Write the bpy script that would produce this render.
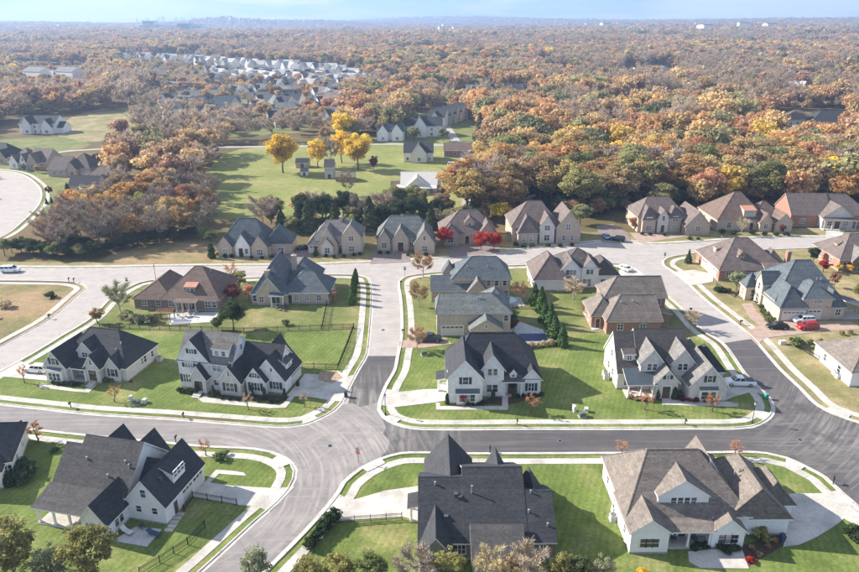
import bpy, bmesh, math, random
import numpy as np
from mathutils import Vector, Matrix
R = math.radians
scene = bpy.context.scene
for o in list(bpy.data.objects):
    bpy.data.objects.remove(o)
col = scene.collection

# ---------------------------------------------------------------- camera, sky, sun, exposure
CAM_H = 66.0
PITCH = 21.299
ROLL = 0.33
cam_data = bpy.data.cameras.new('camera')
cam_data.sensor_width = 36.0
cam_data.lens = 36.0 * 690.0 / 859.0
cam_data.clip_start = 1.0
cam_data.clip_end = 60000.0
cam = bpy.data.objects.new('camera', cam_data)
cam.location = (0, 0, CAM_H)
cam.rotation_euler = (Matrix.Rotation(R(90 - PITCH), 3, 'X') @ Matrix.Rotation(R(-ROLL), 3, 'Z')).to_euler()
col.objects.link(cam)
scene.camera = cam

SUN_ELEV = 30.5
sun_vec = Vector((math.cos(R(SUN_ELEV)) * -math.cos(R(19)), math.cos(R(SUN_ELEV)) * math.sin(R(19)), math.sin(R(SUN_ELEV))))
sd = bpy.data.lights.new('sun', 'SUN')
sd.energy = 5.0
sd.angle = R(0.55)
sd.color = (1.0, 0.93, 0.82)
sun = bpy.data.objects.new('sun', sd)
sun.rotation_euler = (-sun_vec).to_track_quat('-Z', 'Y').to_euler()
sun.location = sun_vec * 300
col.objects.link(sun)

world = bpy.data.worlds.new('World')
scene.world = world
world.use_nodes = True
wn = world.node_tree
wn.nodes.clear()
out = wn.nodes.new('ShaderNodeOutputWorld')
bg = wn.nodes.new('ShaderNodeBackground')
bg.inputs['Strength'].default_value = 0.080
sky = wn.nodes.new('ShaderNodeTexSky')
sky.sky_type = 'NISHITA'
sky.sun_disc = False
sky.sun_elevation = R(SUN_ELEV)
sky.sun_rotation = math.atan2(sun_vec.x, sun_vec.y)
sky.altitude = 15000
sky.air_density = 7.5
sky.dust_density = 0.0
sky.ozone_density = 7.5
tc = wn.nodes.new('ShaderNodeTexCoord')
mp = wn.nodes.new('ShaderNodeMapping')
mp.inputs['Scale'].default_value = (1.6, 1.6, 13.0)
mp.inputs['Location'].default_value = (14.71, -7.45, 18.35)
nz = wn.nodes.new('ShaderNodeTexNoise')
nz.inputs['Scale'].default_value = 1.7
nz.inputs['Detail'].default_value = 7
nz.inputs['Roughness'].default_value = 0.55
cr = wn.nodes.new('ShaderNodeValToRGB')
cr.color_ramp.elements[0].position = 0.47
cr.color_ramp.elements[0].color = (0, 0, 0, 1)
cr.color_ramp.elements[1].position = 0.58
cr.color_ramp.elements[1].color = (1, 1, 1, 1)
mx = wn.nodes.new('ShaderNodeMixRGB')
mx.inputs['Color2'].default_value = (6.4, 6.5, 6.7, 1)
wl = wn.links.new
wl(tc.outputs['Generated'], mp.inputs['Vector'])
wl(mp.outputs['Vector'], nz.inputs['Vector'])
wl(nz.outputs['Fac'], cr.inputs['Fac'])
wl(cr.outputs['Color'], mx.inputs['Fac'])
wl(sky.outputs['Color'], mx.inputs['Color1'])
wl(mx.outputs['Color'], bg.inputs['Color'])
wl(bg.outputs['Background'], out.inputs['Surface'])

vs = scene.view_settings
vs.view_transform = 'Standard'
vs.look = 'None'
vs.gamma = 1.0
vs.use_curve_mapping = False
vs.exposure = 1.2
scene.cycles.use_denoising = True
scene.cycles.max_bounces = 6
scene.cycles.diffuse_bounces = 3
scene.cycles.glossy_bounces = 3
scene.cycles.transmission_bounces = 4
scene.cycles.transparent_max_bounces = 6
scene.cycles.volume_bounces = 0
scene.cycles.sample_clamp_indirect = 6.0

rng = random.Random(7)
nrng = np.random.default_rng(11)

# ---------------------------------------------------------------- materials
MATS = {}
def nodes_of(name):
    m = bpy.data.materials.new(name)
    m.use_nodes = True
    nt = m.node_tree
    return m, nt, nt.nodes['Principled BSDF']

def mat(name, c, rough=0.7, var=0.18, scale=1.5, c2=None, scale2=None, metal=0.0, spec=0.4, bump=0.0, bscale=20.0, stretch=None, fine=0.0, fscale=14.0):
    """procedural surface: base colour broken up by large and small noise, with optional relief"""
    if name in MATS: return MATS[name]
    m, nt, b = nodes_of(name)
    n, l = nt.nodes, nt.links.new
    t = n.new('ShaderNodeTexCoord')
    mpn = n.new('ShaderNodeMapping')
    if stretch: mpn.inputs['Scale'].default_value = stretch
    l(t.outputs['Object'], mpn.inputs['Vector'])
    a = n.new('ShaderNodeTexNoise'); a.inputs['Scale'].default_value = scale; a.inputs['Detail'].default_value = 6; a.inputs['Roughness'].default_value = 0.6
    l(mpn.outputs['Vector'], a.inputs['Vector'])
    rmp = n.new('ShaderNodeValToRGB')
    rmp.color_ramp.elements[0].position = 0.32; rmp.color_ramp.elements[1].position = 0.58
    lo = [max(0, x * (1 - var)) for x in c]; hi = [min(1, x * (1 + var)) for x in (c2 or c)]
    rmp.color_ramp.elements[0].color = (*lo, 1); rmp.color_ramp.elements[1].color = (*hi, 1)
    l(a.outputs['Fac'], rmp.inputs['Fac'])
    last = rmp.outputs['Color']
    if fine:
        f = n.new('ShaderNodeTexNoise'); f.inputs['Scale'].default_value = fscale; f.inputs['Detail'].default_value = 4
        l(mpn.outputs['Vector'], f.inputs['Vector'])
        mr = n.new('ShaderNodeMapRange'); mr.inputs['From Min'].default_value = 0.3; mr.inputs['From Max'].default_value = 0.7
        mr.inputs['To Min'].default_value = 1 - fine; mr.inputs['To Max'].default_value = 1 + fine
        l(f.outputs['Fac'], mr.inputs['Value'])
        mm = n.new('ShaderNodeVectorMath'); mm.operation = 'SCALE'
        l(last, mm.inputs[0]); l(mr.outputs['Result'], mm.inputs['Scale'])
        last = mm.outputs['Vector']
    l(last, b.inputs['Base Color'])
    b.inputs['Roughness'].default_value = rough
    b.inputs['Metallic'].default_value = metal
    b.inputs['Specular IOR Level'].default_value = spec
    if bump:
        bn = n.new('ShaderNodeTexNoise'); bn.inputs['Scale'].default_value = bscale; bn.inputs['Detail'].default_value = 4
        l(mpn.outputs['Vector'], bn.inputs['Vector'])
        bb = n.new('ShaderNodeBump'); bb.inputs['Strength'].default_value = bump; bb.inputs['Distance'].default_value = 0.05
        l(bn.outputs['Fac'], bb.inputs['Height']); l(bb.outputs['Normal'], b.inputs['Normal'])
    MATS[name] = m
    return m

def shingle(name, c, c2=None):
    """asphalt shingles: courses, random tabs and weathering"""
    if name in MATS: return MATS[name]
    m, nt, b = nodes_of(name)
    n, l = nt.nodes, nt.links.new
    t = n.new('ShaderNodeTexCoord')
    a = n.new('ShaderNodeTexNoise'); a.inputs['Scale'].default_value = 0.5; a.inputs['Detail'].default_value = 5
    l(t.outputs['Object'], a.inputs['Vector'])
    f = n.new('ShaderNodeTexNoise'); f.inputs['Scale'].default_value = 4.5; f.inputs['Detail'].default_value = 6; f.inputs['Roughness'].default_value = 0.75
    l(t.outputs['Object'], f.inputs['Vector'])
    # courses along height
    sep = n.new('ShaderNodeSeparateXYZ'); l(t.outputs['Object'], sep.inputs['Vector'])
    w = n.new('ShaderNodeMath'); w.operation = 'MULTIPLY'; w.inputs[1].default_value = 5.6; l(sep.outputs['Z'], w.inputs[0])
    fl = n.new('ShaderNodeMath'); fl.operation = 'FLOOR'; l(w.outputs[0], fl.inputs[0])
    wn1 = n.new('ShaderNodeTexWhiteNoise'); wn1.noise_dimensions = '1D'; l(fl.outputs[0], wn1.inputs['W'])
    cv = n.new('ShaderNodeCombineXYZ'); 
    sx = n.new('ShaderNodeVectorMath'); sx.operation = 'MULTIPLY'; sx.inputs[1].default_value = (2.2, 2.2, 5.6); l(t.outputs['Object'], sx.inputs[0])
    sf = n.new('ShaderNodeVectorMath'); sf.operation = 'FLOOR'; l(sx.outputs[0], sf.inputs[0])
    wn3 = n.new('ShaderNodeTexWhiteNoise'); wn3.noise_dimensions = '3D'; l(sf.outputs[0], wn3.inputs['Vector'])
    def sc(sock, lo, hi, fmin=0.0, fmax=1.0):
        r_ = n.new('ShaderNodeMapRange'); r_.inputs['From Min'].default_value = fmin; r_.inputs['From Max'].default_value = fmax
        r_.inputs['To Min'].default_value = lo; r_.inputs['To Max'].default_value = hi
        l(sock, r_.inputs['Value']); return r_.outputs['Result']
    p = n.new('ShaderNodeMath'); p.operation = 'MULTIPLY'
    l(sc(wn1.outputs['Value'], .9, 1.1), p.inputs[0]); l(sc(wn3.outputs['Value'], .84, 1.16), p.inputs[1])
    p2 = n.new('ShaderNodeMath'); p2.operation = 'MULTIPLY'
    l(p.outputs[0], p2.inputs[0]); l(sc(f.outputs['Fac'], .6, 1.4, .3, .7), p2.inputs[1])
    rmp = n.new('ShaderNodeValToRGB')
    rmp.color_ramp.elements[0].position = .35; rmp.color_ramp.elements[1].position = .65
    c2 = c2 or tuple(x * 1.18 for x in c)
    rmp.color_ramp.elements[0].color = (*c, 1); rmp.color_ramp.elements[1].color = (*c2, 1)
    l(a.outputs['Fac'], rmp.inputs['Fac'])
    mm = n.new('ShaderNodeVectorMath'); mm.operation = 'SCALE'
    l(rmp.outputs['Color'], mm.inputs[0]); l(p2.outputs[0], mm.inputs['Scale'])
    l(mm.outputs['Vector'], b.inputs['Base Color'])
    b.inputs['Roughness'].default_value = 0.85
    b.inputs['Specular IOR Level'].default_value = 0.25
    bb = n.new('ShaderNodeBump'); bb.inputs['Strength'].default_value = .35; bb.inputs['Distance'].default_value = .03
    l(p2.outputs[0], bb.inputs['Height']); l(bb.outputs['Normal'], b.inputs['Normal'])
    MATS[name] = m
    return m

def brick(name, c1, c2, mortar):
    if name in MATS: return MATS[name]
    m, nt, b = nodes_of(name)
    n, l = nt.nodes, nt.links.new
    t = n.new('ShaderNodeTexCoord')
    sep = n.new('ShaderNodeSeparateXYZ'); l(t.outputs['Object'], sep.inputs['Vector'])
    add = n.new('ShaderNodeMath'); add.operation = 'ADD'; l(sep.outputs['X'], add.inputs[0]); l(sep.outputs['Y'], add.inputs[1])
    cmb = n.new('ShaderNodeCombineXYZ'); l(add.outputs[0], cmb.inputs['X']); l(sep.outputs['Z'], cmb.inputs['Y'])
    bt = n.new('ShaderNodeTexBrick'); bt.inputs['Scale'].default_value = 1.0
    bt.inputs['Brick Width'].default_value = .24; bt.inputs['Row Height'].default_value = .09; bt.inputs['Mortar Size'].default_value = .012
    bt.inputs['Color1'].default_value = (*c1, 1); bt.inputs['Color2'].default_value = (*c2, 1); bt.inputs['Mortar'].default_value = (*mortar, 1)
    l(cmb.outputs['Vector'], bt.inputs['Vector'])
    a = n.new('ShaderNodeTexNoise'); a.inputs['Scale'].default_value = 1.3; a.inputs['Detail'].default_value = 6; a.inputs['Roughness'].default_value = .7
    l(t.outputs['Object'], a.inputs['Vector'])
    mr = n.new('ShaderNodeMapRange'); mr.inputs['From Min'].default_value = .3; mr.inputs['From Max'].default_value = .7
    mr.inputs['To Min'].default_value = .82; mr.inputs['To Max'].default_value = 1.18; l(a.outputs['Fac'], mr.inputs['Value'])
    mm = n.new('ShaderNodeVectorMath'); mm.operation = 'SCALE'; l(bt.outputs['Color'], mm.inputs[0]); l(mr.outputs['Result'], mm.inputs['Scale'])
    l(mm.outputs['Vector'], b.inputs['Base Color']); b.inputs['Roughness'].default_value = .85
    MATS[name] = m
    return m

def siding(name, c):
    """painted horizontal lap siding with relief"""
    if name in MATS: return MATS[name]
    m, nt, b = nodes_of(name)
    n, l = nt.nodes, nt.links.new
    t = n.new('ShaderNodeTexCoord')
    sep = n.new('ShaderNodeSeparateXYZ'); l(t.outputs['Object'], sep.inputs['Vector'])
    w = n.new('ShaderNodeMath'); w.operation = 'MULTIPLY'; w.inputs[1].default_value = 5.5; l(sep.outputs['Z'], w.inputs[0])
    fr = n.new('ShaderNodeMath'); fr.operation = 'FRACT'; l(w.outputs[0], fr.inputs[0])
    bb = n.new('ShaderNodeBump'); bb.inputs['Strength'].default_value = .5; bb.inputs['Distance'].default_value = .02
    l(fr.outputs[0], bb.inputs['Height']); l(bb.outputs['Normal'], b.inputs['Normal'])
    a = n.new('ShaderNodeTexNoise'); a.inputs['Scale'].default_value = .9; a.inputs['Detail'].default_value = 5; l(t.outputs['Object'], a.inputs['Vector'])
    mr = n.new('ShaderNodeMapRange'); mr.inputs['From Min'].default_value = .3; mr.inputs['From Max'].default_value = .7
    mr.inputs['To Min'].default_value = .92; mr.inputs['To Max'].default_value = 1.04; l(a.outputs['Fac'], mr.inputs['Value'])
    mm = n.new('ShaderNodeVectorMath'); mm.operation = 'SCALE'; mm.inputs[0].default_value = c; l(mr.outputs['Result'], mm.inputs['Scale'])
    l(mm.outputs['Vector'], b.inputs['Base Color']); b.inputs['Roughness'].default_value = .6
    MATS[name] = m
    return m

# walls
W_SIDING = siding('white_siding', (.80, .79, .77))
W_BRICKWHITE = brick('white_painted_brick', (.78, .77, .74), (.70, .69, .66), (.66, .65, .62))
W_BOARD = siding('cream_board', (.70, .66, .60))
W_GREIGE = brick('greige_stone', (.60, .56, .52), (.50, .465, .43), (.56, .53, .50))
W_TANBRICK = brick('tan_brick', (.46, .36, .28), (.36, .27, .21), (.44, .38, .32))
W_PALEBRICK = brick('pale_brick', (.52, .42, .32), (.42, .33, .25), (.50, .43, .36))
W_REDBRICK = brick('red_brick', (.36, .15, .09), (.28, .11, .07), (.36, .28, .23))
W_BROWNBRICK = brick('brown_brick', (.26, .16, .11), (.19, .115, .08), (.28, .22, .18))
W_GREY = siding('grey_siding', (.42, .43, .43))
W_GREEN = siding('sage_siding', (.26, .29, .26))
W_BLUE = siding('blue_siding', (.16, .24, .30))
# roofs
R_CHAR = shingle('charcoal_shingle', (.040, .042, .048))
R_BROWNGREY = shingle('browngrey_shingle', (.085, .075, .072))
R_DARKGREY = shingle('dark_grey_shingle', (.058, .056, .058), (.072, .069, .07))
R_TAN = shingle('tan_shingle', (.155, .132, .116), (.19, .162, .14))
R_SLATE = shingle('slate_blue_shingle', (.085, .102, .115), (.108, .125, .138))
R_BROWN = shingle('brown_shingle', (.13, .092, .078), (.165, .115, .095))
R_MAUVE = shingle('mauve_brown_shingle', (.128, .102, .095), (.16, .128, .117))
R_GREY = shingle('grey_shingle', (.14, .135, .13), (.18, .172, .165))
R_GREENGREY = shingle('greengrey_shingle', (.115, .125, .125), (.15, .16, .158))
R_METAL = mat('standing_seam_metal', (.10, .12, .14), rough=.4, var=.1, metal=.5)
R_COPPER = mat('rust_metal_roof', (.42, .20, .13), rough=.5, var=.12)
TRIM = mat('white_trim', (.78, .77, .74), rough=.5, var=.05)
TRIM_TAN = mat('tan_trim', (.48, .42, .35), rough=.6, var=.08)
TRIM_DARK = mat('dark_trim', (.07, .07, .07), rough=.6, var=.1)
FRAME = mat('window_frame_paint', (.72, .71, .69), rough=.45, var=.04)
SHUT = mat('shutter_paint', (.045, .05, .055), rough=.5, var=.15)
DOORM = mat('door_wood', (.10, .055, .035), rough=.45, var=.25, stretch=(6, 6, .6))
GDOOR = mat('garage_door_paint', (.62, .58, .52), rough=.5, var=.06)
CONC = mat('concrete', (.43, .405, .37), rough=.9, var=.2, scale=.3, fine=.14, fscale=5)
KERBM = mat('kerb_concrete', (.47, .44, .40), rough=.9, var=.2, scale=.5, fine=.08, fscale=5)
PAVER = mat('brick_paver', (.34, .25, .20), rough=.9, var=.16, scale=.8, fine=.12, fscale=9)
DARKPAVER = mat('dark_paver', (.20, .16, .15), rough=.9, var=.16, scale=.8, fine=.12, fscale=9)
PATIO = mat('patio_slab', (.42, .42, .42), rough=.8, var=.15, scale=1.2, fine=.1)
MULCH = mat('mulch', (.055, .036, .026), rough=1, var=.5, scale=4, fine=.3)
SOIL = mat('bare_soil', (.30, .22, .15), rough=1, var=.3, scale=1.2, fine=.2)
IRON = mat('black_iron', (.02, .02, .021), rough=.45, var=.1)
PLASTIC_G = mat('green_box_paint', (.10, .14, .11), rough=.5, var=.1)
STEEL = mat('galvanised_steel', (.45, .46, .47), rough=.4, var=.08, metal=.6)
POOLW = None

def glass(name, c=(.02, .028, .035), rough=.08, blinds=False):
    m, nt, b = nodes_of(name)
    n, l = nt.nodes, nt.links.new
    t = n.new('ShaderNodeTexCoord')
    a = n.new('ShaderNodeTexNoise'); a.inputs['Scale'].default_value = .8; l(t.outputs['Object'], a.inputs['Vector'])
    rmp = n.new('ShaderNodeValToRGB'); rmp.color_ramp.elements[0].color = (*[x * .6 for x in c], 1); rmp.color_ramp.elements[1].color = (*[x * 1.8 for x in c], 1)
    l(a.outputs['Fac'], rmp.inputs['Fac'])
    oi = n.new('ShaderNodeObjectInfo'); rr = n.new('ShaderNodeValToRGB'); rr.color_ramp.interpolation = 'CONSTANT'
    e_ = rr.color_ramp.elements; e_[0].color = (0, 0, 0, 1); e_[1].position = .55; e_[1].color = (.18, .18, .18, 1); q_ = e_.new(.8); q_.color = (.55, .55, .55, 1)
    l(oi.outputs['Random'], rr.inputs['Fac'])
    mb_ = n.new('ShaderNodeMixRGB'); mb_.inputs['Color2'].default_value = (.42, .42, .40, 1) if blinds else (*c, 1)
    l(rr.outputs['Color'], mb_.inputs['Fac']); l(rmp.outputs['Color'], mb_.inputs['Color1']); l(mb_.outputs['Color'], b.inputs['Base Color'])
    b.inputs['Roughness'].default_value = rough; b.inputs['Specular IOR Level'].default_value = .9
    return m
GLASS = glass('window_glass', blinds=True)
CARGLASS = glass('car_glass', (.015, .018, .02), .05)
POOLW = glass('pool_water', (.03, .28, .42), .05)

# ---------------------------------------------------------------- mesh helpers
def tag(o, label=None, cat=None, group=None, kind=None):
    if label: o['label'] = label
    if cat: o['category'] = cat
    if group: o['group'] = group
    if kind: o['kind'] = kind
    return o

def empty(name, loc=(0, 0, 0), rz=0.0):
    o = bpy.data.objects.new(name, None)
    o.empty_display_size = .5
    o.location = (loc[0], loc[1], loc[2] if len(loc) > 2 else 0)
    o.rotation_euler = (0, 0, rz)
    col.objects.link(o)
    return o

class MB:
    def __init__(s): s.v = []; s.f = []; s.m = []; s.sm = []
    def poly(s, pts, mi=0):
        n = len(s.v); s.v += [tuple(p) for p in pts]; s.f.append(list(range(n, n + len(pts)))); s.m.append(mi); return s
    def box(s, x0, x1, y0, y1, z0, z1, mi=0, top=None):
        n = len(s.v)
        s.v += [(x0, y0, z0), (x1, y0, z0), (x1, y1, z0), (x0, y1, z0), (x0, y0, z1), (x1, y0, z1), (x1, y1, z1), (x0, y1, z1)]
        for q in ((0, 3, 2, 1), (4, 5, 6, 7), (0, 1, 5, 4), (1, 2, 6, 5), (2, 3, 7, 6), (3, 0, 4, 7)):
            s.f.append([n + k for k in q]); s.m.append(mi)
        if top is not None: s.m[-5] = top
        return s
    def loft(s, rings, mi=0, cap=True, closed=True):
        n = len(s.v); k = len(rings[0])
        for r in rings: s.v += [tuple(p) for p in r]
        for i in range(len(rings) - 1):
            for j in range(k if closed else k - 1):
                a = n + i * k + j; b = n + i * k + (j + 1) % k
                s.f.append([a, b, b + k, a + k]); s.m.append(mi)
        if cap:
            s.f.append([n + j for j in range(k)][::-1]); s.m.append(mi)
            s.f.append([n + (len(rings) - 1) * k + j for j in range(k)]); s.m.append(mi)
        return s
    def tube(s, p0, p1, r0, r1=None, k=8, mi=0, cap=True):
        r1 = r0 if r1 is None else r1
        p0 = Vector(p0); p1 = Vector(p1); d = (p1 - p0).normalized()
        a = d.orthogonal().normalized(); b = d.cross(a)
        rings = []
        for p, r in ((p0, r0), (p1, r1)):
            rings.append([p + (a * math.cos(2 * math.pi * j / k) + b * math.sin(2 * math.pi * j / k)) * r for j in range(k)])
        return s.loft(rings, mi, cap)
    def lathe(s, prof, k=12, mi=0, c=(0, 0)):
        rings = [[(c[0] + r * math.cos(2 * math.pi * j / k), c[1] + r * math.sin(2 * math.pi * j / k), z) for j in range(k)] for r, z in prof]
        return s.loft(rings, mi, True)
    def mesh(s, name, mats):
        me = bpy.data.meshes.new(name)
        me.from_pydata(s.v, [], s.f)
        for m_ in (mats if isinstance(mats, (list, tuple)) else [mats]): me.materials.append(m_)
        me.polygons.foreach_set('material_index', s.m)
        me.update()
        return me
    def build(s, name, mats, parent=None, smooth=False):
        me = s.mesh(name, mats)
        if smooth: me.polygons.foreach_set('use_smooth', [True] * len(me.polygons))
        o = bpy.data.objects.new(name, me)
        col.objects.link(o)
        o.parent = parent
        return o

def put(name, me, parent=None, loc=(0, 0, 0), rz=0.0, scale=None):
    o = bpy.data.objects.new(name, me)
    col.objects.link(o)
    o.parent = parent
    o.location = loc
    o.rotation_euler = (0, 0, rz)
    if scale is not None: o.scale = scale if isinstance(scale, (tuple, list)) else (scale,) * 3
    return o

def copy_tree(o, parent=None):
    c = o.copy(); col.objects.link(c); c.parent = parent
    for ch in list(o.children):
        copy_tree(ch, c)
    return c

def smooth_line(pts, step=1.5, closed=False):
    """Catmull-Rom through the points, resampled"""
    P = [Vector((p[0], p[1])) for p in pts]
    n = len(P); res = []
    segs = n if closed else n - 1
    for i in range(segs):
        p1 = P[i]; p2 = P[(i + 1) % n]
        p0 = P[(i - 1) % n] if closed or i > 0 else p1 + (p1 - p2)
        p3 = P[(i + 2) % n] if closed or i + 2 < n else p2 + (p2 - p1)
        d = (p2 - p1).length; k = max(1, int(d / step))
        # centripetal parametrisation keeps tight corners from overshooting
        t0 = 0; t1 = t0 + max(1e-4, (p1 - p0).length ** .5); t2 = t1 + max(1e-4, d ** .5); t3 = t2 + max(1e-4, (p3 - p2).length ** .5)
        for j in range(k):
            t = t1 + (t2 - t1) * j / k
            A1 = p0 * ((t1 - t) / (t1 - t0)) + p1 * ((t - t0) / (t1 - t0))
            A2 = p1 * ((t2 - t) / (t2 - t1)) + p2 * ((t - t1) / (t2 - t1))
            A3 = p2 * ((t3 - t) / (t3 - t2)) + p3 * ((t - t2) / (t3 - t2))
            B1 = A1 * ((t2 - t) / (t2 - t0)) + A2 * ((t - t0) / (t2 - t0))
            B2 = A2 * ((t3 - t) / (t3 - t1)) + A3 * ((t - t1) / (t3 - t1))
            res.append(B1 * ((t2 - t) / (t2 - t1)) + B2 * ((t - t1) / (t2 - t1)))
    if not closed: res.append(P[-1])
    return res

def normals(L, closed=False):
    N = []
    n = len(L)
    for i in range(n):
        a = L[(i - 1) % n] if closed or i > 0 else L[i]
        b = L[(i + 1) % n] if closed or i < n - 1 else L[i]
        d = (b - a)
        d = d.normalized() if d.length > 1e-6 else Vector((1, 0))
        N.append(Vector((-d.y, d.x)))
    return N

def offset(L, d, closed=False):
    return [p + m * d for p, m in zip(L, normals(L, closed))]

def sheet(name, pts, z, m, holes=(), parent=None, kind='structure', thick=0.0):
    """flat polygon, triangulated, optionally with holes and a skirt of depth `thick`"""
    bm = bmesh.new()
    edges = []
    for loop in [pts] + list(holes):
        vs_ = [bm.verts.new((p[0], p[1], z)) for p in loop]
        edges += [bm.edges.new((vs_[i], vs_[(i + 1) % len(vs_)])) for i in range(len(vs_))]
    bmesh.ops.triangle_fill(bm, use_beauty=True, use_dissolve=False, edges=edges)
    for f in bm.faces:
        if f.normal.z < 0: f.normal_flip()
    if thick:
        rim = [e for e in bm.edges if e.is_boundary]
        r_ = bmesh.ops.extrude_edge_only(bm, edges=rim)
        for v in r_['geom']:
            if isinstance(v, bmesh.types.BMVert): v.co.z = z - thick
    bmesh.ops.recalc_face_normals(bm, faces=[f for f in bm.faces if abs(f.normal.z) < .5])
    me = bpy.data.meshes.new(name); bm.to_mesh(me); bm.free()
    me.materials.append(m)
    o = bpy.data.objects.new(name, me); col.objects.link(o); o.parent = parent
    if kind and parent is None: o['kind'] = kind
    return o

# ================================================================ GROUND
def ground_mat():
    m, nt, b = nodes_of('woodland_floor')
    n, l = nt.nodes, nt.links.new
    t = n.new('ShaderNodeTexCoord')
    a = n.new('ShaderNodeTexNoise'); a.inputs['Scale'].default_value = .012; a.inputs['Detail'].default_value = 8; a.inputs['Roughness'].default_value = .65
    l(t.outputs['Object'], a.inputs['Vector'])
    rmp = n.new('ShaderNodeValToRGB')
    e = rmp.color_ramp.elements
    e[0].position = .35; e[0].color = (.085, .075, .035, 1)
    e[1].position = .66; e[1].color = (.20, .135, .075, 1)
    k = e.new(.5); k.color = (.13, .105, .05, 1)
    l(a.outputs['Fac'], rmp.inputs['Fac']); l(rmp.outputs['Color'], b.inputs['Base Color'])
    b.inputs['Roughness'].default_value = 1; b.inputs['Specular IOR Level'].default_value = .1
    return m

def lawn_mat(name, c1, c2, dry, dryamt=.5, stripe=0.0, ang=0.0, sc=.09):
    m, nt, b = nodes_of(name)
    n, l = nt.nodes, nt.links.new
    t = n.new('ShaderNodeTexCoord')
    a = n.new('ShaderNodeTexNoise'); a.inputs['Scale'].default_value = sc; a.inputs['Detail'].default_value = 7; a.inputs['Roughness'].default_value = .68
    l(t.outputs['Object'], a.inputs['Vector'])
    rmp = n.new('ShaderNodeValToRGB')
    e = rmp.color_ramp.elements
    e[0].position = .3; e[0].color = (*c1, 1)
    e[1].position = .9 - .35 * dryamt; e[1].color = (*dry, 1)
    k = e.new(.3 + (.6 - .35 * dryamt) * .55); k.color = (*c2, 1)
    l(a.outputs['Fac'], rmp.inputs['Fac'])
    f = n.new('ShaderNodeTexNoise'); f.inputs['Scale'].default_value = 2.2; f.inputs['Detail'].default_value = 6; f.inputs['Roughness'].default_value = .75
    l(t.outputs['Object'], f.inputs['Vector'])
    mr = n.new('ShaderNodeMapRange'); mr.inputs['From Min'].default_value = .3; mr.inputs['From Max'].default_value = .7
    mr.inputs['To Min'].default_value = .66; mr.inputs['To Max'].default_value = 1.34; l(f.outputs['Fac'], mr.inputs['Value'])
    g = n.new('ShaderNodeTexNoise'); g.inputs['Scale'].default_value = .33; g.inputs['Detail'].default_value = 5; g.inputs['Roughness'].default_value = .7
    l(t.outputs['Object'], g.inputs['Vector'])
    gr = n.new('ShaderNodeMapRange'); gr.inputs['From Min'].default_value = .3; gr.inputs['From Max'].default_value = .7
    gr.inputs['To Min'].default_value = .78; gr.inputs['To Max'].default_value = 1.22; l(g.outputs['Fac'], gr.inputs['Value'])
    gm = n.new('ShaderNodeMath'); gm.operation = 'MULTIPLY'; l(mr.outputs['Result'], gm.inputs[0]); l(gr.outputs['Result'], gm.inputs[1])
    fac = gm.outputs[0]
    if stripe:
        mp_ = n.new('ShaderNodeMapping'); mp_.inputs['Rotation'].default_value = (0, 0, R(ang)); l(t.outputs['Object'], mp_.inputs['Vector'])
        w = n.new('ShaderNodeTexWave'); w.inputs['Scale'].default_value = .32; w.inputs['Distortion'].default_value = 1.2; w.inputs['Detail'].default_value = 2; w.inputs['Detail Scale'].default_value = 1.5
        l(mp_.outputs['Vector'], w.inputs['Vector'])
        m2 = n.new('ShaderNodeMapRange'); m2.inputs['To Min'].default_value = 1 - stripe; m2.inputs['To Max'].default_value = 1 + stripe; l(w.outputs['Fac'], m2.inputs['Value'])
        mu = n.new('ShaderNodeMath'); mu.operation = 'MULTIPLY'; l(fac, mu.inputs[0]); l(m2.outputs['Result'], mu.inputs[1]); fac = mu.outputs[0]
    mm = n.new('ShaderNodeVectorMath'); mm.operation = 'SCALE'; l(rmp.outputs['Color'], mm.inputs[0]); l(fac, mm.inputs['Scale'])
    l(mm.outputs['Vector'], b.inputs['Base Color'])
    b.inputs['Roughness'].default_value = .95; b.inputs['Specular IOR Level'].default_value = .15
    bb = n.new('ShaderNodeBump'); bb.inputs['Strength'].default_value = .5; bb.inputs['Distance'].default_value = .12
    l(f.outputs['Fac'], bb.inputs['Height']); l(bb.outputs['Normal'], b.inputs['Normal'])
    return m

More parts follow.
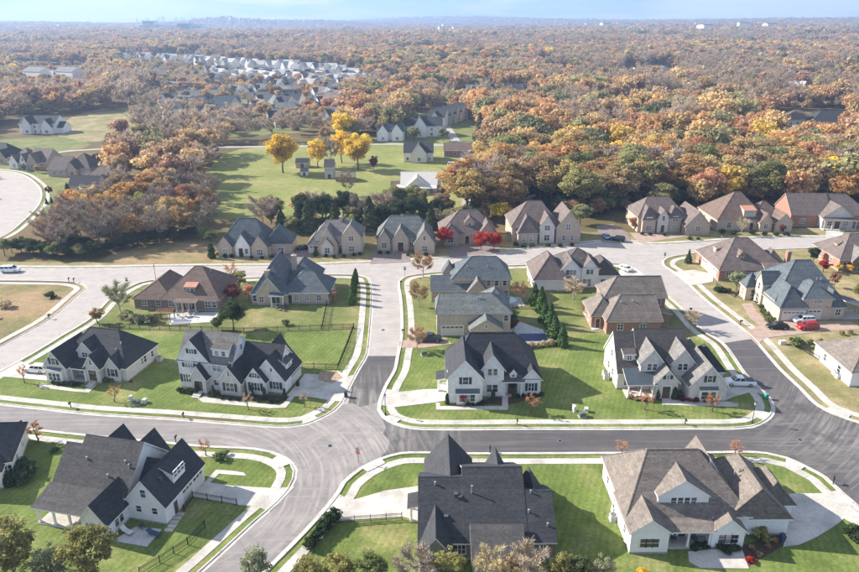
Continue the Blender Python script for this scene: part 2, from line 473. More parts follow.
def asphalt_mat(name, c, dust, amount, centres=(), ang=0.0):
    """asphalt with tyre-dragged dust: streaks everywhere plus a dusty patch around the given crossings"""
    m, nt, b = nodes_of(name)
    n, l = nt.nodes, nt.links.new
    t = n.new('ShaderNodeTexCoord')
    a = n.new('ShaderNodeTexNoise'); a.inputs['Scale'].default_value = .35; a.inputs['Detail'].default_value = 7; a.inputs['Roughness'].default_value = .7
    l(t.outputs['Object'], a.inputs['Vector'])
    mr = n.new('ShaderNodeMapRange'); mr.inputs['From Min'].default_value = .3; mr.inputs['From Max'].default_value = .7
    mr.inputs['To Min'].default_value = .86; mr.inputs['To Max'].default_value = 1.14; l(a.outputs['Fac'], mr.inputs['Value'])
    base = n.new('ShaderNodeVectorMath'); base.operation = 'SCALE'; base.inputs[0].default_value = c; l(mr.outputs['Result'], base.inputs['Scale'])
    mp_ = n.new('ShaderNodeMapping'); mp_.inputs['Rotation'].default_value = (0, 0, R(ang)); mp_.inputs['Scale'].default_value = (.05, 1.0, 1)
    l(t.outputs['Object'], mp_.inputs['Vector'])
    # warp so that the tracks wander and bend
    s = n.new('ShaderNodeTexNoise'); s.inputs['Scale'].default_value = 1.0; s.inputs['Detail'].default_value = 5; s.inputs['Roughness'].default_value = .65
    s.inputs['Distortion'].default_value = .25
    l(mp_.outputs['Vector'], s.inputs['Vector'])
    sr = n.new('ShaderNodeMapRange'); sr.inputs['From Min'].default_value = .5; sr.inputs['From Max'].default_value = .72
    sr.inputs['To Min'].default_value = 0; sr.inputs['To Max'].default_value = amount; l(s.outputs['Fac'], sr.inputs['Value'])
    fac = sr.outputs['Result']
    for (cx, cy, rad, amt, ctr) in centres:
        # ring shaped tyre tracks around a turning point, faded with distance
        sub = n.new('ShaderNodeVectorMath'); sub.operation = 'SUBTRACT'; sub.inputs[1].default_value = (ctr[0], ctr[1], 0); l(t.outputs['Object'], sub.inputs[0])
        ln = n.new('ShaderNodeVectorMath'); ln.operation = 'LENGTH'; l(sub.outputs[0], ln.inputs[0])
        c1 = n.new('ShaderNodeCombineXYZ'); l(ln.outputs['Value'], c1.inputs['X'])
        ns = n.new('ShaderNodeTexNoise'); ns.inputs['Scale'].default_value = 1.5; ns.inputs['Detail'].default_value = 4; ns.inputs['Roughness'].default_value = .7
        av = n.new('ShaderNodeVectorMath'); av.operation = 'MULTIPLY_ADD'; av.inputs[1].default_value = (.05, .05, 0); l(t.outputs['Object'], av.inputs[0]); l(c1.outputs[0], av.inputs[2])
        l(av.outputs[0], ns.inputs['Vector'])
        nr = n.new('ShaderNodeMapRange'); nr.inputs['From Min'].default_value = .42; nr.inputs['From Max'].default_value = .68; nr.inputs['To Max'].default_value = amt
        l(ns.outputs['Fac'], nr.inputs['Value'])
        s2 = n.new('ShaderNodeVectorMath'); s2.operation = 'SUBTRACT'; s2.inputs[1].default_value = (cx, cy, 0); l(t.outputs['Object'], s2.inputs[0])
        l2 = n.new('ShaderNodeVectorMath'); l2.operation = 'LENGTH'; l(s2.outputs[0], l2.inputs[0])
        fd = n.new('ShaderNodeMapRange'); fd.inputs['From Min'].default_value = rad * .35; fd.inputs['From Max'].default_value = rad; fd.inputs['To Min'].default_value = 1; fd.inputs['To Max'].default_value = 0
        l(l2.outputs['Value'], fd.inputs['Value'])
        bk = n.new('ShaderNodeTexNoise'); bk.inputs['Scale'].default_value = .22; bk.inputs['Detail'].default_value = 6; bk.inputs['Roughness'].default_value = .7; l(t.outputs['Object'], bk.inputs['Vector'])
        br = n.new('ShaderNodeMapRange'); br.inputs['From Min'].default_value = .33; br.inputs['From Max'].default_value = .52; l(bk.outputs['Fac'], br.inputs['Value'])
        pq = n.new('ShaderNodeMath'); pq.operation = 'MULTIPLY'; l(br.outputs['Result'], pq.inputs[0]); l(fd.outputs['Result'], pq.inputs[1])
        pm = n.new('ShaderNodeMath'); pm.operation = 'MULTIPLY'; l(nr.outputs['Result'], pm.inputs[0]); l(pq.outputs[0], pm.inputs[1])
        mxx = n.new('ShaderNodeMath'); mxx.operation = 'MAXIMUM'; l(fac, mxx.inputs[0]); l(pm.outputs[0], mxx.inputs[1]); fac = mxx.outputs[0]
    mix = n.new('ShaderNodeMixRGB'); mix.inputs['Color2'].default_value = (*dust, 1)
    l(fac, mix.inputs['Fac']); l(base.outputs['Vector'], mix.inputs['Color1']); l(mix.outputs['Color'], b.inputs['Base Color'])
    b.inputs['Roughness'].default_value = .88; b.inputs['Specular IOR Level'].default_value = .3
    bn = n.new('ShaderNodeTexNoise'); bn.inputs['Scale'].default_value = 30; l(t.outputs['Object'], bn.inputs['Vector'])
    bb = n.new('ShaderNodeBump'); bb.inputs['Strength'].default_value = .2; bb.inputs['Distance'].default_value = .01
    l(bn.outputs['Fac'], bb.inputs['Height']); l(bb.outputs['Normal'], b.inputs['Normal'])
    return m

GROUND = ground_mat()
# one ground sheet: flat where the houses stand, swelling into low wooded hills towards the horizon
def terrain_z(x, y):
    d = math.hypot(x, y)
    if d < 900: return 0.0
    k = min(1.0, (d - 900) / 3000.0)
    z = k * (14 * math.sin(x * .0011 + 1.3) * math.sin(y * .0009 + .4) + 9 * math.sin(x * .0023 + y * .0017))
    if d > 4500:
        k2 = min(1.0, (d - 4500) / 3500.0)
        z += k2 * (18 + 8 * math.sin(x * .0008 + 2.0) + 8 * math.sin(x * .0021 + .5) )
    # the rounded wooded hill left of the middle
    z += 48 * math.exp(-(((x + 1480) / 300) ** 2 + ((y - 5200) / 400) ** 2)) + 20 * math.exp(-(((x + 950) / 420) ** 2 + ((y - 5500) / 400) ** 2))
    return z - 6 * k * 0
def make_ground():
    xs = sorted(set([-9000, -6500, -5000] + list(range(-4200, 4201, 200)) + [5000, 6500, 9000] + list(range(-150, 151, 50))))
    ys = sorted(set([-300, 0, 100, 300, 500, 700, 900] + list(range(1000, 9001, 200))))
    mb = MB()
    idx = {}
    for j, y in enumerate(ys):
        for i, x in enumerate(xs):
            idx[i, j] = len(mb.v); mb.v.append((x, y, terrain_z(x, y)))
    for j in range(len(ys) - 1):
        for i in range(len(xs) - 1):
            mb.f.append([idx[i, j], idx[i + 1, j], idx[i + 1, j + 1], idx[i, j + 1]]); mb.m.append(0)
    o = mb.build('ground', GROUND, smooth=True)
    o['kind'] = 'structure'
make_ground()

LAWN_A = lawn_mat('fresh_lawn', (.085, .125, .028), (.135, .175, .045), (.25, .235, .10), .62, .07, 20)
LAWN_B = lawn_mat('worn_lawn', (.10, .135, .04), (.16, .175, .06), (.27, .225, .11), .6, .05, 70)
LAWN_C = lawn_mat('dry_lawn', (.14, .145, .055), (.22, .195, .09), (.33, .265, .15), .8)
FIELD = lawn_mat('pasture_grass', (.15, .18, .05), (.22, .23, .075), (.30, .265, .12), .55, sc=.03)
SCRUB = lawn_mat('scrub_grass', (.13, .12, .05), (.21, .175, .08), (.30, .21, .12), .9, sc=.06)

def soft(name, pts, z, m):
    L = smooth_line(pts, 6.0, True); r_ = random.Random(len(pts))
    return sheet(name, [(q.x + r_.uniform(-1.2, 1.2), q.y + r_.uniform(-1.6, 1.6)) for q in L], z, m)
sheet('lawn', [(-88.55,108.04),(-15.74,103.33),(-14.32,98.44),(-17.8,64.38),(-77.19,64.82)], .004, LAWN_A)
sheet('lawn', [(-16.83,98.46),(77.23,96.07),(63.9,63.79),(-25.3,62.92)], .005, LAWN_A)
sheet('lawn', [(-96.32,108.8),(-93.54,135.43),(-85.62,145.78),(-42.69,140.86),(-18.02,141.59),(-13.08,142.06),(-12.06,111.38),(-19.23,103.37),(-46.38,106.25)], .006, LAWN_A)
sheet('lawn', [(-80.94,149.71),(-84.18,170.63),(-16.09,181.9),(-12.55,140.98),(-17.99,141.32),(-42.62,140.6),(-85.49,145.5)], .004, LAWN_B)
sheet('lawn', [(-8.98,101.39),(-10.65,139.39),(15.62,139.03),(28.94,138.85),(59.9,138.44),(66.04,116.06),(59.34,100.68)], .006, LAWN_A)
sheet('lawn', [(-10.64,139.13),(-9.65,188.57),(62.39,193.58),(60.81,137.91),(28.89,138.6)], .004, LAWN_B)
sheet('lawn', [(64.89,187.27),(69.45,195.31),(167.81,208.41),(88.89,98.57),(70.56,105),(69.43,125.47)], .004, LAWN_C)
sheet('lawn', [(-137.48,182.3),(-143.14,190.89),(-97.44,190.09),(-64.94,198.69),(3.42,209.46),(33.13,217.62),(69.07,216.91),(178.17,222.84),(164.86,204.31),(64.56,201.17),(-8.3,183.42)], .004, LAWN_C)
soft('field', [(-79.49,236.96),(-104.65,331.76),(-102.43,372.01),(-72.77,393.1),(-16.53,401.37),(28.56,386.4),(25.2,295.46),(15.42,252.97),(-10.37,238.12),(-49.71,238.96)], .004, FIELD)
sheet('scrubland', [(-131.25,172.85),(-92.35,172.23),(-89.65,166.43),(-89.41,148.67),(-98.56,123.23)], .0045, SCRUB)
soft('scrubland', [(-97.44,190.09),(-94.76,201.16),(-73.91,213.08),(-65.02,206.6),(-62.29,189.48)], .005, SCRUB)
soft('field', [(-223.43,423.14),(-259.89,526.55),(-254.64,562.72),(-235.21,561.81),(-211.46,513.31),(-189.91,437.51),(-192.05,400.52)], .004, LAWN_C)
sheet('lawn', [(-144.36,207.07),(-137.88,212.16),(-137.87,242.2),(-153.79,281.31),(-146.66,281.13),(-167.46,321.83),(-185.43,346.67),(-231.54,348.05)], .004, LAWN_B)

soft('lawn', [(-177.17,445.23),(-143.72,420.28),(-79.74,433.42),(-92.78,530.68),(-113.71,619.98),(-182.87,656.88),(-225.7,633.85)], .004, LAWN_B)
soft('lawn', [(-234.6,370.29),(-214.46,372.61),(-191.33,374.86),(-190.34,390.48),(-221.54,419.33),(-243.99,416.45),(-253.73,402.63)], .0048, LAWN_B)
soft('lawn', [(-10.43,387.71),(27.89,393.02),(28.45,482.44),(8.76,537.99),(-16.53,494.4)], .003, LAWN_B)
# ================================================================ ROADS
KN = [(-147.76,184.95),(-121.9,184.51),(-98.93,183.96),(-73.19,184.86),(-53.9,185.04),(-36.85,185.17),(-25.58,186.25),(-5.6,188.5),(6.04,190.95),(24.22,196.6),(40.13,201.62),(53.29,205.4),(62.12,205.74),(67.59,203.1),(84.28,204.81),(104.65,208.57),(128.7,209.17),(159.88,210.71)]
KF = [(154.3,202.48),(131.51,200.91),(112.64,199.3),(93.74,197.71),(81.06,196.04),(75.65,194.26),(70.04,191.61),(67.17,188.1),(66.1,183.83),(67.02,178.88),(67.95,168.94),(68.31,158.62),(69.58,147),(70.48,137.78),(69.83,125.47),(69.64,122.04),(69.85,114.49),(69.86,108.71),(71.09,105.65),(72.82,103.68),(74.24,102.51),(86.38,99.79)]
KD = [(64.26,67.79),(62.84,73.5),(61.72,81.01),(61.11,85.1),(60.74,87.75),(59.11,90.55),(57.13,92.95),(54.51,94.23),(51.45,94.64),(44.61,94.6),(29.17,94.58),(14.55,94.62),(4.8,94.71),(-0.4,94.98),(-4.96,94.81),(-8.12,93.31),(-11.1,90.83),(-13.52,87.21),(-14.14,84.84),(-15.88,80.39),(-17.97,75.89),(-20.34,71.4),(-25.13,62.32)]
KE = [(-34.01,60.09),(-28.91,69.36),(-26.7,73.66),(-24.11,78.77),(-22.01,82.41),(-20.95,85.37),(-20.6,88.01),(-20.84,90.27),(-21.72,92.1),(-22.93,93.45),(-25.92,95.4),(-28.74,96.27),(-38.25,97.22),(-45.34,98.45),(-59.12,100.68),(-65.52,101.85),(-75.17,103.64),(-93.3,107.08)]
KA = [(-97.99,113.79),(-78.92,110.14),(-68.74,108.16),(-61.58,106.74),(-45.52,104.8),(-33.08,103.01),(-27.35,102.2),(-24.58,102.17),(-21.91,102.77),(-19.41,104.65),(-16.96,107.6),(-15.98,110),(-15.01,116.61),(-14.06,123.05),(-12.95,129.19),(-13.2,142.06),(-14.18,159.86),(-15.27,171),(-16.76,176.32),(-19.09,177.92),(-28.02,178.87),(-51.73,176.5),(-70.55,175.65),(-75.74,174.97),(-77.87,173.49),(-79.61,169.83),(-81.09,162.2),(-80.67,149.12),(-82.67,139.83),(-85.58,127.39),(-93.3,107.08)]
KB = [(-98.77,114.91),(-92.69,133.96),(-90.89,140.99),(-89.23,149.24),(-89.72,164.36),(-90.05,169.27),(-91.47,171.48),(-95.22,173.77),(-98.31,174.58),(-116.77,175.64),(-140.98,175.27)]
KC = [(-3.15,101.54),(1.66,101.15),(15.36,101.14),(34.49,100.94),(43.91,100.96),(52.43,100.88),(55.36,101.34),(58.61,103.19),(60.88,105.43),(62.47,108.45),(63.05,111.26),(62.82,115.71),(62.58,120.47),(63.59,134.36),(61.75,141.04),(61.52,150.62),(60.46,162.05),(58.8,173.55),(58.13,180.65),(56.47,184.84),(53.51,186.6),(37.35,186.02),(22.42,185.42),(5.75,181.12),(-5.88,177.31),(-7.97,174.63),(-8.46,170.16),(-7.76,162.42),(-6.92,149.82),(-6.62,138.81),(-7.09,129.11),(-7.43,122.97),(-8.85,116.54),(-9.61,110.64),(-9.6,107.86),(-8.53,105.19),(-6.31,102.92)]
ROAD_LINES = {k: smooth_line(v) for k, v in dict(KN=KN, KF=KF, KD=KD, KE=KE, KA=KA[:-1], KB=KB[1:]).items()}
ROAD_LINES['KA'] = smooth_line(KA)
ROAD_LINES['KB'] = smooth_line(KB)
loopC = smooth_line(KC, closed=True)
X1 = (-14.5, 96.5); X2 = (70.0, 97.0)
OLD = asphalt_mat('old_asphalt', (.36, .328, .31), (.47, .435, .40), .5, ang=90)
MID = asphalt_mat('mid_asphalt', (.20, .185, .183), (.40, .365, .335), .5, [(-20, 93, 34, .9, (-38, 84)), (-16, 96, 16, .6, (2, 84))], ang=-4)
NEW = asphalt_mat('new_asphalt', (.082, .077, .080), (.30, .28, .26), .22, [(-15, 96, 20, .95, (-38, 84)), (-13, 104, 24, .85, (-300, 100)), (76, 96, 30, .8, (20, 150)), (64, 97, 18, .55, (60, 140))], ang=0)

outer = ROAD_LINES['KN'] + ROAD_LINES['KF'] + ROAD_LINES['KD'] + ROAD_LINES['KE'] + ROAD_LINES['KA'] + ROAD_LINES['KB']
def clean(loop, eps=.05):
    r_ = []
    for p in loop:
        if not r_ or (p - r_[-1]).length > eps: r_.append(p)
    return r_
def fill_between(name, a, b, z, m):
    """strip between two edge lines"""
    n_ = max(len(a), len(b))
    def rs(L):
        d = [0]
        for i in range(1, len(L)): d.append(d[-1] + (L[i] - L[i - 1]).length)
        outp = []
        for k in range(n_):
            t = d[-1] * k / (n_ - 1)
            i = min(len(L) - 2, max(0, next((q for q in range(1, len(d)) if d[q] >= t - 1e-9), len(d) - 1) - 1))
            seg = d[i + 1] - d[i]
            outp.append(L[i].lerp(L[i + 1], (t - d[i]) / seg if seg > 0 else 0))
        return outp
    A, B = rs(a), rs(b)
    mb = MB()
    for p, q in zip(A, B): mb.v += [(p.x, p.y, z), (q.x, q.y, z)]
    for k in range(n_ - 1): mb.f.append([2 * k, 2 * k + 1, 2 * k + 3, 2 * k + 2]); mb.m.append(0)
    o = mb.build(name, m); o['kind'] = 'structure'
    return o

sheet('road', clean(outer), .012, OLD, holes=[clean(loopC)])
# newer, darker surfacing laid over it
def V2(l_): return [Vector(p) for p in l_]
def near(L, p):
    p = Vector(p); return min(range(len(L)), key=lambda i: (L[i] - p).length)
def cut(L, p, q):
    i, j = near(L, p), near(L, q)
    return L[i:j + 1] if i <= j else L[j:i + 1][::-1]
A_, C_, D_, E_, F_ = ROAD_LINES['KA'], loopC, ROAD_LINES['KD'], ROAD_LINES['KE'], ROAD_LINES['KF']
# the western and south-western carriageway
west = cut(A_, (-97.99,113.79), (-15.98,110)) + V2([(-14.36,110.34),(-12.76,108.93),(-11.18,109.6)]) + cut(C_, (-9.61,110.64), (-8.53,105.19)) + V2([(-7.64,101.99),(-8.05,100.16),(-6.75,98.07),(-6.96,95.78)]) + cut(D_, (-8.12,93.31), (-25.13,62.32)) + cut(E_, (-34.01,60.09), (-93.3,107.08))
WEST = clean(west)
# dark surfacing: middle road south of the seam, the eastern carriageway and the right-hand road
iC = near(C_, (-7.09,129.11)); jC = near(C_, (63.59,134.36))
east_north = C_[iC:] + C_[:jC + 1]
dark = cut(A_, (-15.01,116.61), (-12.95,129.19)) + east_north + cut(F_, (70.26,135.76), (86.38,99.79)) + cut(D_, (64.26,67.79), (-8.12,93.31)) + V2([(-9.26,95.8),(-10.43,100.18),(-11.74,105.55),(-13.72,107.57),(-15.02,109.64)])
sheet('road', clean(dark), .017, NEW)
sheet('road', WEST, .022, MID)

def kerb(line, closed=False):
    """gutter pan, kerb face and kerb top as one cast strip with joints every few metres"""
    prof = [(-.02, .026), (.45, .03), (.50, .145), (.70, .15), (.72, .0)]
    offs = [offset(line, d, closed) for d, z in prof]
    mb = MB(); n_ = len(line)
    for i in range(n_):
        for k, (d, z) in enumerate(prof): mb.v.append((offs[k][i].x, offs[k][i].y, z))
    K = len(prof)
    for i in range(n_ if closed else n_ - 1):
        j = (i + 1) % n_
        for k in range(K - 1):
            mb.f.append([i * K + k, j * K + k, j * K + k + 1, i * K + k + 1]); mb.m.append(0)
    o = mb.build('kerb', KERBM); o['kind'] = 'structure'
    return o
for k in ('KN', 'KF', 'KD', 'KE', 'KA', 'KB'): kerb(ROAD_LINES[k])
kerb(loopC, True)

def walkway(line, inner=1.75, outer_=3.2, closed=False, gap=.026, name='sidewalk', z=.06, m=None):
    """concrete walk cast as separate slabs with open joints, slightly uneven"""
    a = offset(line, inner, closed); b = offset(line, outer_, closed)
    n_ = len(line); mb = MB(); r_ = random.Random(len(line))
    for i in range(n_ if closed else n_ - 1):
        j = (i + 1) % n_
        mb.poly([(a[i].x, a[i].y, z - .022), (a[j].x, a[j].y, z - .022), (b[j].x, b[j].y, z - .022), (b[i].x, b[i].y, z - .022)])
    for i in range(n_ if closed else n_ - 1):
        j = (i + 1) % n_
        d = (a[j] - a[i])
        if d.length < .2 or (b[j] - b[i]).length < .05: continue
        g = gap / max(.3, d.length)
        p = [a[i].lerp(a[j], g), b[i].lerp(b[j], g), b[i].lerp(b[j], 1 - g), a[i].lerp(a[j], 1 - g)]
        dz = z + r_.uniform(-.006, .006)
        base = len(mb.v)
        mb.v += [(q.x, q.y, dz) for q in p] + [(q.x, q.y, 0) for q in p]
        for f in ((0, 3, 2, 1), (0, 1, 5, 4), (1, 2, 6, 5), (2, 3, 7, 6), (3, 0, 4, 7)):
            mb.f.append([base + q for q in f]); mb.m.append(0)
    o = mb.build(name, m or CONC); o['kind'] = 'structure'
    return o
walkway(ROAD_LINES['KA'])
walkway(ROAD_LINES['KE'])
walkway(ROAD_LINES['KD'])
walkway(ROAD_LINES['KB'])
walkway(ROAD_LINES['KN'], 1.6, 2.9)
walkway(cut(F_, (75.65,194.26), (86.38,99.79)), 2.2, 3.7)
walkway(loopC, closed=True)

# driveways and garden paths
def slab(name, pts, m=CONC, z=.075):
    return sheet(name, pts, z, m, thick=.07)
slab('driveway', [(-34.77,87.41),(-30.08,86.4),(-23.73,85.75),(-20.48,86.07),(-23.05,80.45),(-25.03,81.55),(-28.19,82.02),(-35.33,83.88)])
slab('driveway', [(-13.96,84.61),(-11.83,82.76),(-6.83,85.01),(-1.61,86.14),(-1.53,78.37),(-4.09,79.23),(-12.92,78.47),(-14.86,77.26),(-16.26,79.12)])
slab('driveway', [(52.98,83.78),(58.04,83.85),(61.14,84.63),(61.96,79.72),(59.79,76.04),(58.03,78.28),(55.35,76.47),(52,74.54),(49.17,73.23),(46.87,72.88),(48.46,75.34),(51.4,80.24)], z=.078)
slab('driveway', [(55.48,116.96),(62.51,118.06),(62.83,111.98),(60.51,113.48),(56.9,112.05),(53.97,110.29)])
slab('driveway', [(-8.59,115.39),(-5.69,114.23),(-0.78,115.11),(3.6,115.25),(3.48,111.21),(1.25,110.34),(-6.57,108.69),(-9.44,109.58)])
slab('driveway', [(-26.81,112.99),(-24.85,121.52),(-21.41,121.06),(-18.44,122.69),(-16.36,120.19),(-14.3,121.39),(-15.87,110.71),(-17.95,111.09),(-22.44,112.58)])
slab('driveway', [(-85,127.83),(-81.31,125.58),(-76.08,122.54),(-74.41,119.27),(-84.4,121),(-89.94,119.05),(-92.48,123.16),(-86.73,124.36)])
slab('driveway', [(-6.74,136.28),(3.57,137.65),(4.8,134.64),(-1.25,132.78),(-6.61,132.85)], PAVER)
slab('driveway', [(-48.21,198.39),(-43.67,203.17),(-36.84,201.07),(-33.4,186.81),(-36.63,185.59),(-44.85,185.3)], DARKPAVER)
slab('driveway', [(-17,197.82),(-5.52,197.61),(-5.6,188.5),(-17.05,186.96)], DARKPAVER)
slab('driveway', [(5.17,203.26),(21.84,202.95),(21.14,195.71),(6.04,190.95)], DARKPAVER)
slab('driveway', [(56.29,224.13),(62.26,226.43),(64.85,215.87),(63.22,205.21),(53.91,205.38)], DARKPAVER)
slab('driveway', [(65.5,215.85),(83.78,212.19),(65.56,204.65)], PAVER)
slab('driveway', [(131.18,219.09),(139.68,222.43),(130.9,209.13),(125.6,208.7)], CONC)
slab('driveway', [(52.86,180.74),(56.13,181.5),(58.45,179.83),(58.89,172.04),(50.65,172.17)])
slab('driveway', [(67.02,178.88),(73.64,180.39),(77.67,177.11),(75.32,171.03),(68.22,168.21)], CONC)
slab('driveway', [(70.48,139.86),(75.95,143.55),(83.39,145.67),(97.3,144.91),(97.36,141.08),(87.13,139.63),(73.75,136.72),(70.25,133.3)], PAVER)
slab('patio', [(-62.73,151.81),(-50.79,152.84),(-50.3,146.98),(-60.03,145.43)], PATIO)
slab('patio', [(14.91,146.07),(19.68,147.13),(25.58,141.53),(25.57,135.85),(19.38,133.48),(16.57,137.48)], PATIO)
slab('patio', [(16.66,160.05),(22.84,161.28),(23.34,155.45),(17.11,154.3)], PATIO)
slab('garden_path', [(33.93,72.06),(37.26,72.49),(41.23,72.46),(40.66,68.99),(34.47,69.21),(33.43,70.27)])
slab('garden_path', [(43.18,112.2),(44.3,112.19),(44.57,110.75),(54.92,109.92),(56.09,109.21),(55.65,108.18),(42.18,109.02)])
slab('garden_path', [(1.07,110.17),(1.8,110.16),(1.78,108.94),(13.05,108.82),(13.42,112.54),(14.54,112.53),(14,107.61),(1.04,107.75)], z=.07)
slab('garden_path', [(-43.2,112.09),(-42.15,113.53),(-41.25,112.42),(-28.95,109.8),(-27.15,109.95),(-26.25,112.99),(-25.31,112.97),(-26.18,108.73),(-29.06,108.59),(-41.89,110.82)], z=.07)
slab('garden_path', [(-75.76,118.49),(-74.58,118.08),(-67.71,115.88),(-65.89,115.67),(-65.52,119.96),(-64.55,119.55),(-64.6,114.53),(-67.26,114.93),(-75.42,116.73)], z=.07)
slab('garden_path', [(-34.43,87.28),(-33.64,90.39),(-31.06,90.11),(-29.05,89.59),(-28.55,88.83),(-31.1,89.1),(-32.88,89.37),(-33.71,86.91)], z=.07)
slab('patio', [(-43.14,74.74),(-41.1,77.48),(-37.28,76.94),(-38.08,73.56)], PATIO)
slab('garden_path', [(76.62,155.92),(79.34,156.52),(78.11,150.98),(77.87,140.82),(75.84,140.31),(74.92,147.5)], PAVER, .07)
slab('patio', [(36.78,146.32),(39.25,148),(39.34,142.42),(36.49,140.85)], PATIO)
# kerb ramps at the corners
def ramp(line, p, n_=1, depth=1.8):
    i = near(line, p); a = offset(line, .5); b_ = offset(line, depth)
    pts = [a[i - n_], a[i + n_], b_[i + n_], b_[i - n_]]
    sheet('kerb_ramp', [tuple(q) for q in pts], .153, KERBM, thick=.15)
for L_, p in ((A_, (-20.32,103.7)), (D_, (-9.48,92.25)), (D_, (58.19,91.87)), (E_, (-22.19,92.91)), (F_, (71.61,104.66)), (C_, (-7.22,103.88)), (C_, (59.75,104.14))):
    ramp(L_, p)
# planting beds of dark mulch
for pts in ([(-74.81,119.67),(-67.76,117.61),(-66.08,120.78),(-65.1,120.36),(-57.76,118.28),(-59.32,120.7),(-69.65,121.64)], [(-46.98,115.08),(-39.4,113.13),(-34.07,111.27),(-25.91,111.18),(-26.25,112.99),(-35.83,113.83),(-43.85,115.42)], [(2.9,109.8),(14.19,109.32),(20.45,112.1),(20.35,113.93),(13.08,112.91),(9.95,111.13)],
            [(36.21,111.2),(42.99,110.41),(53.83,109.94),(54.54,111.71),(48.38,112.15),(39.52,113.72)], [(41.37,73.11),(49.02,75.93),(49.42,73.98),(47.09,73.06),(43.73,71.25),(40.68,69.34)], [(34.72,72.79),(35.92,73.15),(37.3,72.58),(35.58,72.23)]):
    sheet('planting_bed', pts, .03, MULCH, thick=.03)
sheet('bare_soil_patch', [(-21.99,122.31),(-18.84,122.69),(-17.1,119.79),(-18.96,117.44),(-21.9,119.05)], .085, SOIL, thick=.02)
# far-off lane, cul-de-sac and street fragments
def lane(line, w, m, z=.02, name='road'):
    L = smooth_line(line, 4.0)
    return fill_between(name, offset(L, w / 2), offset(L, -w / 2), z, m)
cds = sheet('road', [tuple(p) for p in smooth_line([(-220.97,323.32),(-200.47,320.49),(-187.75,313.52),(-170.86,294.7),(-160.41,279.71),(-149.93,258.23),(-143.02,234.43),(-139.77,215.44),(-143.14,190.89),(-163.47,207.42)], 2.0, True)], .012, OLD)
kl = smooth_line([(-145.53,194.53),(-139.77,215.44),(-143.02,234.43),(-149.93,258.23),(-160.41,279.71),(-170.86,294.7),(-187.75,313.52),(-200.47,320.49),(-220.97,323.32)])
kerb(kl[::-1]); walkway(kl[::-1], 2.0, 3.4)
lane([(-178.97,377.5),(-147.04,379.53),(-71.08,383.31),(-27.21,388.27),(22.64,380.21),(38.73,376.56)], 4.5, OLD)
lane([(14.66,252.99),(18.71,295.63),(18.41,340.59),(15.15,400.27),(11.76,473.44),(17.5,525.73)], 5, OLD)
lane([(15.15,400.27),(26.19,367.88),(23.5,328.07)], 3.5, CONC, .024, 'driveway')
lane([(-141.08,613.61),(-142.18,532.9),(-142.28,499.71),(-145.78,479.84)], 5, OLD, .024)
lane([(-178.97,377.5),(-196.57,369.09),(-200.77,347.13)], 4, OLD, .026)

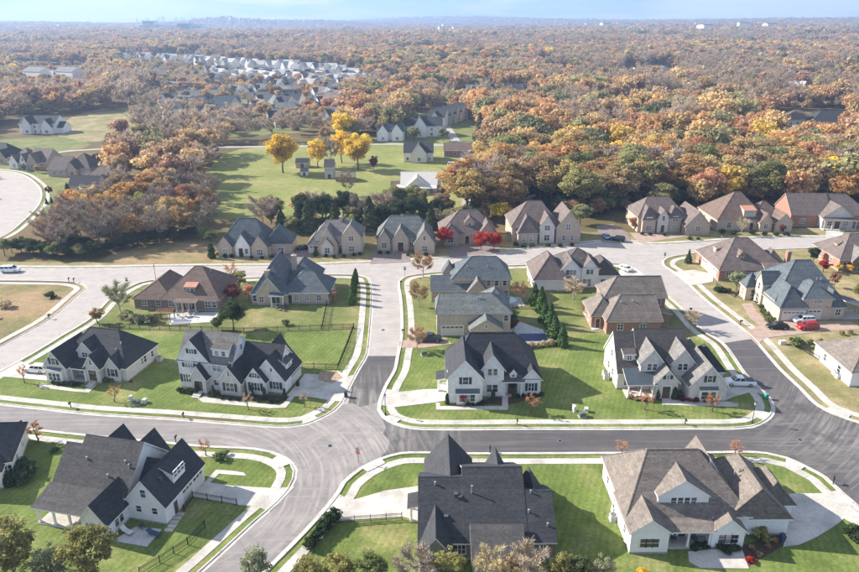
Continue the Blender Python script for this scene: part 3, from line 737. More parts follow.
# ================================================================ HOUSES
def wing_mesh(w, mats_roof, trim, wallm):
    x0, x1, y0, y1, e, a, t = w[:7]
    op = w[7] if len(w) > 7 else {}
    z0 = op.get('z0', 0.0); oh = op.get('oh', .38); T = .2
    wl, rf = MB(), MB()
    if t in ('gx', 'gy'):
        if t == 'gx': mp = lambda u, v, z: (u, v, z); U0, U1, V0, V1 = x0, x1, y0, y1
        else: mp = lambda u, v, z: (v, u, z); U0, U1, V0, V1 = y0, y1, x0, x1
        vm = (V0 + V1) / 2; hw = (V1 - V0) / 2; s = (a - e) / hw
        ze = e - oh * s
        u0, u1 = U0 - oh * .7, U1 + oh * .7
        prof = [(V0 - oh, ze), (vm, a), (V1 + oh, ze)]
        top = [[mp(u, v, z) for v, z in prof] for u in (u0, u1)]
        bot = [[mp(u, v, z - T) for v, z in prof] for u in (u0, u1)]
        for k in (0, 1):
            rf.poly([top[0][k], top[0][k + 1], top[1][k + 1], top[1][k]], 0)
            rf.poly([bot[0][k], bot[0][k + 1], bot[1][k + 1], bot[1][k]], 1)
            for q in (0, 1): rf.poly([top[q][k], top[q][k + 1], bot[q][k + 1], bot[q][k]], 1)
        for k in (0, 2): rf.poly([top[0][k], top[1][k], bot[1][k], bot[0][k]], 1)
        # ridge cap
        for k in (0,):
            c = .13
            rf.poly([mp(u0, vm - c, a - c * s + .04), mp(u0, vm, a + .045), mp(u1, vm, a + .045), mp(u1, vm - c, a - c * s + .04)], 0)
            rf.poly([mp(u0, vm, a + .045), mp(u0, vm + c, a - c * s + .04), mp(u1, vm + c, a - c * s + .04), mp(u1, vm, a + .045)], 0)
        zt = e - T * .6
        for u in (U0, U1):
            wl.poly([mp(u, V0, z0), mp(u, V1, z0), mp(u, V1, zt), mp(u, vm, a - T * .6), mp(u, V0, zt)], 0)
        for v in (V0, V1):
            wl.poly([mp(U0, v, z0), mp(U1, v, z0), mp(U1, v, zt), mp(U0, v, zt)], 0)
    elif t == 'h':
        lx, ly = x1 - x0, y1 - y0
        along = op.get('axis', 'x' if lx >= ly else 'y')
        if along == 'x': mp = lambda u, v, z: (u, v, z); U0, U1, V0, V1 = x0, x1, y0, y1
        else: mp = lambda u, v, z: (v, u, z); U0, U1, V0, V1 = y0, y1, x0, x1
        vm = (V0 + V1) / 2; hw = (V1 - V0) / 2; s = (a - e) / hw
        hr = op.get('hr', min(hw, (U1 - U0) / 2 - .05)); hl = op.get('hl', hr)
        ze = e - oh * s * .8
        b = [mp(U0 - oh, V0 - oh, ze), mp(U1 + oh, V0 - oh, ze), mp(U1 + oh, V1 + oh, ze), mp(U0 - oh, V1 + oh, ze)]
        r0, r1 = mp(U0 + hl, vm, a), mp(U1 - hr, vm, a)
        rf.poly([b[0], b[1], r1, r0]); rf.poly([b[2], b[3], r0, r1]); rf.poly([b[1], b[2], r1]); rf.poly([b[3], b[0], r0])
        lo = [(p[0], p[1], p[2] - T) for p in b]
        for k in range(4): rf.poly([b[k], b[(k + 1) % 4], lo[(k + 1) % 4], lo[k]], 1)
        rf.poly(lo, 1)
        # hip and ridge caps
        def cap(p, q):
            p, q = Vector(p), Vector(q); d = (q - p).normalized(); sd_ = d.cross(Vector((0, 0, 1))).normalized() * .14
            up = Vector((0, 0, .06)); dn = Vector((0, 0, -.02))
            rf.poly([p + sd_ + dn, p + up, q + up, q + sd_ + dn]); rf.poly([p + up, p - sd_ + dn, q - sd_ + dn, q + up])
        cap(r0, r1); cap(b[0], r0); cap(b[3], r0); cap(b[1], r1); cap(b[2], r1)
        wl.box(x0, x1, y0, y1, z0, e - .05)
    else:  # sheds: low side named by the second letter
        d = t[1]
        zs = {'f': (e, e, a, a), 'b': (a, a, e, e), 'l': (e, a, a, e), 'r': (a, e, e, a)}[d] if d != 't' else (a, a, a, a)
        b = [(x0 - oh, y0 - oh), (x1 + oh, y0 - oh), (x1 + oh, y1 + oh * .2), (x0 - oh, y1 + oh * .2)]
        tp = [(p[0], p[1], z) for p, z in zip(b, zs)]; lo = [(p[0], p[1], z - T) for p, z in zip(b, zs)]
        rf.poly(tp); rf.poly(lo, 1)
        for k in range(4): rf.poly([tp[k], tp[(k + 1) % 4], lo[(k + 1) % 4], lo[k]], 1)
        q = [(x0, y0), (x1, y0), (x1, y1), (x0, y1)]
        for k in range(4):
            j = (k + 1) % 4
            wl.poly([(*q[k], z0), (*q[j], z0), (*q[j], zs[j] - T * .7), (*q[k], zs[k] - T * .7)])
    return wl, rf

def roof_z(w, x, y):
    x0, x1, y0, y1, e, a, t = w[:7]
    if t == 'gx' or t == 'h': hw = (y1 - y0) / 2; return a - abs(y - (y0 + y1) / 2) * (a - e) / hw
    if t == 'gy': hw = (x1 - x0) / 2; return a - abs(x - (x0 + x1) / 2) * (a - e) / hw
    return a

WIN_CACHE = {}
def window_meshes(w, h, c, r):
    key = (round(w, 2), round(h, 2), c, r)
    if key in WIN_CACHE: return WIN_CACHE[key]
    f = MB(); b = .10
    f.box(-w / 2 - b, w / 2 + b, -.07, .05, h, h + b); f.box(-w / 2 - b - .06, w / 2 + b + .06, -.12, .05, -b, 0)
    f.box(-w / 2 - b, -w / 2, -.07, .05, 0, h); f.box(w / 2, w / 2 + b, -.07, .05, 0, h)
    for k in range(1, c): x = -w / 2 + w * k / c; f.box(x - .05, x + .05, -.055, .03, 0, h)
    for k in range(1, r): z = h * k / r; f.box(-w / 2, w / 2, -.045, .02, z - .03, z + .03)
    g = MB(); g.poly([(-w / 2, -.02, 0), (w / 2, -.02, 0), (w / 2, -.02, h), (-w / 2, -.02, h)])
    WIN_CACHE[key] = (f.mesh('window', FRAME), g.mesh('pane', GLASS))
    return WIN_CACHE[key]
SH_CACHE = {}
def shutter_mesh(h):
    k = round(h, 2)
    if k not in SH_CACHE:
        m_ = MB(); m_.box(-.24, .24, -.06, .02, 0, h)
        for q in range(6): z = h * (q + .5) / 6; m_.box(-.18, .18, -.075, -.06, z - h * .05, z + h * .05)
        SH_CACHE[k] = m_.mesh('shutter', SHUT)
    return SH_CACHE[k]
FACE_ROT = {'f': 0.0, 'b': math.pi, 'l': -math.pi / 2, 'r': math.pi / 2}
def on_face(w, face, pos, out_=0.0):
    x0, x1, y0, y1 = w[:4]
    return {'f': (pos, y0 - out_), 'b': (pos, y1 + out_), 'l': (x0 - out_, pos), 'r': (x1 + out_, pos)}[face]

def add_window(root, w, face, pos, z, ww, h, c=2, r=2, sh=False):
    f, g = window_meshes(ww, h, c, r)
    x, y = on_face(w, face, pos, .012)
    o = put('window', f, root, (x, y, z), FACE_ROT[face])
    put('pane', g, o)
    if sh:
        for s in (-1, 1):
            d = s * (ww / 2 + .38)
            xx, yy = on_face(w, face, pos + d, .03)
            put('shutter', shutter_mesh(h), root, (xx, yy, z), FACE_ROT[face])
    return o

GD_CACHE = {}
def add_door(root, w, face, pos, ww, h, kind='entry', z=.12):
    key = (kind, round(ww, 2), round(h, 2))
    if key not in GD_CACHE:
        m_ = MB()
        if kind == 'garage':
            m_.box(-ww / 2, ww / 2, -.03, .03, 0, h, 0)
            n_ = max(3, int(ww / .8))
            for i in range(n_):
                for j in range(4):
                    xa = -ww / 2 + ww * (i + .12) / n_; xb = -ww / 2 + ww * (i + .88) / n_
                    m_.box(xa, xb, -.045, -.03, h * (j + .15) / 4, h * (j + .85) / 4, 2 if j == 3 else 0)
            fr = [(-ww / 2 - .14, -ww / 2, 0, h), (ww / 2, ww / 2 + .14, 0, h), (-ww / 2 - .14, ww / 2 + .14, h, h + .16)]
            for a_, b_, c_, d_ in fr: m_.box(a_, b_, -.06, .03, c_, d_, 1)
            GD_CACHE[key] = m_.mesh('garage_door', [GDOOR, TRIM, GLASS])
        else:
            m_.box(-ww / 2, ww / 2, -.03, .03, 0, h, 0)
            for j in (0, 1): m_.box(-ww * .32, ww * .32, -.045, -.03, h * (.08 + .46 * j), h * (.46 + .46 * j), 2 if j else 0)
            for a_, b_, c_, d_ in [(-ww / 2 - .12, -ww / 2, 0, h), (ww / 2, ww / 2 + .12, 0, h), (-ww / 2 - .12, ww / 2 + .12, h, h + .12)]: m_.box(a_, b_, -.06, .03, c_, d_, 1)
            GD_CACHE[key] = m_.mesh('entry_door', [DOORM, TRIM, GLASS])
    x, y = on_face(w, face, pos, .02)
    o = put('garage_door' if kind == 'garage' else 'entry_door', GD_CACHE[key], root, (x, y, z), FACE_ROT[face])
    if kind != 'garage':
        hd = MB().box(ww * .36, ww * .42, -.10, -.03, h * .42, h * .5)
        k = put('handle', MATS.setdefault('_hd%.1f' % ww, hd.mesh('handle', STEEL)), o)
    return o

VENT = None
def house(name, label, O, yaw, wallm, roofm, wings, wins=(), doors=(), chimneys=(), vents=(), trim=None, group=None, cat='house', steps=()):
    global VENT
    root = empty(name, O, R(yaw))
    tag(root, label, cat, group)
    trim = trim or TRIM
    for w in wings:
        op = w[7] if len(w) > 7 else {}
        wl, rf = wing_mesh(w, roofm, trim, wallm)
        dm = op.get('dormer')
        rm = op.get('roof', roofm)
        wm = op.get('wall', wallm)
        if op.get('porch'):
            ro = rf.build('porch_roof', [rm, trim], root)
            x0, x1, y0, y1, e = w[:5]
            zf = op.get('z0', 0)
            MB().box(x0 - .1, x1 + .1, y0 - .1, y1, 0.0, zf + .22).build('porch_floor', CONC, root)
            n_ = op.get('posts', 3)
            side = op.get('side', 'f')
            for k in range(n_):
                t_ = k / (n_ - 1) if n_ > 1 else .5
                if side == 'f': px, py = x0 + .18 + (x1 - x0 - .36) * t_, y0 + .18
                elif side == 'r': px, py = x1 - .18, y0 + .18 + (y1 - y0 - .36) * t_
                else: px, py = x0 + .18, y0 + .18 + (y1 - y0 - .36) * t_
                c = MB().box(px - .13, px + .13, py - .13, py + .13, zf + .22, e - .12)
                c.box(px - .19, px + .19, py - .19, py + .19, zf + .22, zf + .5); c.box(px - .18, px + .18, py - .18, py + .18, e - .42, e - .2)
                c.build('post', trim, root)
        elif dm:
            d_ = wl.build('dormer', wm, root)
            rf.build('dormer_roof', [rm, trim], d_)
        else:
            wl.build('wall', wm, root)
            rf.build('roof', [rm, trim], root)
            if op.get('z0', 0) == 0 and not op.get('nobase'):
                x0, x1, y0, y1 = w[:4]
                MB().box(x0 - .025, x1 + .025, y0 - .025, y1 + .025, -.3, .28 + rng.uniform(0, .015)).build('foundation', W_FOUND, root)
    for (wi, face, pos, z, ww, h, *rest) in wins:
        add_window(root, wings[wi], face, pos, z, ww, h, *rest)
    for (wi, face, pos, ww, h, kind) in doors:
        add_door(root, wings[wi], face, pos, ww, h, kind)
    for (x0, x1, y0, y1, z0, z1, m_) in chimneys:
        c = MB().box(x0, x1, y0, y1, z0, z1 - .25)
        c.box(x0 - .08, x1 + .08, y0 - .08, y1 + .08, z1 - .25, z1 - .08)
        c.build('chimney', m_, root)
        f = MB().lathe([(.14, z1 - .1), (.14, z1 + .3), (.2, z1 + .3), (.2, z1 + .38)], 10, 0, ((x0 + x1) / 2, (y0 + y1) / 2))
        f.build('flue_pipe', STEEL, root)
    for v in vents:
        wi, x, y = v[:3]; h = v[3] if len(v) > 3 else .5
        z = roof_z(wings[wi], x, y)
        if h <= .3:
            m_ = MB().box(x - .28, x + .28, y - .25, y + .25, z - .3, z + .28); nm = 'roof_vent'; mt = TRIM_DARK
        else:
            m_ = MB().lathe([(.11, z - .3), (.09, z + h), (.15, z + h + .01), (.15, z + h + .08)], 8, 0, (x, y)); nm = 'vent_pipe'; mt = STEEL
        m_.build(nm, mt, root)
    for (x0, x1, y0, y1, n_, h) in steps:
        for k in range(n_):
            MB().box(x0, x1, y0 + (y1 - y0) * k / n_, y1, 0, h * (k + 1) / n_).build('step', CONC, root)
    return root

W_FOUND = mat('foundation_stone', (.34, .32, .30), rough=.9, var=.2, scale=3)
def dormer(x0, x1, y0, y1, z0, e, a, t='gy', **k): return (x0, x1, y0, y1, e, a, t, dict(z0=z0, dormer=True, oh=.18, **k))
def porch(x0, x1, y0, y1, e, a, t='sf', **k): return (x0, x1, y0, y1, e, a, t, dict(porch=True, **k))

# ---- front left: white house seen from its garden side
house('white_house', 'large white house with charcoal roof, side garage and covered back porch, at the lower left', (-55.2, 78.4), -13, W_SIDING, R_DARKGREY, [
    (2.9, 12.0, 3.8, 14.4, 4.0, 9.2, 'gx'),
    (0.2, 3.3, 3.82, 12.4, 4.0, 8.2, 'gx'),
    porch(0.2, 8.1, -.1, 3.7, 3.0, 4.25, 'sf', posts=4),
    (8.2, 12.1, -1.0, 5.0, 3.1, 5.7, 'gy', dict(roof=R_CHAR)),
    (12.05, 18.0, 3.6, 13.7, 3.5, 7.1, 'gy', dict(roof=R_CHAR)),
    (11.5, 14.5, 6.2, 12.6, 3.6, 6.4, 'gx', dict(roof=R_CHAR)),
    (2.0, 6.0, 9.5, 15.2, 4.1, 7.2, 'gy', dict(roof=R_CHAR)),
    (7.4, 11.4, 9.5, 15.2, 4.1, 7.2, 'gy', dict(roof=R_CHAR)),
    (15.6, 17.4, 7.2, 10.2, 5.7, 6.7, 'sr', dict(z0=3.8, dormer=True, oh=.15, roof=R_CHAR)),
], [(4, 'f', 15.0, 4.2, .75, 1.25, 1, 2), (4, 'f', 13.9, 1.6, .8, 1.0, 1, 2), (4, 'f', 16.4, 1.6, .8, 1.0, 1, 2),
    (3, 'r', 1.0, .9, .75, 1.6, 1, 2), (3, 'r', 2.0, .9, .75, 1.6, 1, 2), (3, 'f', 9.5, 1.0, 1.0, 1.6, 2, 2), (3, 'f', 10.8, 1.0, 1.0, 1.6, 2, 2),
    (8, 'r', 7.8, 5.0, .65, 1.0, 1, 2), (8, 'r', 8.7, 5.0, .65, 1.0, 1, 2), (8, 'r', 9.6, 5.0, .65, 1.0, 1, 2),
    (1, 'f', 1.6, .8, 1.5, 1.7, 2, 2), (0, 'f', 4.6, .6, 2.2, 2.2, 3, 1), (0, 'f', 7.2, .8, 1.2, 1.7, 2, 2), (1, 'l', 6, 1.0, 1.2, 1.5, 2, 2), (1, 'l', 10, 1.0, 1.2, 1.5, 2, 2)],
    [(4, 'r', 6.0, .95, 2.1, 'entry'), (4, 'r', 9.2, 2.6, 2.3, 'garage'), (4, 'r', 12.0, 2.6, 2.3, 'garage')],
    vents=[(0, 4.2, 6.6, .35), (0, 10.4, 6.8, .35), (0, 11.2, 6.4, .5), (0, 8.4, 5.2, .4), (4, 16.2, 6.0, .2)])

# ---- front middle: long dark roof seen from the back
house('brick_house', 'house with a broad stepped charcoal roof seen from behind, at the bottom middle', (0, 70.5), 0, W_BROWNBRICK, R_CHAR, [
    (4.5, 12.3, 0.4, 17.0, 3.2, 8.5, 'gx'),
    (-1.45, 4.7, 0.43, 14.7, 3.2, 7.75, 'gx'),
    (12.1, 16.0, 0.44, 11.4, 3.2, 6.65, 'gx'),
    (-.6, 6.0, 8.5, 18.4, 3.2, 7.2, 'gy'),
    (-1.4, 2.6, -1.8, 4.5, 3.1, 5.7, 'gy', dict(wall=W_GREEN)),
    porch(5.4, 11.6, -3.2, 1.6, 3.0, 4.7, 'sf', posts=3, roof=R_DARKGREY),
    (8.0, 11.2, 10, 16.2, 3.2, 6.4, 'gy'), (12.6, 15.6, 8, 12.2, 3.2, 5.7, 'gy'),
    porch(-2.9, -1.45, 7.6, 10.4, 2.7, 3.2, 'sl', posts=2, side='l'),
], [(1, 'f', 3.7, 1.0, 1.5, 1.4, 3, 2), (4, 'f', .6, .8, 1.6, 1.5, 2, 2), (0, 'f', 7.0, .6, 1.6, 2.0, 2, 2), (0, 'f', 9.6, .6, 1.6, 2.0, 2, 2), (2, 'f', 14, .9, 1.6, 1.5, 2, 2),
    (3, 'b', 2.5, 1, 1.4, 1.4, 2, 2), (2, 'r', 5, 1, 1.2, 1.4, 2, 2), (1, 'l', 4.0, 1, 1.2, 1.4, 2, 2)],
    [(1, 'l', 9.0, .95, 2.1, 'entry'), (1, 'l', 13.0, 4.8, 2.3, 'garage')],
    vents=[(0, 5.5, 5.6, 1.1), (1, .6, 6.6, .4), (1, 2.0, 2.9, .2), (1, 3.4, 5.4, .2), (1, 3.9, 5.1, .2), (2, 13.4, 5.6, .4), (2, 12.9, 3.4, .4), (2, 15.2, 1.9, .4)])

# ---- front right
house('white_house', 'white house with tan weathered roof and four-window gabled dormer, at the lower right', (26.06, 71.8), 0, W_SIDING, R_TAN, [
    (0.3, 16.6, 3.0, 16.2, 3.9, 9.7, 'h', dict(hl=3.9, hr=5.5)),
    (0, 5.0, 0, 8.0, 3.7, 5.6, 'gy'),
    (11.0, 15.3, .9, 8.0, 3.0, 4.9, 'gy'),
    porch(5.0, 11.0, .9, 3.4, 3.0, 3.9, 'sf', posts=3),
    dormer(4.5, 11.3, 4.1, 10.5, 3.6, 6.1, 8.5),
    (10.2, 15.4, 8.5, 14.0, 4.5, 8.7, 'gy'),
    (13.6, 22.3, 3.4, 15.0, 3.2, 7.5, 'h', dict(hl=.3, hr=3.4)),
    (19.0, 24.2, 6.3, 13.0, 3.15, 6.2, 'h', dict(hl=.5)),
], [(1, 'f', 1.65, 1.1, .75, 1.35, 1, 2), (1, 'f', 2.5, 1.1, .75, 1.35, 1, 2), (1, 'f', 3.35, 1.1, .75, 1.35, 1, 2),
    (2, 'f', 12.3, .9, .8, 1.35, 1, 2), (2, 'f', 13.2, .9, .8, 1.35, 1, 2), (2, 'f', 14.1, .9, .8, 1.35, 1, 2),
    (4, 'f', 6.6, 4.6, .7, 1.15, 1, 2), (4, 'f', 7.5, 4.6, .7, 1.15, 1, 2), (4, 'f', 8.4, 4.6, .7, 1.15, 1, 2), (4, 'f', 9.3, 4.6, .7, 1.15, 1, 2),
    (0, 'f', 6.1, .7, 1.2, 1.8, 2, 2), (0, 'f', 9.6, .7, 1.2, 1.8, 2, 2), (0, 'l', 7.0, 1.2, .9, 1.3, 1, 2), (0, 'l', 9.0, 1.2, .9, 1.3, 1, 2), (0, 'l', 13.0, 1.2, .9, 1.3, 1, 2), (1, 'l', 2.5, 1.2, .9, 1.3, 1, 2)],
    [(0, 'f', 7.9, 1.0, 2.2, 'entry'), (7, 'r', 9.5, 5, 2.3, 'garage')],
    vents=[(0, 5.0, 12.0, .4), (0, 5.3, 10.6, .4), (0, 4.9, 9.9, .2), (0, 5.7, 9.9, .2), (0, 6.5, 9.9, .2), (6, 16.2, 8.0, .35), (6, 17.0, 8.4, .35), (6, 16.8, 7.0, .2)])

# ---- left edge, cut by the frame
house('white_house', 'cream house with dark roof cut off by the left edge of the picture', (-64.3, 88.8), 18, W_BOARD, R_CHAR, [
    (-14, .0, 0, 11, 3.3, 7.6, 'h'), (-6, -1, -2.4, 4, 3.2, 5.6, 'gy')],
    [(0, 'f', -.6, 1.0, 1.2, 1.4, 2, 2), (0, 'r', 3, 1, 1, 1.4, 2, 2), (0, 'r', 7, 1, 1, 1.4, 2, 2), (1, 'f', -3.5, 1, 1.6, 1.4, 2, 2)])

# ---- second row, left to right
house('stone_house', 'greige stone house with many front gables and dark roof beside the curving left road', (-74.9, 119.3), -12, W_GREIGE, R_CHAR, [
    (1.0, 15.7, 2.8, 13.4, 3.3, 8.5, 'h', dict(hl=4.2, hr=4.2)),
    (0, 4.7, 0, 8.5, 3.7, 6.8, 'gy'),
    (8.0, 11.0, 1.2, 7.0, 3.7, 6.0, 'gy'),
    (11.6, 14.6, 2.3, 7.0, 3.3, 5.4, 'gy'),
    dormer(5.2, 8.3, 3.4, 9.0, 3.0, 5.7, 7.5),
    porch(4.7, 8.0, 1.0, 3.0, 3.0, 3.9, 'sf', posts=2),
    (0.8, 3.9, -.55, .1, 2.75, 3.35, 'sf', dict(roof=R_METAL, wall=TRIM, oh=.12)),
], [(1, 'f', 2.35, 3.9, .9, 1.3, 1, 2, True), (6, 'f', 1.5, .7, .8, 1.5, 1, 2), (6, 'f', 2.35, .7, .8, 1.5, 1, 2), (6, 'f', 3.2, .7, .8, 1.5, 1, 2), (3, 'f', 13.1, 1.2, .9, 1.6, 1, 2, True),
    (4, 'f', 6.75, 4.2, 1.2, 1.0, 2, 2), (2, 'f', 9.5, 4.0, .5, .9, 1, 2), (0, 'r', 8, 1.2, .8, 1.4, 1, 2), (0, 'r', 9, 1.2, .8, 1.4, 1, 2), (0, 'r', 11.5, 1.2, .8, 1.2, 1, 2), (0, 'f', 6.4, .8, 1.6, 1.6, 2, 2)],
    [(2, 'f', 9.5, 1.7, 2.6, 'entry')], vents=[(0, 13.2, 6.0, .35), (0, 12.6, 5.0, .35), (0, 12.0, 3.8, .2)], steps=[(8.8, 10.2, -.6, 1.2, 3, .5)])

house('white_house', 'tall white brick house with black shutters and a row of steep front gables', (-47.7, 116.5), -13, W_BRICKWHITE, R_CHAR, [
    (0.1, 11.0, .25, 8.2, 6.2, 10.5, 'gx', dict(roof=R_GREY)),
    (0, 6.4, 0, 4.4, 6.5, 10.5, 'gy'),
    (3.2, 6.2, -1.4, 2, 3.6, 6.0, 'gy', dict(wall=W_GREIGE)),
    (8.7, 13.0, -.9, 7.0, 3.3, 6.2, 'gy', dict(wall=W_GREIGE)),
    (10.0, 19.0, 2.4, 10.5, 3.35, 8.0, 'gx'),
    (14.4, 20.6, 1.7, 9.4, 3.3, 7.2, 'gy'),
    (13.5, 17.3, .4, 4.0, 3.3, 5.8, 'gy'),
    dormer(6.9, 10.2, 1.0, 3.6, 6.8, 8.6, 9.4, 'sf', roof=R_BROWNGREY),
    (13.2, 17.2, 9.0, 12.8, 3.3, 7.0, 'gy'),
    (18.2, 20.1, 4.2, 6.8, 5.0, 6.2, 'sr', dict(z0=3.6, dormer=True, oh=.15, roof=R_BROWNGREY)),
], [(1, 'f', 3.2, 7.6, .9, .9, 2, 2, True), (1, 'f', 2.3, 4.6, 1.6, 1.3, 3, 2, True), (1, 'f', 1.5, 1.4, 1.5, 1.6, 3, 2, True), (0, 'f', 7.9, 4.3, 1.7, 1.4, 2, 2), (0, 'f', 7.4, 1.3, .9, 1.0, 1, 2),
    (3, 'f', 10.85, 1.0, 1.6, 1.7, 2, 2, True), (3, 'f', 10.85, 4.2, .4, .8, 1, 2), (6, 'f', 15.4, 1.0, 1.7, 1.6, 3, 2, True), (6, 'f', 15.4, 3.7, .9, .9, 2, 2, True), (5, 'f', 18.9, 1.0, 1.2, 1.5, 2, 2, True), (5, 'f', 18.2, 4.6, .35, .7, 1, 1),
    (7, 'f', 7.8, 7.2, .7, .9, 1, 2), (7, 'f', 9.2, 7.2, .7, .9, 1, 2), (9, 'r', 5.5, 4.1, 1.0, .8, 2, 2), (0, 'r', 4.4, 7.2, .7, 1.0, 1, 2)],
    [(2, 'f', 4.7, 1.7, 2.6, 'entry'), (5, 'r', 7.0, 4.4, 2.3, 'garage')], steps=[(3.9, 5.5, -3.2, -1.4, 4, .7)])

house('white_house', 'white house with blue-black roof and arched entry at the middle road corner', (3.2, 109.8), 0, W_BRICKWHITE, R_CHAR, [
    (.4, 17.3, 3.2, 15.0, 3.7, 10.2, 'h', dict(hl=4.0, hr=4.5)),
    (0, 6.3, 0, 10.0, 5.5, 9.0, 'gy'),
    (6.2, 10.4, 2.4, 9.0, 6.0, 8.9, 'gy'),
    (13.9, 17.35, 2.9, 8.0, 3.7, 5.7, 'gy'),
    porch(10.4, 13.9, 2.4, 3.9, 3.3, 4.3, 'sf', posts=2, roof=R_BROWNGREY),
    dormer(11.6, 12.8, 3.0, 5.0, 3.6, 4.7, 5.5),
    (1.6, 5.6, -.5, .1, 2.5, 3.3, 'sf', dict(roof=R_METAL, oh=.2)),
    porch(-1.7, 0, 4.5, 7.6, 2.7, 3.1, 'sl', posts=2, side='l'),
], [(1, 'f', 3.2, 4.1, 1.0, 1.4, 1, 2, True), (6, 'f', 2.5, .8, .85, 1.4, 1, 2), (6, 'f', 3.5, .8, .85, 1.4, 1, 2), (6, 'f', 4.5, .8, .85, 1.4, 1, 2), (2, 'f', 7.8, 4.6, .7, 1.3, 1, 2), (2, 'f', 8.8, 4.6, .7, 1.3, 1, 2), (2, 'f', 7.75, 1.1, .9, 1.5, 1, 2), (2, 'f', 8.85, 1.1, .9, 1.5, 1, 2),
    (3, 'f', 15.6, 1.0, 1.0, 1.6, 2, 2, True), (5, 'f', 12.2, 3.9, .5, .5, 1, 2), (1, 'l', 2.4, 4.2, .8, 1.2, 1, 2)],
    [(0, 'f', 12.15, 1.8, 2.6, 'entry'), (1, 'l', 6.2, 2.8, 2.3, 'garage'), (1, 'l', 2.7, 2.8, 2.3, 'garage')], vents=[(0, 14, 12, .35)])

house('grey_house', 'grey house with three steep front gables, metal porch roof and white pickup alongside', (35.3, 110.2), 0, W_GREIGE, R_BROWNGREY, [
    (4.0, 13.4, 4.6, 15.6, 3.9, 10.2, 'gx'),
    (0.05, 4.3, 4.63, 14.9, 3.9, 9.75, 'gx', dict(wall=W_BOARD)),
    (3.9, 8.1, 3.8, 9.5, 6.2, 8.9, 'gy', dict(roof=R_GREY)),
    (9.6, 13.8, 3.8, 9.5, 6.2, 8.9, 'gy', dict(roof=R_GREY)),
    (6.1, 10.2, 1.0, 5.5, 3.7, 6.1, 'gy', dict(roof=R_GREY)),
    porch(1.2, 6.1, 1.2, 4.6, 3.0, 4.5, 'sf', posts=3, roof=R_METAL),
    (12.0, 18.8, 0, 11.5, 3.5, 7.4, 'gy', dict(roof=R_GREY)),
    (15.5, 20.6, 6.0, 13.0, 3.3, 6.6, 'h', dict(roof=R_CHAR)),
    dormer(1.2, 3.4, 6.0, 9.4, 5.2, 6.7, 7.8, 'sf'),
    (13.8, 17.0, -.45, .1, 2.6, 3.2, 'sf', dict(roof=R_METAL, wall=TRIM, oh=.15)),
], [(2, 'f', 5.5, 4.5, .75, 1.3, 1, 2), (2, 'f', 6.5, 4.5, .75, 1.3, 1, 2), (3, 'f', 11.2, 4.5, .75, 1.3, 1, 2), (3, 'f', 12.2, 4.5, .75, 1.3, 1, 2), (9, 'f', 14.5, .7, .8, 1.5, 1, 2), (9, 'f', 15.4, .7, .8, 1.5, 1, 2), (9, 'f', 16.3, .7, .8, 1.5, 1, 2),
    (6, 'f', 15.4, 4.0, .8, 1.3, 1, 2, True), (4, 'f', 8.15, 4.1, .5, .8, 1, 2, True), (8, 'f', 2.3, 5.55, .8, .8, 2, 2), (1, 'l', 8, 1.2, .9, 1.5, 1, 2), (1, 'l', 11, 1.2, .9, 1.5, 1, 2), (1, 'l', 9.5, 4.6, .9, 1.3, 1, 2), (0, 'f', 11.2, 1.2, .8, 1.3, 1, 2), (1, 'f', 2.2, .9, 1.6, 1.8, 2, 2)],
    [(4, 'f', 8.15, 1.5, 2.5, 'entry'), (6, 'r', 3.2, 4.6, 2.3, 'garage')], vents=[(0, 12, 12.5, .4)])

# ---- third row
house('brown_brick_house', 'low brown brick ranch house with broad brown hip roof and rust metal dormer', (-71.89,154.98), -4, W_BROWNBRICK, R_BROWN, [
    (7.0, 21.2, 0, 15.0, 3.1, 8.8, 'h', dict(hl=6.2, hr=6.2, axis='x')),
    (0, 9.5, 0.2, 12.0, 3.0, 6.2, 'h', dict(hl=4, hr=.5)),
    dormer(12.4, 15.2, 1.6, 5.5, 3.1, 5.5, 6.3, 'sf', roof=R_COPPER),
    porch(11.0, 16.0, -1.6, .2, 2.9, 3.1, 'sf', posts=4),
], [(0, 'f', 9.4, .9, 1.2, 1.5, 2, 2), (0, 'f', 10.6, .9, .9, 1.5, 1, 2), (0, 'f', 18.4, .9, 1.2, 1.5, 2, 2), (0, 'f', 20, .9, .9, 1.5, 1, 2), (1, 'f', 2.6, .9, 1.0, 1.5, 2, 2), (1, 'f', 6, .9, 1.0, 1.5, 2, 2), (2, 'f', 13.3, 3.5, .8, 1.6, 1, 1), (2, 'f', 14.3, 3.5, .8, 1.6, 1, 1), (0, 'f', 14.3, .3, 2.0, 2.2, 2, 1)],
    [(0, 'f', 12.4, .95, 2.2, 'entry')], trim=TRIM_TAN, vents=[(0, 17.5, 6.5, .35), (1, 5, 6, .35), (1, 5.4, 3, .35)])

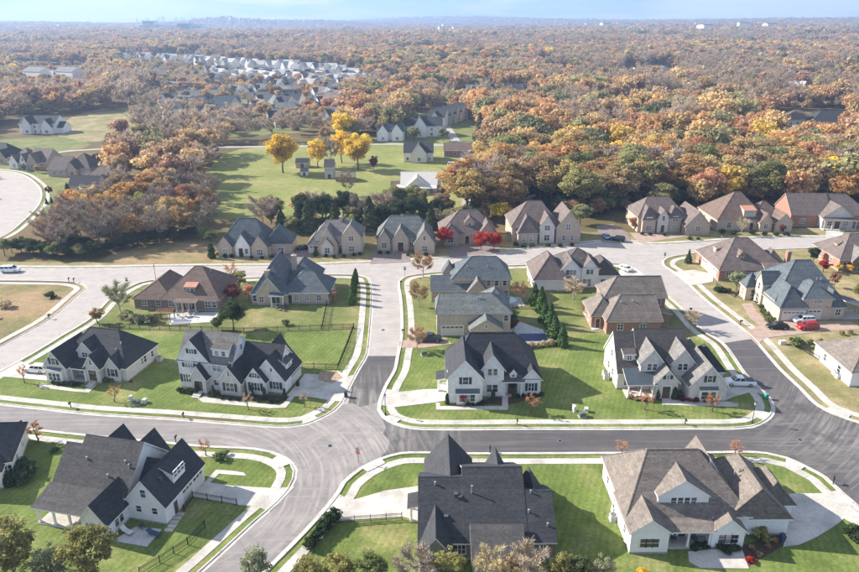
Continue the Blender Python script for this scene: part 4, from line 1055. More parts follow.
house('tan_brick_house', 'tan brick house with steep slate-blue roofs and two chimneys between the fenced yards', (-43.92,157.4), -3, W_PALEBRICK, R_SLATE, [
    (0.1, 9.0, .1, 15.0, 3.3, 9.6, 'h', dict(axis='y', hl=4.5, hr=2.5)),
    (7.6, 19.0, 1.0, 10.5, 3.3, 7.2, 'h'),
    (7.0, 15.0, 6.0, 16.0, 4.0, 8.6, 'h'),
    (1.5, 7.8, -.3, 6, 3.3, 7.4, 'gy'),
    porch(5.2, 8.4, -1.6, .2, 3.1, 3.6, 'sf', posts=2),
], [(3, 'f', 2.6, .8, 1, 1.5, 2, 2), (3, 'f', 6.2, .6, 2.0, 2.1, 2, 1), (1, 'f', 11, .9, 1.0, 1.5, 2, 2), (1, 'f', 13.6, .9, 1.0, 1.5, 2, 2), (1, 'f', 16.6, .9, 1.0, 1.5, 2, 2), (0, 'f', .8, .9, .8, 1.5, 1, 2)],
    [(1, 'f', 9.4, .95, 2.2, 'entry')], chimneys=[(3.2, 4.4, 2.2, 3.2, 3, 8.2, W_TANBRICK), (8.6, 9.8, 8.0, 9.0, 5, 10.2, W_TANBRICK)])

house('brick_house', 'two-storey pale brick house with grey-green roof and rear gable bay behind the corner house', (1.6,138.7), 0, W_PALEBRICK, R_GREENGREY, [
    (0, 16.2, 0, 8.6, 5.7, 8.6, 'h', dict(hl=.6, hr=4.2)),
    (7.2, 14.0, -3.6, 3.0, 3.4, 5.6, 'gy'),
    (10.5, 16.1, 5.0, 12.0, 5.6, 8.2, 'h'),
], [(0, 'f', 15.2, 3.6, .9, 1.3, 1, 2), (0, 'l', 3, 3.6, 1, 1.3, 2, 2), (0, 'l', 6, 3.6, 1, 1.3, 2, 2), (1, 'f', 10.6, 3.6, .5, .7, 1, 2)],
    [(0, 'f', 3.4, 4.8, 2.3, 'garage')], trim=TRIM_TAN, vents=[(0, 9, 3, .35), (0, 9.6, 3, .35)])

house('brick_house', 'brick house with slate-blue hip roof and round pool, beside the upper street', (0.47,158.34), 0, W_TANBRICK, R_SLATE, [
    (5.2, 19.6, 1.5, 11.5, 5.7, 9.8, 'h', dict(hl=5, hr=3.2)),
    (0, 10.2, 0, 7.2, 3.3, 5.8, 'gx'),
    (9.0, 13.6, -1.2, 6, 3.4, 6.2, 'gy', dict(roof=R_GREY)),
    (3.0, 6.0, 8, 11, 5.0, 7.4, 'gy'),
], [(0, 'f', 12.0, 3.7, .9, 1.3, 1, 2), (0, 'f', 14.2, 3.7, .9, 1.3, 1, 2), (0, 'f', 16.2, 3.7, .9, 1.3, 1, 2), (0, 'f', 18.2, 3.7, .9, 1.3, 1, 2), (0, 'f', 15, .8, 1.2, 1.6, 2, 2), (0, 'f', 16.9, .8, 1.2, 1.6, 2, 2), (0, 'f', 18.6, .8, .9, 1.6, 1, 2), (1, 'f', 3, 1, 1, 1.4, 2, 2)],
    [(1, 'l', 3.6, 4.8, 2.3, 'garage')], trim=TRIM_TAN, vents=[(0, 9, 4, .35), (0, 14, 4, .35)])

house('white_house', 'white two-storey house with taupe hip roofs and twin upper gables near the upper street', (26.82,165.32), 0, W_SIDING, R_MAUVE, [
    (0, 8.8, 0, 13.0, 3.4, 8.2, 'h', dict(axis='y')),
    (7.2, 17.0, 2.2, 12.0, 5.7, 9.4, 'h', dict(roof=R_BROWNGREY)),
    (7.4, 12.0, 1.6, 8.0, 5.6, 8.0, 'gy'),
    (12.6, 16.6, 1.9, 8.0, 5.6, 8.0, 'gy'),
    (14.0, 22.4, 2.6, 11.5, 3.6, 7.4, 'h', dict(hl=.5, roof=R_BROWNGREY)),
    porch(6.0, 9.6, -.2, 2.4, 2.9, 3.6, 'sf', posts=2),
], [(2, 'f', 8.8, 3.9, .8, 1.2, 1, 2), (2, 'f', 9.7, 3.9, .8, 1.2, 1, 2), (2, 'f', 10.6, 3.9, .8, 1.2, 1, 2), (3, 'f', 14.1, 3.9, .8, 1.2, 1, 2), (3, 'f', 15.1, 3.9, .8, 1.2, 1, 2), (2, 'f', 9.8, .9, 1.2, 1.5, 2, 2), (3, 'f', 13.4, .5, .9, 2.0, 1, 2), (3, 'f', 14.6, .5, .9, 2.0, 1, 2), (4, 'f', 18.4, 1.2, 1.1, 1.0, 2, 1), (0, 'l', 3, 1.2, 1, 1.4, 1, 2), (0, 'l', 8, 1.2, 1, 1.4, 1, 2)],
    [(2, 'f', 11.4, .95, 2.2, 'entry'), (4, 'r', 7.2, 4.8, 2.3, 'garage')], vents=[(1, 9, 4.5, .4), (1, 12.5, 4, .4)])

house('red_brick_house', 'red brick house with tan roof and a round patio, west of the right-hand road', (39.25,139.23), 0, W_REDBRICK, R_TAN, [
    (0, 12.0, 0, 9.6, 3.4, 7.6, 'h', dict(hl=3.8, hr=.4)),
    (1.0, 15.0, 7.4, 15.2, 6.0, 9.6, 'h', dict(hl=3.4, hr=.4)),
    (-2.6, 3.0, 3.4, 12.0, 3.3, 6.2, 'h'),
    (11.8, 15.2, 4.0, 8.2, 3.0, 4.2, 'sr'),
], [(1, 'f', 13.4, 3.9, 1.0, 1.4, 2, 2), (1, 'l', 11, 4.4, 1.0, 1.2, 1, 2), (0, 'f', 3, 1, 1.2, 1.4, 2, 2), (0, 'f', 8, 1, 1.2, 1.4, 2, 2), (2, 'l', 6, .8, 1.4, 1.7, 2, 2), (2, 'l', 9, .8, 1.4, 1.7, 2, 2)],
    [(0, 'r', 2.2, 2.8, 2.3, 'garage'), (2, 'f', -1.2, .95, 2.1, 'entry')], trim=TRIM_TAN, vents=[(0, 3.6, 3.2, .35), (0, 6.2, 3.4, .35)])

house('red_brick_house', 'red brick house with brown hip roof and three garage doors facing the right-hand road', (76.93,171.74), 0, W_REDBRICK, R_MAUVE, [
    (0, 17.5, 0, 16.4, 3.4, 9.6, 'h', dict(hl=6.5, hr=7.5, axis='x')),
    porch(11.8, 18.2, -2.6, 1.2, 3.0, 4.6, 'sf', posts=3),
    dormer(5.6, 7.4, 2.6, 6.2, 4.2, 6.2, 7.4),
    (1.9, 4.0, 8.2, 10.4, 6.4, 7.0, 'sl', dict(z0=4.5, dormer=True, oh=.15)),
    (13.0, 19.0, 2.4, 10.0, 3.3, 7.0, 'h'),
], [(2, 'f', 6.5, 4.7, .9, 1.1, 2, 2), (0, 'f', 7.4, .8, .8, 1.6, 1, 2), (0, 'f', 8.5, .8, .8, 1.6, 1, 2), (0, 'f', 9.6, .8, .8, 1.6, 1, 2), (0, 'f', 10.7, .8, .8, 1.6, 1, 2), (0, 'f', 2.5, 1, 1.2, 1.5, 2, 2), (3, 'l', 9.3, 5.4, .9, .8, 2, 1)],
    [(0, 'l', 3.0, 2.7, 2.3, 'garage'), (0, 'l', 6.6, 2.7, 2.3, 'garage'), (0, 'l', 10.2, 2.7, 2.3, 'garage')], chimneys=[(18.9, 19.9, 3.0, 4.2, 0, 7.2, W_REDBRICK)], trim=TRIM_TAN, vents=[(0, 3.0, 8.6, .4), (0, 8, 8.6, .35)])

house('stone_house', 'pale brick house with large slate-blue roof and corner turret, cars on its drive', (80.63,145.71), 0, W_PALEBRICK, R_SLATE, [
    (0.2, 15.6, 3.0, 19.0, 4.2, 11.2, 'h', dict(hl=7.2, hr=4.5, axis='x')),
    (0, 6.2, 0, 9.0, 3.7, 7.6, 'h', dict(axis='y', hl=3.0, hr=1)),
    (5.4, 12.0, .6, 9.0, 5.5, 8.2, 'h'),
    (11.2, 15.4, .9, 9.0, 3.5, 6.4, 'h', dict(axis='y')),
    porch(15.4, 20.0, .9, 6.0, 3.0, 4.6, 'sr', posts=3, side='r'),
    (-2.4, .9, 12.6, 15.9, 4.0, 6.8, 'h', dict(axis='x', hl=1.6, hr=1.6)),
    (-.5, 3.5, 8.6, 12.0, 6.2, 8.6, 'gx'),
], [(2, 'f', 8.7, 4.1, 1.6, .9, 3, 1), (6, 'l', 10.3, 4.0, .8, 1.6, 1, 2), (0, 'l', 5, 1, 1.1, 1.9, 2, 2), (0, 'l', 7.3, 1, 1.1, 1.9, 2, 2), (6, 'l', 10.3, .8, 1.2, 2.0, 2, 2), (5, 'f', -.8, 1, 1, 1.8, 1, 2), (5, 'l', 14.2, 1, 1, 1.8, 1, 2), (3, 'f', 14, 1, 1.1, 1.5, 2, 2)],
    [(1, 'f', 3.2, 4.8, 2.3, 'garage'), (2, 'f', 8.4, 2.8, 2.3, 'garage')], trim=TRIM_TAN, vents=[(0, 11.0, 6.8, .5), (0, 12.0, 6.8, .5), (2, 9, 3.2, .3)])

house('white_house', 'white house with a plain tan hip roof cut off by the right edge', (79.68,115.14), 0, W_SIDING, R_TAN, [
    (0, 17, 0, 13.0, 3.3, 7.4, 'h', dict(hl=6)), ], [(0, 'l', 4, 1, 1, 1.4, 1, 2), (0, 'l', 9, 1, 1, 1.4, 1, 2), (0, 'f', 3, 1, 1.2, 1.4, 2, 2)], vents=[(0, 7, 4, .3)])

house('red_brick_house', 'brick house with taupe roof by the right edge, above the slate-blue roof', (112.9,178.92), 0, W_REDBRICK, R_MAUVE, [
    (0, 16, 0, 14.0, 3.5, 8.8, 'h', dict(hl=5.5)), (3, 7.5, -1, 6, 3.6, 6.4, 'gy', dict(roof=R_GREY)), dormer(1.8, 4.0, 5.6, 7.2, 4.6, 6.0, 6.9)],
    [(0, 'f', 1.4, .9, .9, 1.6, 1, 2), (0, 'f', 2.4, .9, .9, 1.6, 1, 2), (1, 'f', 5.2, .9, 1.6, 1.6, 3, 2), (0, 'l', 4, 1, 1, 1.5, 2, 2), (0, 'l', 10, 1, 1, 1.5, 2, 2)], trim=TRIM_TAN)

# ---- row along the far side of the upper street
ROWG = 'houses lining the far side of the upper street'
house('brick_house', 'cream brick house with dark slate roof next to the left wood, first in its row', (-62.68,194.43), 0, W_PALEBRICK, R_SLATE, [
    (0, 15.5, 0, 12.0, 3.4, 10.2, 'h', dict(hl=5.5, hr=5)), (13.5, 21.5, 2.0, 10.5, 3.6, 8.2, 'h', dict(hl=.4)), (0.4, 4.4, -.6, 5, 3.5, 6.4, 'gy'), (5.4, 9.6, -.4, 5, 3.7, 7.2, 'gy', dict(wall=W_SIDING)), (10.4, 15.0, -1.2, 5, 3.5, 6.8, 'gy')],
    [(2, 'f', 2.4, .8, 1.3, 1.7, 2, 2), (4, 'f', 12.7, .8, 1.6, 1.7, 3, 2), (3, 'f', 8.6, 1, .8, 1.5, 1, 2), (1, 'f', 18.4, 3.0 - 1.8, 1.6, .9, 2, 1)],
    [(3, 'f', 6.9, 1.2, 2.5, 'entry'), (1, 'f', 18.6, .9, 2, 'entry')], trim=TRIM_TAN, group=ROWG)
house('brick_house', 'grey-tan brick house with two tall stone gables, second of the upper street row', (-36.29,195.81), 0, W_GREIGE, R_GREY, [
    (2.4, 16.2, 1.4, 11.0, 5.4, 9.0, 'h', dict(hl=3, hr=3)), (10.2, 16.0, 0, 7, 5.6, 9.4, 'gy', dict(wall=W_PALEBRICK)), (3.6, 9.0, -.6, 6, 3.8, 8.4, 'gy', dict(wall=W_PALEBRICK)), (4.4, 7.8, -1.6, 2, 3.3, 5.4, 'gy'), (0, 4.0, 1.0, 9.0, 3.2, 5.6, 'h')],
    [(1, 'f', 13.1, 4.2, 1.4, 1.4, 2, 2), (1, 'f', 13.1, 1, 1.6, 1.6, 3, 2), (3, 'f', 6.1, 1, 1.4, 1.6, 2, 2), (2, 'f', 6.3, 5.0, .7, 1.2, 1, 2)], [(4, 'f', 1.8, 2.7, 2.2, 'garage'), (0, 'f', 9.6, 1, 2.3, 'entry')], trim=TRIM_TAN, group=ROWG, chimneys=[(9.2, 10.0, 5.5, 6.4, 7, 10.2, W_PALEBRICK)])
house('brick_house', 'cream and stone house with arched porch gable, third of the upper street row', (-15.82,198.27), 0, W_PALEBRICK, R_GREENGREY, [
    (0, 16.6, 1.0, 12.0, 4.2, 9.4, 'h', dict(hl=4, hr=4)), (4.8, 9.6, 0, 6, 4.0, 7.6, 'gy'), (11.4, 17.4, -3.0, 7, 3.6, 8.0, 'gy'), (.4, 4.0, .4, 5, 3.8, 6.6, 'gy')],
    [(2, 'f', 14.4, 1, 1.6, 1.7, 3, 2), (2, 'f', 14.4, 4.4, .8, 1.3, 1, 2), (3, 'f', 2.2, 1, 1.4, 1.7, 2, 2), (0, 'f', 10.4, 1, 1, 1.6, 2, 2)], [(1, 'f', 7.2, 1.8, 2.8, 'entry')], trim=TRIM_TAN, group=ROWG)
house('brick_house', 'brown hip-roofed brick house behind the red maples, fourth of the upper street row', (3.64,203.79), 2, W_TANBRICK, R_MAUVE, [
    (0, 17.2, 1.2, 14.0, 3.6, 9.4, 'h', dict(hl=6.2, hr=5.4)), (11.6, 17.0, -.4, 7, 3.6, 7.4, 'gy'), (.6, 5.6, -.2, 6, 3.4, 6.2, 'h'), dormer(7.6, 10.6, 3.2, 7.0, 4.4, 6.6, 8.2)],
    [(3, 'f', 9.1, 4.9, .8, 1.2, 1, 2), (1, 'f', 14.2, 1, 1.8, 1.7, 3, 2), (2, 'f', 3, 1, 1.6, 1.6, 2, 2), (0, 'f', 10.6, 1, .9, 1.6, 1, 2)], [(0, 'f', 8.2, 1.4, 2.5, 'entry')], trim=TRIM_TAN, group=ROWG)
house('brick_house', 'large two-storey brown brick house, fifth of the upper street row', (25.82,205.4), 2, W_TANBRICK, R_MAUVE, [
    (0, 15.0, 1.0, 15.0, 5.4, 11.6, 'h', dict(hl=5.6, hr=5)), (13.6, 21.2, -.6, 11.0, 5.4, 10.4, 'gy'), (8.4, 13.0, -.6, 8.0, 5.6, 9.2, 'gy', dict(wall=W_GREIGE)), (1.6, 7.6, -1.6, 8.0, 4.2, 8.4, 'h', dict(axis='y'))],
    [(1, 'f', 17.2, 4.2, 1.4, 2.0, 2, 2), (1, 'f', 16.0, 1, .9, 1.6, 1, 2), (1, 'f', 18.6, 1, .9, 1.6, 1, 2), (2, 'f', 10.7, 4.3, 1.6, 1.5, 2, 2), (2, 'f', 10.7, 1, 1.6, 1.8, 2, 2), (3, 'f', 3.4, 1, .9, 1.8, 1, 2), (3, 'f', 5.6, 1, .9, 1.8, 1, 2), (0, 'l', 6, 3.8, 1, 1.5, 2, 2)], [(0, 'f', 7.95, .7, 2.4, 'entry')], trim=TRIM_TAN, group=ROWG)
house('brick_house', 'brown brick house with rounded corner bay, first right of the street junction', (68.1,215.8), 2, W_TANBRICK, R_MAUVE, [
    (0, 16.0, 1.0, 14.0, 5.2, 10.2, 'h', dict(hl=4.5, hr=4.5)), (14.2, 22.0, -3.4, 9.0, 3.6, 8.0, 'gy', dict(oh=.5)), (1.0, 5.2, -.6, 7.0, 5.0, 8.4, 'h', dict(axis='y')), (6.0, 9.6, -.2, 6, 5.2, 7.8, 'gy', dict(wall=W_GREIGE)), (9.8, 13.8, 0, 6, 5.2, 8.2, 'h', dict(axis='y'))],
    [(1, 'f', 18.1, 1.4, 1.4, 1.5, 2, 2), (1, 'f', 18.1, 4.6, .9, 1.2, 2, 2), (2, 'f', 3.1, 3.8, 1.6, 1.5, 3, 2), (2, 'f', 3.1, 1, 1.6, 1.6, 3, 2), (4, 'f', 11.8, 3.8, 1.6, 1.5, 2, 2), (4, 'f', 11.8, 1, 1.6, 1.6, 2, 2), (3, 'f', 7.8, 4.2, .9, 1.4, 1, 2)], [(3, 'f', 7.8, 1.2, 2.5, 'entry')], trim=TRIM_TAN, group=ROWG)
house('brick_house', 'cream and brick house with rust-brown roof and copper dormer, second right of the junction', (94.54,217.53), 1, W_PALEBRICK, R_BROWN, [
    (0, 16.0, 0.6, 17.0, 3.8, 11.0, 'h', dict(hl=8.0, hr=6.0, axis='x')), (12.0, 23.0, 2.0, 12.0, 3.6, 8.2, 'h'), (18.0, 23.4, -2.2, 6.0, 3.5, 6.4, 'gy'), dormer(8.6, 12.6, 1.2, 5.6, 4.2, 6.6, 7.6, 'sf', roof=R_COPPER), (13.2, 17.2, -1.4, 5, 3.4, 6.2, 'gy')],
    [(3, 'f', 10.6, 4.6, 1.8, 1.6, 3, 2), (0, 'f', 4, 1, 1.3, 1.7, 2, 2), (0, 'f', 9, 1, .9, 1.7, 1, 2), (2, 'f', 20.7, 1, 1.6, 1.6, 2, 2), (4, 'f', 15.2, 1, 1.2, 1.6, 2, 2), (0, 'l', 6, 1, 1, 1.5, 2, 2), (0, 'l', 11, 1, 1, 1.5, 2, 2)], [(0, 'f', 11.4, 1.3, 2.4, 'entry')], trim=TRIM_TAN, group=ROWG)
house('brick_house', 'orange brick house with brown roof and long columned porch, rightmost of the upper street row', (120.81,222.22), -2, W_REDBRICK, R_MAUVE, [
    (0, 13.0, 0.6, 13.0, 4.4, 9.8, 'gx'), (12.8, 26.0, 1.0, 13.0, 4.2, 9.6, 'h', dict(hl=.5)), (9.0, 19.0, -2.4, 8, 4.1, 7.8, 'gy', dict(wall=W_GREIGE)), porch(8.8, 19.2, -4.4, -2.2, 3.4, 3.9, 'sf', posts=5)],
    [(0, 'l', 6, 1.2, 1, 1.5, 2, 2), (2, 'f', 11.4, 1, 1.4, 1.8, 2, 2), (2, 'f', 16.6, 1, 1.4, 1.8, 2, 2), (0, 'f', 4, 1, 1.4, 1.6, 2, 2)], [(2, 'f', 14, 1.8, 2.5, 'entry')], trim=TRIM_TAN, group=ROWG)

# ---- cluster round the far-left turning circle
house('brick_house', 'brick house with navy front roof, nearest the wood by the turning circle', (-146.62,276.76), -8, W_PALEBRICK, R_MAUVE, [
    (0, 12.5, 0, 6.0, 3.2, 6.6, 'gx', dict(roof=R_CHAR)), (2.0, 18.0, 5.0, 17.0, 3.6, 9.0, 'h'), (12.0, 17.0, 1.0, 9.0, 3.6, 7.4, 'gy', dict(roof=R_GREY)), (5.6, 9.4, 14, 20, 3.6, 7.0, 'gy')],
    [(0, 'l', 3, 1, 1.2, 1.5, 2, 2), (0, 'f', 2.2, 1, 1.2, 1.4, 2, 2)], [(0, 'f', 8, 4.6, 2.2, 'garage')], trim=TRIM_TAN)
house('brick_house', 'brown brick house with a stepped dark roof, second by the turning circle', (-171.06,307.76), -10, W_TANBRICK, R_BROWNGREY, [
    (0, 9.0, 0, 13.0, 3.6, 8.0, 'gx'), (7.0, 19.0, 3.0, 15.0, 4.0, 9.4, 'h'), (9.0, 14.0, 0.4, 8.0, 3.8, 7.0, 'gy'), (13, 17, 12, 18, 4, 8, 'gy')],
    [(0, 'f', 3, 1, 1.4, 1.5, 2, 2), (0, 'f', 6.4, 1, 1.4, 1.5, 2, 2), (2, 'f', 11.5, 1, 1.6, 1.6, 2, 2), (0, 'l', 6, 1, 1.2, 1.5, 2, 2)], [(1, 'f', 16.5, 4.6, 2.2, 'garage')], trim=TRIM_TAN)
house('brick_house', 'white-fronted house with pale stone gables and mauve roof, third by the turning circle', (-199,326.16), -14, W_BRICKWHITE, R_MAUVE, [
    (0, 12.0, 0, 12.0, 3.8, 9.2, 'h'), (10.0, 20.0, 1.0, 13.0, 3.8, 9.0, 'gx', dict(wall=W_TANBRICK)), (2.0, 6.0, -1.2, 5, 3.6, 7.0, 'gy'), (12.0, 17.0, -1.4, 6.0, 3.8, 8.0, 'gy', dict(wall=W_TANBRICK)), (7.2, 10.4, -.6, 5, 3.8, 7.4, 'gy')],
    [(2, 'f', 4, 1, 1.6, 1.6, 2, 2), (3, 'f', 14.5, 1, 1.8, 1.7, 3, 2), (4, 'f', 8.8, 4, .9, 1.2, 1, 2)], [(4, 'f', 8.8, 1.2, 2.4, 'entry')])
house('brick_house', 'brown house with dark hip roof at the left edge by the turning circle', (-219.66,340.02), -14, W_TANBRICK, R_CHAR, [
    (0, 16.0, 0, 12.0, 3.8, 9.2, 'h'), (10.0, 15.0, -1.6, 6.0, 3.6, 7.2, 'gy')], [(1, 'f', 12.5, 1, 1.6, 1.6, 2, 2), (0, 'f', 4, 1, 1.6, 1.6, 2, 2)], [(0, 'f', 8, 1.1, 2.3, 'entry')])

# ================================================================ TREES
def leaf_mat(name, instancer=False, trans=.35):
    m = bpy.data.materials.new(name); m.use_nodes = True
    nt = m.node_tree; n, l = nt.nodes, nt.links.new
    n.clear()
    o = n.new('ShaderNodeOutputMaterial')
    if instancer:
        a = n.new('ShaderNodeAttribute'); a.attribute_type = 'INSTANCER'; a.attribute_name = 'tcol'; csock = a.outputs['Color']
    else:
        a = n.new('ShaderNodeObjectInfo'); csock = a.outputs['Color']
    t = n.new('ShaderNodeAttribute'); t.attribute_type = 'GEOMETRY'; t.attribute_name = 'tint'
    mr = n.new('ShaderNodeMapRange'); mr.inputs['To Min'].default_value = .62; mr.inputs['To Max'].default_value = 1.42; l(t.outputs['Fac'], mr.inputs['Value'])
    sc = n.new('ShaderNodeVectorMath'); sc.operation = 'SCALE'; l(csock, sc.inputs[0]); l(mr.outputs['Result'], sc.inputs['Scale'])
    hs = n.new('ShaderNodeHueSaturation')
    hr = n.new('ShaderNodeMapRange'); hr.inputs['To Min'].default_value = .485; hr.inputs['To Max'].default_value = .52; l(t.outputs['Fac'], hr.inputs['Value'])
    l(hr.outputs['Result'], hs.inputs['Hue']); l(sc.outputs['Vector'], hs.inputs['Color'])
    d = n.new('ShaderNodeBsdfDiffuse'); tr = n.new('ShaderNodeBsdfTranslucent'); mx_ = n.new('ShaderNodeMixShader'); mx_.inputs['Fac'].default_value = trans
    l(hs.outputs['Color'], d.inputs['Color']); l(hs.outputs['Color'], tr.inputs['Color'])
    l(d.outputs[0], mx_.inputs[1]); l(tr.outputs[0], mx_.inputs[2]); l(mx_.outputs[0], o.inputs['Surface'])
    return m
LEAF = leaf_mat('leaf', False, .45); FARLEAF = leaf_mat('far_leaf', True, .42); NEEDLE = leaf_mat('needle', False, .12); TWIG = leaf_mat('twig', False, .0)
BARK = mat('bark', (.11, .085, .065), rough=.95, var=.35, scale=3, fine=.25, stretch=(4, 4, .8))
BARK_PALE = mat('pale_bark', (.30, .26, .22), rough=.95, var=.25, scale=3, fine=.2, stretch=(4, 4, .8))

def quads_mesh(name, C, A, B, tint, m):
    """many small leaf faces from centres and half-axes"""
    n_ = len(C)
    v = np.empty((n_, 4, 3), np.float32)
    v[:, 0] = C - A - B * .6; v[:, 1] = C + A * .9 - B; v[:, 2] = C + A + B * .7; v[:, 3] = C - A * .8 + B
    me = bpy.data.meshes.new(name)
    me.vertices.add(n_ * 4); me.vertices.foreach_set('co', v.reshape(-1))
    me.loops.add(n_ * 4); me.loops.foreach_set('vertex_index', np.arange(n_ * 4, dtype=np.int32))
    me.polygons.add(n_); me.polygons.foreach_set('loop_start', np.arange(0, n_ * 4, 4, dtype=np.int32)); me.polygons.foreach_set('loop_total', np.full(n_, 4, np.int32))
    at = me.attributes.new('tint', 'FLOAT', 'POINT'); at.data.foreach_set('value', np.repeat(tint, 4).astype(np.float32))
    me.materials.append(m); me.update(); me.validate()
    return me

def rand_dirs(r, n_):
    d = r.normal(size=(n_, 3)); return d / np.linalg.norm(d, axis=1, keepdims=True)

def crown_mesh(name, seed, R_=5.0, H_=9.0, z0=4.0, clumps=46, leaves=3400, leaf=.24, m=None, shape='round', rc=.30, flat=.75):
    """crown of leaf clumps round a crown volume; base of the crown at z0"""
    r = np.random.default_rng(seed)
    cc = []
    while len(cc) < clumps:
        p = r.uniform(-1, 1, 3)
        q = np.linalg.norm(p)
        if q > 1 or q < .35: continue
        if shape == 'oval' and p[2] < -.2 and np.hypot(p[0], p[1]) > .75: continue
        if shape == 'spread' and p[2] < -.45: continue
        cc.append(p)
    cc = np.array(cc)
    lump = r.uniform(.82, 1.15, clumps)[:, None]
    ctr = cc * lump * np.array([R_, R_, H_ / 2]) * .80
    w = r.uniform(.6, 1.4, clumps); w /= w.sum()
    which = r.choice(clumps, leaves, p=w)
    size = r.uniform(.7, 1.35, clumps) * rc * R_
    d = rand_dirs(r, leaves)
    rad = size[which] * (r.uniform(.15, 1, leaves) ** .45)
    C = ctr[which] + d * rad[:, None] * np.array([1, 1, flat])
    C[:, 2] += z0 + H_ / 2
    nrm = d * .8 + rand_dirs(r, leaves) * .9 + np.array([0, 0, .25])
    nrm /= np.linalg.norm(nrm, axis=1, keepdims=True)
    a = np.cross(nrm, rand_dirs(r, leaves)); a /= np.linalg.norm(a, axis=1, keepdims=True) + 1e-6
    b = np.cross(nrm, a)
    s = leaf * r.uniform(.6, 1.4, leaves)
    ct = r.uniform(0, 1, clumps)
    tint = np.clip(ct[which] * .65 + r.uniform(0, .5, leaves) - .07, 0, 1)
    return quads_mesh(name, C.astype(np.float32), (a * s[:, None]).astype(np.float32), (b * s[:, None]).astype(np.float32), tint, m or LEAF)

def branch_set(seed, H_=12.0, spread=4.5, start=.28, n1=9, n2=6):
    """trunk, limbs and side branches as line segments with radii"""
    r = random.Random(seed); segs = []
    top = Vector((r.uniform(-.4, .4), r.uniform(-.4, .4), H_ * .72))
    prev = Vector((0, 0, -.2)); r0 = H_ * .018 + .04
    trunk = [prev]
    for k in range(1, 6):
        t = k / 5
        p = Vector((top.x * t + r.uniform(-.15, .15), top.y * t + r.uniform(-.15, .15), top.z * t)); trunk.append(p)
        segs.append((prev, p, r0 * (1 - .75 * (t - .2)), r0 * (1 - .75 * t))); prev = p
    ends = []
    for k in range(n1):
        t = start + (1 - start) * (k + .5) / n1
        base = Vector((top.x * t, top.y * t, top.z * t)); az = k * 2.4 + r.uniform(-.4, .4)
        L = spread * (1.05 - .45 * t) * r.uniform(.8, 1.15); up = L * r.uniform(.5, 1.0) + .5
        e = base + Vector((math.cos(az) * L, math.sin(az) * L, up))
        mid = base.lerp(e, .5) + Vector((0, 0, -.12 * L))
        rr = r0 * (.5 - .25 * t)
        segs += [(base, mid, rr, rr * .7), (mid, e, rr * .7, rr * .3)]
        for q in range(n2):
            u = .35 + .65 * (q + r.random()) / n2
            b0 = (base.lerp(mid, u * 2) if u < .5 else mid.lerp(e, u * 2 - 1))
            a2 = az + r.uniform(-1.2, 1.2); l2 = L * r.uniform(.25, .5)
            e2 = b0 + Vector((math.cos(a2) * l2, math.sin(a2) * l2, l2 * r.uniform(.4, 1.1)))
            segs.append((b0, e2, rr * .35, rr * .12)); ends.append((b0, e2))
    return segs, ends
def trunk_mesh(name, segs, m, k=5):
    mb = MB()
    for i, (a, b, r0, r1) in enumerate(segs): mb.tube(a, b, max(r0, .015), max(r1, .01), k if i > 4 else 7, cap=False)
    me = mb.mesh(name, m); me.polygons.foreach_set('use_smooth', [True] * len(me.polygons)); return me
def twig_mesh(name, seed, ends, per=36, L=1.3, w=.035, m=None, leafy=0.0):
    r = np.random.default_rng(seed); C = []; A = []; B = []
    for (p, q) in ends:
        p = np.array(p); q = np.array(q)
        t = r.uniform(.2, 1.1, per)[:, None]
        base = p + (q - p) * t
        d = rand_dirs(r, per) * .8 + (q - p) / (np.linalg.norm(q - p) + 1e-6) * .6 + np.array([0, 0, .35])
        d /= np.linalg.norm(d, axis=1, keepdims=True)
        ln = L * r.uniform(.35, 1, per)[:, None] * .5
        C.append(base + d * ln); A.append(d * ln)
        s = np.cross(d, rand_dirs(r, per)); s /= np.linalg.norm(s, axis=1, keepdims=True) + 1e-6
        B.append(s * w * r.uniform(.5, 1.3, per)[:, None])
    C = np.concatenate(C); A = np.concatenate(A); B = np.concatenate(B)
    tint = r.uniform(0, 1, len(C))
    return quads_mesh(name, C.astype(np.float32), A.astype(np.float32), B.astype(np.float32), tint, m or TWIG)
def conifer_mesh(name, seed, H_=6.0, R_=1.6, leaves=2200, leaf=.16, z0=.15, col_=False):
    r = np.random.default_rng(seed)
    t = r.uniform(0, 1, leaves) ** (1.25 if not col_ else 1.0)
    rad = R_ * ((1 - t) ** (.85 if not col_ else .38))
    if col_: rad *= np.clip(t * 6 + .5, 0, 1)
    az = r.uniform(0, 2 * np.pi, leaves)
    lob = 1 + .18 * np.sin(az * 5 + t * 40) + .1 * np.sin(az * 3 - t * 23) + .14 * np.sin(az * 2 + t * 9 + seed)
    f = (r.uniform(.3, 1, leaves) ** .35)
    C = np.stack([np.cos(az) * rad * lob * f, np.sin(az) * rad * lob * f, z0 + t * H_ + r.normal(0, .08, leaves)], 1)
    nrm = np.stack([np.cos(az), np.sin(az), np.full(leaves, .35)], 1) + rand_dirs(r, leaves) * .8
    nrm /= np.linalg.norm(nrm, axis=1, keepdims=True)
    a = np.cross(nrm, rand_dirs(r, leaves)); a /= np.linalg.norm(a, axis=1, keepdims=True) + 1e-6
    b = np.cross(nrm, a); s = leaf * r.uniform(.6, 1.4, leaves)
    tint = np.clip(r.uniform(0, 1, leaves) * .6 + .25 * (lob - .7), 0, 1)
    return quads_mesh(name, C.astype(np.float32), (a * s[:, None]).astype(np.float32), (b * s[:, None] * 1.3).astype(np.float32), tint, NEEDLE)

